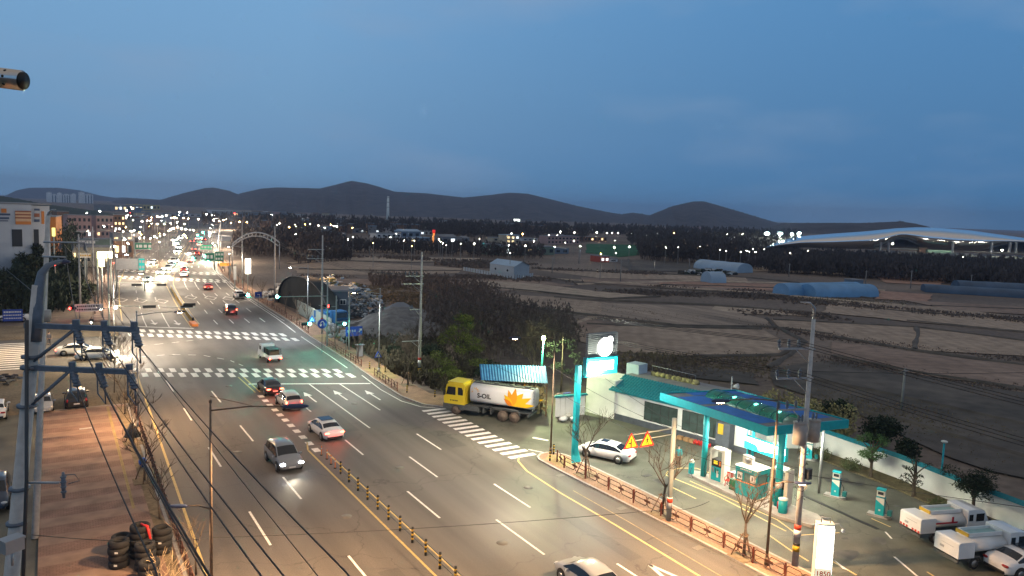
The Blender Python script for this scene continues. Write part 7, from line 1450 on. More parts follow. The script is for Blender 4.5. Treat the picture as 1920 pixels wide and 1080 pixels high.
bld('orange fronted shop with a glowing yellow sign beside the white building', 84, 107, 500, 407, 'far_orange', deep=14)
hsign('glowing yellow vertical sign on the orange shop', 97, 427, 104, 443, 195, m='sign_lit_yel2', lines=0, side=0, name='sign_board', cat='sign', frame=False, post=True); mat('sign_lit_yel2', emit=(1, .85, .25), es=1.5, sample=False)
B_ = [('grey long factory hall below the middle hill', 600, 648, 444, 437, 'far_grey', 6, 1, .2), ('white small works building near the field edge', 560, 578, 449, 443, 'far_white', 2, 1, .3), ('pale workshop between the arch and the fields', 596, 622, 456, 450, 'far_cream', 3, 1, .3), ('dark blue roofed store by the red tower', 786, 806, 452, 446, 'far_blue', 2, 1, .2), ('cream house left of the villa', 925, 944, 453, 446, 'far_cream', 2, 1, .2), ('low white shed right of the villa', 980, 1008, 452, 447, 'far_white', 3, 1, .1), ('pink three storey building left of the road', 128, 172, 447, 404, 'far_pink', 5, 3, .1), ('taller dull pink block beside the pink building', 181, 213, 446, 405, 'far_pink', 4, 3, .1), ('building lit orange at its foot near the road', 214, 235, 445, 403, 'far_brown', 3, 4, .5), ('dark brown block behind the pink building', 108, 130, 440, 397, 'far_brown', 2, 2, .1),
 ('long green grey shed roofed hall on the left', 140, 210, 464, 449, 'far_green', 0, 0, 0), ('cream low shop row left of the highway sign', 136, 205, 500, 464, 'far_cream', 8, 1, .4), ('grey warehouse behind the left street lights', 212, 262, 462, 438, 'far_grey', 4, 1, .5), ('brown low building left of the green overhead sign', 214, 250, 482, 452, 'far_brown', 3, 1, .4),
 ('pale long hospital like block on the far slope', 214, 268, 396, 385, 'far_grey', 7, 1, .6), ('yellow lit stepped building on the far slope', 268, 300, 394, 384, 'far_yellow', 5, 1, .2), ('long white warehouse under the far hill', 305, 378, 406, 401, 'far_white', 6, 1, .1),
 ('white block with a red light under the hill', 423, 436, 404, 394, 'far_white', 2, 1, .2), ('pale building row under the middle hill', 436, 508, 407, 398, 'far_grey', 6, 1, .2), ('grey warehouse left of the arch with a white front', 416, 434, 452, 444, 'far_white', 0, 0, 0),
 ('low white hall right of the white arch', 524, 552, 443, 438, 'far_white', 0, 0, 0), ('cream hoarding board in front of the fields', 546, 574, 459, 453, 'far_cream', 0, 0, 0), ('white farmhouse with a gable near the field edge', 668, 683, 466, 459, 'far_white', 2, 1, .3),
 ('long pale factory left of the chimney foot', 655, 712, 437, 430, 'far_grey', 6, 1, .1), ('white factory hall below the chimney', 706, 752, 446, 438, 'far_white', 5, 1, .1), ('blue roofed factory beside the white hall', 752, 788, 446, 434, 'far_blue', 3, 1, .1), ('white house right of the factories', 788, 811, 441, 433, 'far_white', 3, 1, .1), ('white upper factory behind the blue one', 730, 750, 436, 428, 'far_white', 2, 1, 0), ('pale shed at the foot of the hill by the chimney', 728, 760, 416, 412, 'far_cream', 0, 0, 0),
 ('flat roofed building with a red lit fascia', 741, 782, 457, 447, 'far_grey', 3, 1, .7), ('grey gabled barn right of the red tower', 828, 856, 457, 444, 'far_grey', 2, 1, .1), ('small grey cottage beside the gabled barn', 868, 880, 455, 446, 'far_grey', 1, 1, .1), ('two storey villa with a blue roof and lit balcony', 949, 974, 457, 441, 'far_cream', 3, 2, .5),
 ('pale low block on the hill slope', 884, 906, 431, 424, 'far_white', 2, 1, 0), ('white long block right of the pale low block', 912, 937, 431, 425, 'far_white', 3, 1, 0), ('dark green shop row with round signs left part', 917, 940, 478, 459, 'far_green', 1, 1, 0), ('dark green shop row with lit signs', 941, 985, 479, 462, 'far_green', 6, 1, .5), ('dark green hall with a rounded end', 986, 1040, 478, 463, 'far_green', 4, 1, .2), ('low dark shed ending the green row', 1040, 1066, 476, 466, 'far_blue', 2, 1, 0),
 ('pink school building on the right plain', 1026, 1086, 458, 443, 'far_pink', 9, 2, .05), ('pink school stair tower', 1046, 1056, 456, 440, 'far_pink', 1, 2, 0), ('brown and white row beside the green pitch', 1095, 1138, 453, 444, 'far_brown', 7, 1, .2), ('pink building on the foot of the right hill', 1297, 1323, 434, 425, 'far_pink', 2, 1, 0), ('long pale shed left of the pink hill building', 1268, 1298, 436, 432, 'far_white', 0, 0, 0),
 ('small lit orange stall beside the pitch', 1126, 1142, 492, 481, 'far_red', 2, 1, .8), ('white low store beside the orange stall', 1142, 1158, 491, 486, 'far_white', 1, 1, 0), ('pale hall with an arched roof left of the stadium', 1370, 1425, 462, 447, 'far_white', 0, 0, 0)]
for (lb, p0, p1, yb, yt, m, nx, nz, lit) in B_:
    bld(lb, p0, p1, yb, yt, m, nx, nz, lit, deep=8 if yb > 430 else 30, roof='gable' if 'gable' in lb or 'cottage' in lb or 'roofed factory' in lb else 'flat', rm='sheet_pale' if 'blue roof' in lb else None)
# apartment towers
for k, (p0, p1, yt) in enumerate(((88, 96, 361), (97, 107, 365), (108, 115, 362), (116, 133, 365), (134, 142, 364), (148, 158, 361), (159, 174, 365))):
    c = D((p0 + p1) / 2, 392, 2300); W_ = (p1 - p0) * 2300 / F; H_ = (392 - yt) * 2300 / F; t = thing('apartment_tower', ['leftmost slim apartment tower on the far ridge', 'second apartment slab with narrow window bays', 'third slim apartment tower in the far cluster', 'widest apartment slab of the left cluster', 'last tower of the left apartment cluster', 'plain tall tower of the right apartment pair', 'windowed slab of the right apartment pair'][k], 'apartment tower', (c.x, c.y, c.z), R(-5)); mb = MB(); mb.box((0, 10, H_ / 2), (W_ * .94, 20, H_)); mb.build('wall', 'tower_white', t); mb = MB(); mb.box((0, 10, H_ + 1.2), (W_ * .4, 10, 2.4)); mb.build('roof', 'far_white', t)
    mb = MB(); mb.box((0, 10, -40), (W_ * .94, 20, 80)); mb.build('foundation', 'far_grey', t)
    if k in (1, 3, 6):
        n_ = max(2, (p1 - p0) // 4)
        for i in range(n_): mb = MB(); mb.box((-W_ * .45 + W_ * .9 * (i + .5) / n_, -.3, H_ * .5), (W_ / n_ * .34, .6, H_ * .9)); mb.build('window_bay', 'far_blue', t)
# scattered small houses of the town
rs = random.Random(77); GR = 'small low houses scattered through the distant town'; mats_ = ['far_grey', 'far_cream', 'far_brown', 'far_pink', 'far_blue', 'far_white', 'far_brown', 'far_grey']
for k in range(130):
    u = rs.random(); px = 240 + u * 380 if k < 80 else 600 + rs.random() * 420; py = rs.uniform(401, 436) if k < 80 else rs.uniform(424, 442)
    g = G(px, py); dist = (g.x ** 2 + g.y ** 2) ** .5
    if xl(g.y) - 14 < g.x < xr(g.y) + 14: continue
    wpx = rs.uniform(6, 16); hm = rs.uniform(4, 9); mm = rs.choice(mats_); sd_ = 'left part of the distant town' if px < 420 else ('town edge below the middle hill' if px < 700 else 'plain below the right hills'); lb_ = 'small low %s house in the %s' % (mm[4:], sd_); t = thing('house', lb_, 'house', (g.x, g.y, 0), rs.uniform(-.9, .3), lb_.replace('house', 'houses')); W_ = wpx * dist / F; mb = MB(); mb.box((0, 4, hm / 2), (W_, 9, hm)); mb.build('wall', mm, t); mb = MB(); mb.box((0, 4, hm + .2), (W_ + .6, 9.6, .5)); mb.build('roof', rs.choice(['far_grey', 'far_blue', 'far_brown']), t)
# chimney, red tower, hill shrine
t = thing('chimney', 'tall pale slender chimney in front of the middle hill', 'chimney', tuple(D(727, 414, 1100))); t.location.z = 0; hh_ = D(727, 368, 1100).z; mb = MB(); mb.tube([(0, 0, -2), (0, 0, hh_)], [2.4, 1.5], 16); mb.build('stack', 'chimney_pale', t); mat('chimney_pale', (.84, .87, .84), .8, .04, .3)
for k in range(3): mb = MB(); z = hh_ * (.55 + k * .2); mb.cyl((0, 0, z), (0, 0, z + .6), 2.3, 16); mb.build('ring', 'far_grey', t)
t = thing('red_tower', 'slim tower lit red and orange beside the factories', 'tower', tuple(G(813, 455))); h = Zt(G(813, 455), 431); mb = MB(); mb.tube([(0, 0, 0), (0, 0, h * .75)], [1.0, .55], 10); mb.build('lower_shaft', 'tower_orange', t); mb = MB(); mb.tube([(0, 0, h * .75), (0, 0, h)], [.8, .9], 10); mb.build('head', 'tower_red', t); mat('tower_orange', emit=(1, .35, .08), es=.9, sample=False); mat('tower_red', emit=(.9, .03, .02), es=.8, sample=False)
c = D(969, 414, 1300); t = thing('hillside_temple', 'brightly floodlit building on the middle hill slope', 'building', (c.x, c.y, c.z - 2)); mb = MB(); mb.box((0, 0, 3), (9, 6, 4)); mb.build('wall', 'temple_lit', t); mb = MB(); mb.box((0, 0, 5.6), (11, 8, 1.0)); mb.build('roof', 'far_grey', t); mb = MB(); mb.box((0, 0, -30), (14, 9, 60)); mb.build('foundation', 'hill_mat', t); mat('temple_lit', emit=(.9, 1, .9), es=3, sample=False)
# white arch
t = thing('arch_gateway', 'white double ribbed arch rising over the verge right of the road', 'arch', (0, 0, 0)); aL = HY(436, 457, 232); aR = HY(524, 455, 232); tp_ = HY(480, 436, 232)
for dz, dy in ((0, 0), (-1.1, 1.5)):
    mb = MB(); pts = []
    for k in range(25): u = k / 24; x_ = aL.x + (aR.x - aL.x) * u; z_ = aL.z + (aR.z - aL.z) * u + (tp_.z - (aL.z + aR.z) / 2 + .0) * (1 - (2 * u - 1) ** 2) + dz; pts.append((x_, 232 + dy, z_))
    mb.tube(pts, .2, 6); mb.build('rib', 'far_white', t)
mb = MB()
for k in range(2, 23, 2): u = k / 24; x_ = aL.x + (aR.x - aL.x) * u; z_ = aL.z + (aR.z - aL.z) * u + (tp_.z - (aL.z + aR.z) / 2) * (1 - (2 * u - 1) ** 2); mb.tube([(x_, 232, z_), (x_ + .2, 233.5, z_ - 1.1)], .12, 5)
mb.build('strut', 'far_white', t)
for q in (aL, aR): mb = MB(); mb.cyl((q.x, 232, 0), (q.x, 232, q.z), .14, 10); mb.build('leg', 'galvanised', t)
# ============================================================ YARD ON THE RIGHT
t = thing('arched_hangar', 'big dark green arched tarpaulin hangar beside the right kerb', 'hangar', (38.9, 152.5, 0), R(-88)); mb = MB(); sec = [(14.5 * math.cos(math.pi * k / 20), 6.6 * math.sin(math.pi * k / 20) ** .75) for k in range(21)]; vs = [(x_ + 14.5, 0, z_) for x_, z_ in sec] + [(x_ + 14.5, 2.2, z_) for x_, z_ in sec]
mb.add(vs, [(k, k + 1, 22 + k, 21 + k) for k in range(20)], 0, True); mb.build('tarpaulin', 'tarp_dark', t, fix=False); mat('tarp_dark', (.010, .015, .014), .75, .35, .5, bump=.3); mb = MB(); mb.add([(x_ + 14.5, .3, z_) for x_, z_ in sec], [tuple(range(21))]); mb.build('front_wall', 'tarp_black', t, fix=False); mat('tarp_black', (.006, .009, .009), .9, .3, .4)
mb = MB(); [mb.tube([(x_ + 14.5, -.02, z_) for x_, z_ in sec], .07, 5)]; mb.build('edge_frame', 'dark_metal', t)
t = thing('yard_wall', 'pale green metal sheet fence below the hangar', 'fence', (0, 0, 0)); 
for k in range(8): y = 113 + k * 3; mb = MB(); mb.box((xr(y) + 3.9, y + 1.5, 1.2), (.08, 2.95, 2.4)); mb.build('panel', 'sheet_green', t)
mat('sheet_green', (.30, .36, .32), .6, .12, .5)
t = bld('blue grey site house with two white framed windows', 609, 652, 598, 547, 'far_blue2', deep=7, name='site_house'); mat('far_blue2', (.09, .11, .14), .7, .15, .4)
gA = G(609, 598); gB = G(652, 598); Wh = (gB - gA).length; Hh = Zt((gA + gB) / 2, 547)
for s_ in (-.1, .28): mb = MB(); mb.box((Wh * s_, -.04, Hh * .62), (1.1, .1, .95)); f = mb.build('window', 'white_paint', t); [MB().box((Wh * s_ + dx, -.1, Hh * .62), (.42, .03, .75)).build('pane', 'window_dark', f) for dx in (-.25, .25)]
def heap(name, label, cx, cy, rx, ry, h, m, seed, jag=.35, n=26, kind=None, cat='heap'):
    mb = MB(); vs = []; fs = []
    for i in range(n + 1):
        for j in range(n + 1):
            u, v = i / n * 2 - 1, j / n * 2 - 1; r_ = math.sqrt(u * u + v * v); z = max(0, 1 - r_ ** 1.5) * h; z += MN.fractal(Vector((u * 3 + seed, v * 3, 0)), 1, 2, 4) * jag * h * .4 * (1 if z > 0 else 0); vs.append((u * rx, v * ry, max(-.05, z)))
    for i in range(n):
        for j in range(n): a = i * (n + 1) + j; fs.append((a, a + 1, a + n + 2, a + n + 1))
    mb.add(vs, fs, 0, True); return tag(mb.build(name, m, None, (cx, cy, 0), fix=False), label, cat)
mat('gravel', (.17, .165, .16), .95, .3, 1.2, bump=.6); mat('debris', (.24, .22, .21), .9, .6, 1.2, bump=.8); mat('tarps', (.45, .47, .48), .8, .35, .5)
heap('gravel_heap', 'smooth grey gravel heap in the yard behind the signals', 46.5, 107, 9.5, 10, 3.4, 'gravel', 1); heap('gravel_heap', 'second lower gravel heap sloping to the debris', 50.5, 116, 9, 9, 3.4, 'gravel', 4)
def jumble(name, label, cx, cy, rx, ry, h, mats_, seed, n=160, sz=.8, cat='heap'):
    rs = random.Random(seed); mb = MB()
    for _ in range(n):
        a_ = rs.uniform(0, 6.28); r_ = rs.random() ** .6; x_, y_ = math.cos(a_) * r_ * rx, math.sin(a_) * r_ * ry; z_ = rs.random() * h * (1 - r_ * .85); M = Matrix.Translation((x_, y_, z_)) @ Matrix.Rotation(rs.uniform(0, 6), 4, 'Z') @ Matrix.Rotation(rs.uniform(-.7, .7), 4, 'X'); s_ = sz * rs.uniform(.4, 1.3); mb.box((0, 0, 0), (s_, s_ * rs.uniform(.15, .8), s_ * rs.uniform(.05, .6)), 0, rs.randrange(len(mats_)), M)
    o = mb.build(name, mats_, None, (cx, cy, 0)); tag(o, label, cat, kind='stuff'); return o
jumble('scrap_heap', 'tangled scrap and debris in front of the pavilion', 50.5, 104.5, 7, 6, 1.6, ['debris', 'tarps', 'rust_post', 'dark_metal'], 2, 240, 1.1); jumble('scrap_heap', 'white wrapped bales heaped behind the hangar roof', 50, 150, 10, 9, 6.2, ['tarps', 'white_paint', 'sheet_pale', 'leaf_olive'], 3, 520, 1.3); jumble('scrap_heap', 'twisted metal pile above the site house roof', 48.5, 130, 5, 3, 6.5, ['tarps', 'galvanised', 'dark_metal'], 5, 520, .6); jumble('scrap_heap', 'pale bags heaped left of the hangar', 42.5, 160, 5, 9, 3.6, ['tarps', 'white_paint', 'debris'], 6, 260, 1.1); jumble('scrap_heap', 'rubble mound behind the kerb near the near signal', 37.6, 109, 2.0, 4.5, 2.2, ['debris', 'tarps', 'carton'], 7, 160, .9)
jumble('scrap_heap', 'dark rubbish heap at the left edge of the dirt ground', -7.5, 95.5, 4.5, 4, 1.0, ['black', 'coat_dark', 'debris'], 9, 160, .6)
g = G(750, 606); t = thing('pavilion', 'small grey roofed pavilion with a lit interior beside the yard', 'pavilion', (g.x, g.y, 0), R(-20)); mb = MB(); mb.add([(-2.8, -2.4, 2.3), (2.8, -2.4, 2.3), (2.8, 2.4, 2.3), (-2.8, 2.4, 2.3), (-.6, 0, 3.7), (.6, 0, 3.7)], [(0, 1, 5, 4), (1, 2, 5), (2, 3, 4, 5), (3, 0, 4), (0, 3, 2, 1)]); mb.build('roof', 'far_grey', t)
for k in range(7): mb = MB(); mb.cyl((-2.1 + k * .7, -1.9, 0), (-2.1 + k * .7, -1.9, 2.3), .07, 8); mb.build('post', 'wood', t)
mb = MB(); mb.box((0, 1.6, 1.2), (4.4, .15, 2.3)); mb.build('back_wall', 'far_grey', t); mb = MB(); mb.box((-.6, 1.4, 1.6), (.9, .1, .7)); mb.build('lit_window', 'pav_lit', t); mb = MB(); mb.box((1.1, 1.4, 1.6), (1.3, .1, .6)); mb.build('lit_window', 'pav_lit', t); mat('pav_lit', emit=(.95, 1, .7), es=.9, sample=False); mb = MB(); mb.box((0, 0, .2), (5, 4.4, .4)); mb.build('floor', 'wood', t)
t = thing('stone_wall', 'pale stone block wall between hangar and kerb', 'wall', (0, 0, 0)); mb = MB(); rs = random.Random(6)
for k in range(60): y = 104 + rs.random() * 10; mb.box((xr(y) + 3.7 + rs.uniform(-.2, .3), y, .3 + rs.random() * 1.2), (rs.uniform(.4, .9), rs.uniform(.5, 1.1), rs.uniform(.3, .6)), rs.uniform(-.3, .3))
mb.build('blocks', 'tarps', t)
# ============================================================ FIELD BUILDINGS
p1 = G(918, 512); p2 = G(963, 519); p3 = G(992, 516); t = thing('white_barn', 'white gabled barn standing alone in the fields', 'barn', (p2.x, p2.y, 0)); u = (p1 - p2); v_ = (p3 - p2); Hb = 3.1; nn_ = Vector((0, 0, Hb)); o0 = Vector((0, 0, 0)); mb = MB(); md_ = v_ / 2 + Vector((0, 0, Hb + 1.4))
mb.add([o0, u, u + v_, v_, o0 + nn_, u + nn_, u + v_ + nn_, v_ + nn_, md_, md_ + u], [(0, 1, 5, 4), (1, 2, 6, 9, 5), (2, 3, 7, 6), (3, 0, 4, 8, 7)]); mb.build('wall', 'barn_white', t); mat('barn_white', (.36, .42, .48), .6, .05, .4)
mb = MB(); e = u.normalized() * .4; zz = Vector((0, 0, .05)); mb.add([nn_ - e + zz, u + nn_ + e + zz, md_ + u + e + zz, md_ - e + zz, v_ + nn_ - e + zz, u + v_ + nn_ + e + zz], [(0, 1, 2, 3), (3, 2, 5, 4)]); mb.build('roof', 'sheet_pale', t)
for s_ in (.25, .75): q = u * s_; mb = MB(); mb.ball((q.x * 1 - .05, q.y - .05, 1.7), (.35, .35, .35), 8, 5); mb.build('vent', 'window_dark', t)
t = thing('panel_fence', 'low white fence running along the lone barn', 'fence', (0, 0, 0)); a = G(868, 507); b = G(965, 524); c = G(1000, 519)
for (s_, e_) in ((a, b), (b, c)):
    d = e_ - s_; n_ = int(d.length / 1.6)
    for k in range(n_): q = s_ + d * (k + .5) / n_; MB().box((q.x, q.y, .6), (d.length / n_ * .7, .1, 1.2), math.atan2(d.y, d.x)).build('panel', 'barn_white', t)
def tunnel(label, pa, pb, w, h, m, name='greenhouse', z0=0):
    a = G(*pa); b = G(*pb); d = b - a; L_ = d.length; an = math.atan2(d.y, d.x); t = thing(name, label, 'greenhouse', (a.x, a.y, 0), an); sec = [(w / 2 * math.cos(math.pi * k / 12), h * math.sin(math.pi * k / 12) ** .75) for k in range(13)]; mb = MB(); vs = []; n_ = 8
    for i in range(n_ + 1): vs += [(L_ * i / n_, w / 2 + y_, z_ * (1 + .02 * math.sin(i * 2.1))) for y_, z_ in sec]
    mb.add(vs, [(i * 13 + k, i * 13 + k + 1, (i + 1) * 13 + k + 1, (i + 1) * 13 + k) for i in range(n_) for k in range(12)], 0, True); mb.build('cover', m, t, fix=False); mb = MB(); mb.add([(0, w / 2 + y_, z_) for y_, z_ in sec], [tuple(range(13))]); mb.add([(L_, w / 2 + y_, z_) for y_, z_ in sec], [tuple(range(13))]); mb.build('end_wall', m, t, fix=False); return t
mat('cover_blue', (.13, .30, .52), .5, .12, .3); mat('cover_navy', (.04, .08, .14), .6, .3, .2)
tunnel('long light blue greenhouse in front in the fields', (1530, 558), (1648, 557), 7, 3.3, 'cover_blue'); tunnel('shorter light blue greenhouse tucked behind the long one', (1480, 555), (1620, 551), 6, 3.2, 'cover_blue'); tunnel('pale blue arched greenhouse near the bare forest', (1300, 503), (1382, 512), 9, 3.6, 'sheet_pale'); tunnel('small pale round topped greenhouse alone in the field', (1334, 531), (1362, 531), 6, 3.4, 'sheet_pale')
tunnel('dark blue low tarpaulin tunnel at the right edge', (1735, 548), (1930, 560), 9, 2.2, 'cover_navy'); tunnel('second dark tunnel with a pale top at the right edge', (1800, 545), (1935, 552), 9, 3.0, 'cover_navy'); bld('small white shed above the dark tunnels', 1862, 1894, 544, 533, 'far_white', deep=5, name='shed'); bld('blue cart shaped shed behind the greenhouse', 1600, 1618, 540, 526, 'far_blue', deep=4, name='shed')
jumble('scrap_heap', 'farm clutter in front of the pale arched greenhouse', G(1330, 514).x, G(1330, 514).y, 14, 6, 2.2, ['tarps', 'black', 'leaf_dark'], 10, 150, 1.8)
for k, (px, pb_, pt_) in enumerate([(1163, 528, 487), (1035, 512, 482), (1227, 510, 488), (1292, 505, 486), (1479, 519, 494), (1707, 541, 507), (1622, 540, 507), (1820, 540, 515), (1085, 494, 470), (1690, 770, 690), (693, 478, 462), (745, 470, 452), (888, 470, 452), (1600, 512, 500), (640, 470, 445), (556, 455, 430), (605, 480, 450)]):
    g = G(px, pb_); t = thing('utility_pole', 'thin grey pole standing among the open fields', 'utility pole', (g.x, g.y, 0), 0, 'thin poles dotted over the fields'); h = Zt(g, pt_); mb = MB(); mb.tube([(0, 0, 0), (0, 0, h)], [.16, .11], 8); mb.build('pole', 'far_pole', t); mb = MB(); mb.box((0, 0, h * .93), (1.4, .1, .1)); mb.build('crossarm', 'far_pole', t)
mat('far_pole', (.26, .25, .24), .8, .1, 2)
t = thing('street_light', 'slim unlit curved lamp pole in the field behind the stadium view', 'street light', (0, 0, 0)); bpy.data.objects.remove(t)
# ============================================================ STADIUM
SD = 430.0
t = thing('stadium', 'sports hall under a sweeping silver wave roof beyond the bare forest', 'stadium', (0, 0, 0))
low = [(1436, 463), (1480, 464), (1510, 465), (1560, 468), (1640, 468), (1660, 462), (1680, 452), (1695, 450), (1712, 456), (1740, 465), (1790, 470), (1840, 469), (1880, 462), (1920, 458), (2000, 460)]
topp = [(1436, 462), (1460, 452), (1500, 443), (1560, 438), (1620, 434), (1680, 428), (1720, 426), (1760, 427), (1820, 432), (1870, 439), (1920, 446), (2000, 456)]
vs = []; n1 = 60; n2 = 14
for i in range(n1 + 1):
    px = 1436 + (2000 - 1436) * i / n1; yl_ = interp(low, px); yt_ = interp(topp, px); a = D(px, yl_, SD); bz = D(px, yt_, SD + 45)
    for j in range(n2 + 1):
        u = j / n2; th = u * math.pi / 2; hgt = math.sin(th) ** .62; w_ = 1 - max(0, math.cos(th)) ** .62 + .22 * (1 - hgt) ** 1.3; fwd = a.lerp(bz, w_); vs.append((fwd.x, fwd.y, a.z + (bz.z - a.z) * hgt))
mb = MB(); mb.add(vs, [(i * (n2 + 1) + j, i * (n2 + 1) + j + 1, (i + 1) * (n2 + 1) + j + 1, (i + 1) * (n2 + 1) + j) for i in range(n1) for j in range(n2)], 0, True); mb.build('roof', 'stadium_roof', t, fix=False); mat('stadium_roof', (.80, .82, .86), .2, .03, .02, metal=1)
# rear slope of the roof down to the ground behind
vs = []
for i in range(n1 + 1):
    px = 1436 + (2000 - 1436) * i / n1; yt_ = interp(topp, px); bz = D(px, yt_, SD + 45); cz_ = bz + Vector((ray(px, yt_).x, ray(px, yt_).y, 0)) * 60; vs += [tuple(bz), (cz_.x, cz_.y, 2)]
mb = MB(); mb.add(vs, [(2 * i, 2 * i + 1, 2 * i + 3, 2 * i + 2) for i in range(n1)], 0, True); mb.build('rear_roof', 'stadium_roof', t, fix=False)
def sbox(name, x0, y0, x1, y1, d, m, thick=2.0):
    a = D(x0, y0, d); b_ = D(x1, y1, d); c = (a + b_) / 2; mb = MB(); w_ = ((b_.x - a.x) ** 2 + (b_.y - a.y) ** 2) ** .5; mb.box((0, 0, 0), (w_, thick, abs(a.z - b_.z))); o = mb.build(name, m, t, c, -YAW * 1.0); return o
sbox('concourse', 1625, 468, 1990, 492, SD + 14, 'far_grey', 3); sbox('terrace', 1640, 464, 1720, 468, SD + 8, 'stand_pale'); sbox('terrace', 1738, 468, 1784, 475, SD + 6, 'stand_green'); sbox('terrace', 1808, 471, 1990, 478, SD + 6, 'stand_pale'); sbox('red_seating', 1722, 464, 1738, 474, SD + 8, 'far_brown'); sbox('terrace', 1810, 481, 1990, 485, SD + 4, 'stand_pale'); mat('stand_pale', (.28, .31, .28), .8, .1, .3); mat('stand_green', (.22, .36, .28), .8, .1, .3)
for px in (1651, 1666, 1786, 1859, 1893, 1905): sbox('pier', px - 1.2, 454, px + 1.2, 474, SD + 5, 'far_grey', 1)
for k, (px, py) in enumerate([(1713, 477), (1769, 482), (1806, 483), (1838, 487), (1876, 493), (1892, 486), (1912, 491), (1867, 498), (1674, 457), (1879, 469)]):
    p = D(px, py, SD - 4); mb = MB(); mb.ball((0, 0, 0), .42, 8, 5); mb.build('floodlamp', 'lamp_stand', t, p)
    if k in (1, 3, 5): spot('stadium_lamp', p, p + Vector((10, 14, 4)), 500, (1, .95, .8), 120, .6)
mat('lamp_stand', emit=(1, .90, .68), es=120, sample=False)
for k, (px, py, r_) in enumerate([(1437, 438, 1.1), (1462, 438, .95), (1484, 439, .6), (1497, 438, .8)]):
    p = D(px, py, 520); t = thing('floodlight_mast', ['brightest leftmost floodlight mast left of the stadium', 'second floodlight mast from the left', 'third and dimmest floodlight mast', 'rightmost floodlight mast touching the stadium roof'][k], 'floodlight mast', (p.x, p.y, 0)); mb = MB(); mb.tube([(0, 0, 0), (0, 0, p.z)], [.5, .3], 8); mb.build('mast', 'galvanised', t); mb = MB(); mb.box((0, 0, p.z), (r_ * 3, .6, 1.6)); mb.build('lamp_frame', 'dark_metal', t)
    for j in range(3): mb = MB(); mb.ball(((j - 1) * r_ * 1.1, -.6, p.z + .3 * (j % 2)), r_ * .62, 8, 5); mb.build('lamp', 'flood_green', t)
mat('flood_green', emit=(.72, 1, .85), es=500, sample=False); pf = D(1460, 445, 500); point('flood_glow', pf, 20000, (.8, 1, .9), 1.0)
# ============================================================ LAMPS OF THE TOWN
LP = []
def add(col, zz, pts):
    for p in pts: LP.append((p[0], p[1], col, zz, p[2] if len(p) > 2 else 1))
add('lamp_white', 8, [(88, 400), (89, 405), (145, 411), (118, 403), (163, 399), (187, 396), (165, 433), (195, 424), (240, 403), (248, 391), (252, 432), (237, 405), (237, 409), (237, 395), (245, 404), (257, 399), (250, 413, 1.3), (267, 415, 1.3), (281, 414, 1.2), (276, 414), (295, 420), (308, 420), (320, 419), (332, 417), (346, 420), (298, 407), (304, 406), (337, 398), (351, 399), (295, 406), (283, 413), (312, 404), (387, 402), (397, 404), (519, 422), (524, 419), (553, 421, .8), (555, 425, .8), (597, 423, .8), (609, 427, .8), (620, 423, .8), (626, 424), (630, 424), (632, 425), (582, 420, .8)])
add('lamp_warm', 8, [(200, 408), (210, 425, .9), (245, 388), (270, 405, 1.4), (284, 408), (295, 406), (322, 408, .8), (327, 408, .8), (331, 409, .8), (344, 409), (353, 410), (372, 411, 1.3), (400, 413), (411, 414), (419, 413), (424, 411)])
add('lamp_amber', 8, [(433, 418, 1.6), (449, 416, 1.5), (463, 417, 1.4), (542, 426, 1.2), (572, 421), (620, 421, .6), (661, 427, .9), (236, 426, 1.3), (262, 436, 1.3), (980, 439, 1.3), (1127, 476, 1.4), (1251, 437, 1.1), (1264, 437, 1.1), (772, 462, 1.0), (700, 456, .8)])
add('lamp_white', 7, [(216, 433), (231, 434), (245, 433), (251, 441, 1.3), (262, 446, 1.3), (270, 446, 1.3), (233, 447, 1.5), (240, 457, 1.6), (239, 456), (215, 462, 1.3), (219, 481, 1.3), (218, 478), (282, 447, 1.4), (290, 444, 1.6), (295, 446), (300, 443, 1.4), (308, 440, 1.4), (299, 454), (320, 430, 1.8), (325, 428, 1.6), (316, 433, 1.5), (333, 426, 1.4), (340, 428, 1.4), (348, 430, 1.5), (356, 431, 1.4), (363, 432), (395, 437, 1.4), (392, 442, 1.2), (403, 461, 1.5), (399, 456), (430, 476, 1.2), (473, 434, 1), (555, 439, .9), (573, 441, .8), (652, 449, .9), (662, 445, .9), (743, 438, .9), (732, 445, .8), (757, 451, 1.1), (777, 451, 1.1), (823, 449, .9), (826, 453), (830, 457, .6), (837, 460, .6), (848, 452, .7), (889, 457, 1.3), (864, 457, .8), (899, 448, .8), (959, 438), (1001, 452, .8), (985, 461, 1.1), (1040, 463, 1.1), (954, 460, 1), (957, 475, .8), (1088, 462, 1.3), (1152, 464, 1.2), (1180, 463, 1.5), (1155, 475, .9), (1153, 451, .7), (1119, 436, 1.2), (1138, 437, .5), (1148, 437, .5), (1159, 437, .8), (1184, 437, .6), (1197, 437, .5), (1295, 438, .6), (1364, 439, .9), (1392, 439, .9), (1350, 468, 1), (1313, 462, .9), (1306, 464, .6), (1338, 462, .5), (1359, 461, .5), (1378, 464, .8), (1389, 472, 1.1), (1400, 470, .6), (1412, 467, .6), (1362, 471, .5), (1433, 468, .6), (1417, 473, .5), (1405, 472, .5), (1482, 475, .5), (1515, 470, .5), (1051, 435, .7), (1077, 436, .6), (1029, 441, .6), (1076, 452, .8), (1060, 455, .6), (1045, 441, .5), (1248, 464, .4), (1272, 464, .4), (510, 402, .6)])
add('lamp_amber', 5, [(300, 438, 1.0), (265, 440, 1), (280, 425, .8), (345, 440, .8), (350, 446, .6)])
add('signal_red', 7, [(440, 400, 1.4), (446, 401, 1.0), (244, 399, .7), (103, 498, .5), (213, 493, 1.0)])
pm = MB(); pm.tube([(0, 0, 0), (0, 0, 1)], .10, 6); protos = {}
GLN = {'lamp_white': 'white', 'lamp_warm': 'warm', 'lamp_amber': 'amber', 'signal_red': 'red'}
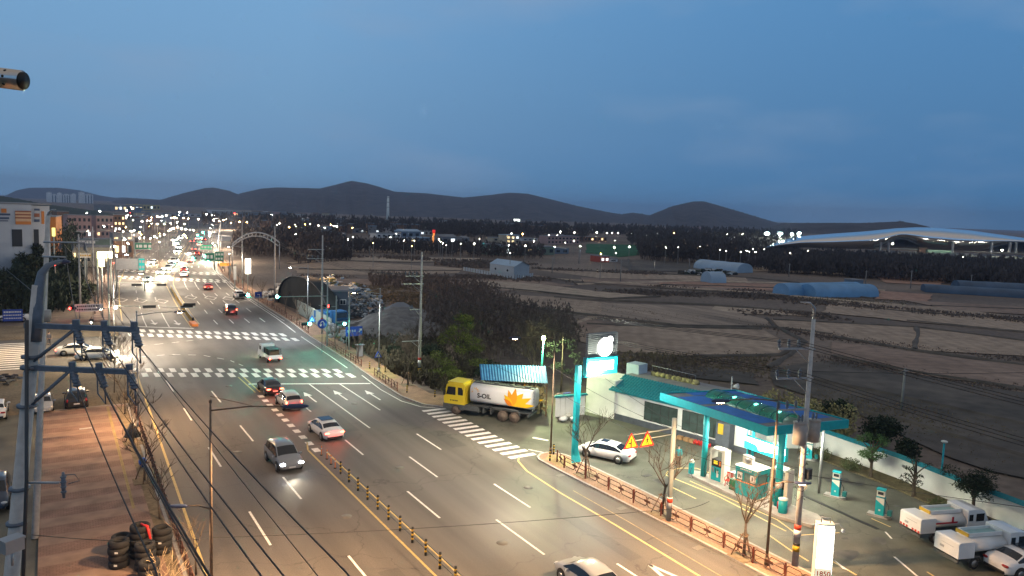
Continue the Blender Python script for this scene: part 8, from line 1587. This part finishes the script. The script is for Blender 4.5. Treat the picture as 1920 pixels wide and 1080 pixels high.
pole_me = pm.mesh('pole', 'far_pole'); glob = {}
for (px, py, col, zz, s_) in LP:
    r_ = ray(px, py); tt = (zz - HC) / r_.z if r_.z < -1e-4 else 99; 
    if tt > 1500: p = D(px, py, 1500)
    else: p = G(px, py, zz)
    dist = (p.x ** 2 + p.y ** 2) ** .5; rad = round(max(.10, dist * (.00040 if px > 420 else .00050) * (s_ ** .8) * rnd.choice((.6, .8, 1, 1.25))), 2)
    if (col, rad) not in glob: gm = MB(); gm.ball((0, 0, 0), 1, 8, 5); glob[(col, rad)] = gm.mesh('lamp_glass', col)
    nm = GLN[col]; pl_ = 'left of the far road' if px < 330 else ('over the far end of the road' if px < 420 else ('of the plain between arch and chimney' if px < 730 else ('of the plain right of the chimney' if px < 1100 else 'in front of the right hills'))); t = thing('distant_lamp', '%s point of light among the lamps %s' % (nm, pl_), 'lamp', (p.x, p.y, 0), 0, '%s lamps %s' % (nm, pl_))
    o = bpy.data.objects.new('pole', pole_me); COL.objects.link(o); o.parent = t; o.scale = (1, 1, max(.5, p.z)); o = bpy.data.objects.new('lamp_glass', glob[(col, rad)]); COL.objects.link(o); o.parent = t; o.location = (0, 0, p.z); o.scale = (rad,) * 3
# point lights without fixtures, added to wash the far road and yard
for (x, y, z, e, c) in ((46, 262, 7, 9000, NEUT), (28, 205, 8, 4000, NEUT), (20, 160, 8, 2500, NEUT), (60, 330, 7, 9000, NEUT), (80, 420, 8, 14000, NEUT), (110, 560, 8, 20000, NEUT), (30, 262, 7, 4000, WARM), (-6, 112, 6, 900, (1, .6, .28)), (3.5, 104, 5, 700, (1, .72, .36)), (9, 160, 6, 500, WARM), (46, 150, 9, 1600, (1, .6, .3)), (13, 215, 7, 2500, NEUT)):
    point('street_fill', (x, y, z), e, c, .4)
# ============================================================ HAZE
hm = bpy.data.materials.new('haze_air'); hm.use_nodes = True; hn = hm.node_tree.nodes; hn.remove(hn['Principled BSDF']); pv = hn.new('ShaderNodeVolumePrincipled'); pv.inputs['Color'].default_value = (.52, .68, 1.0, 1); pv.inputs['Density'].default_value = 1.45e-4; pv.inputs['Anisotropy'].default_value = 0.0
hm.node_tree.links.new(pv.outputs[0], hn['Material Output'].inputs['Volume']); MATS['haze_air'] = hm
mb = MB(); mb.box((1900, 2700, 72), (8600, 8400, 148)); hz_o = tag(mb.build('haze', 'haze_air'), kind='stuff')
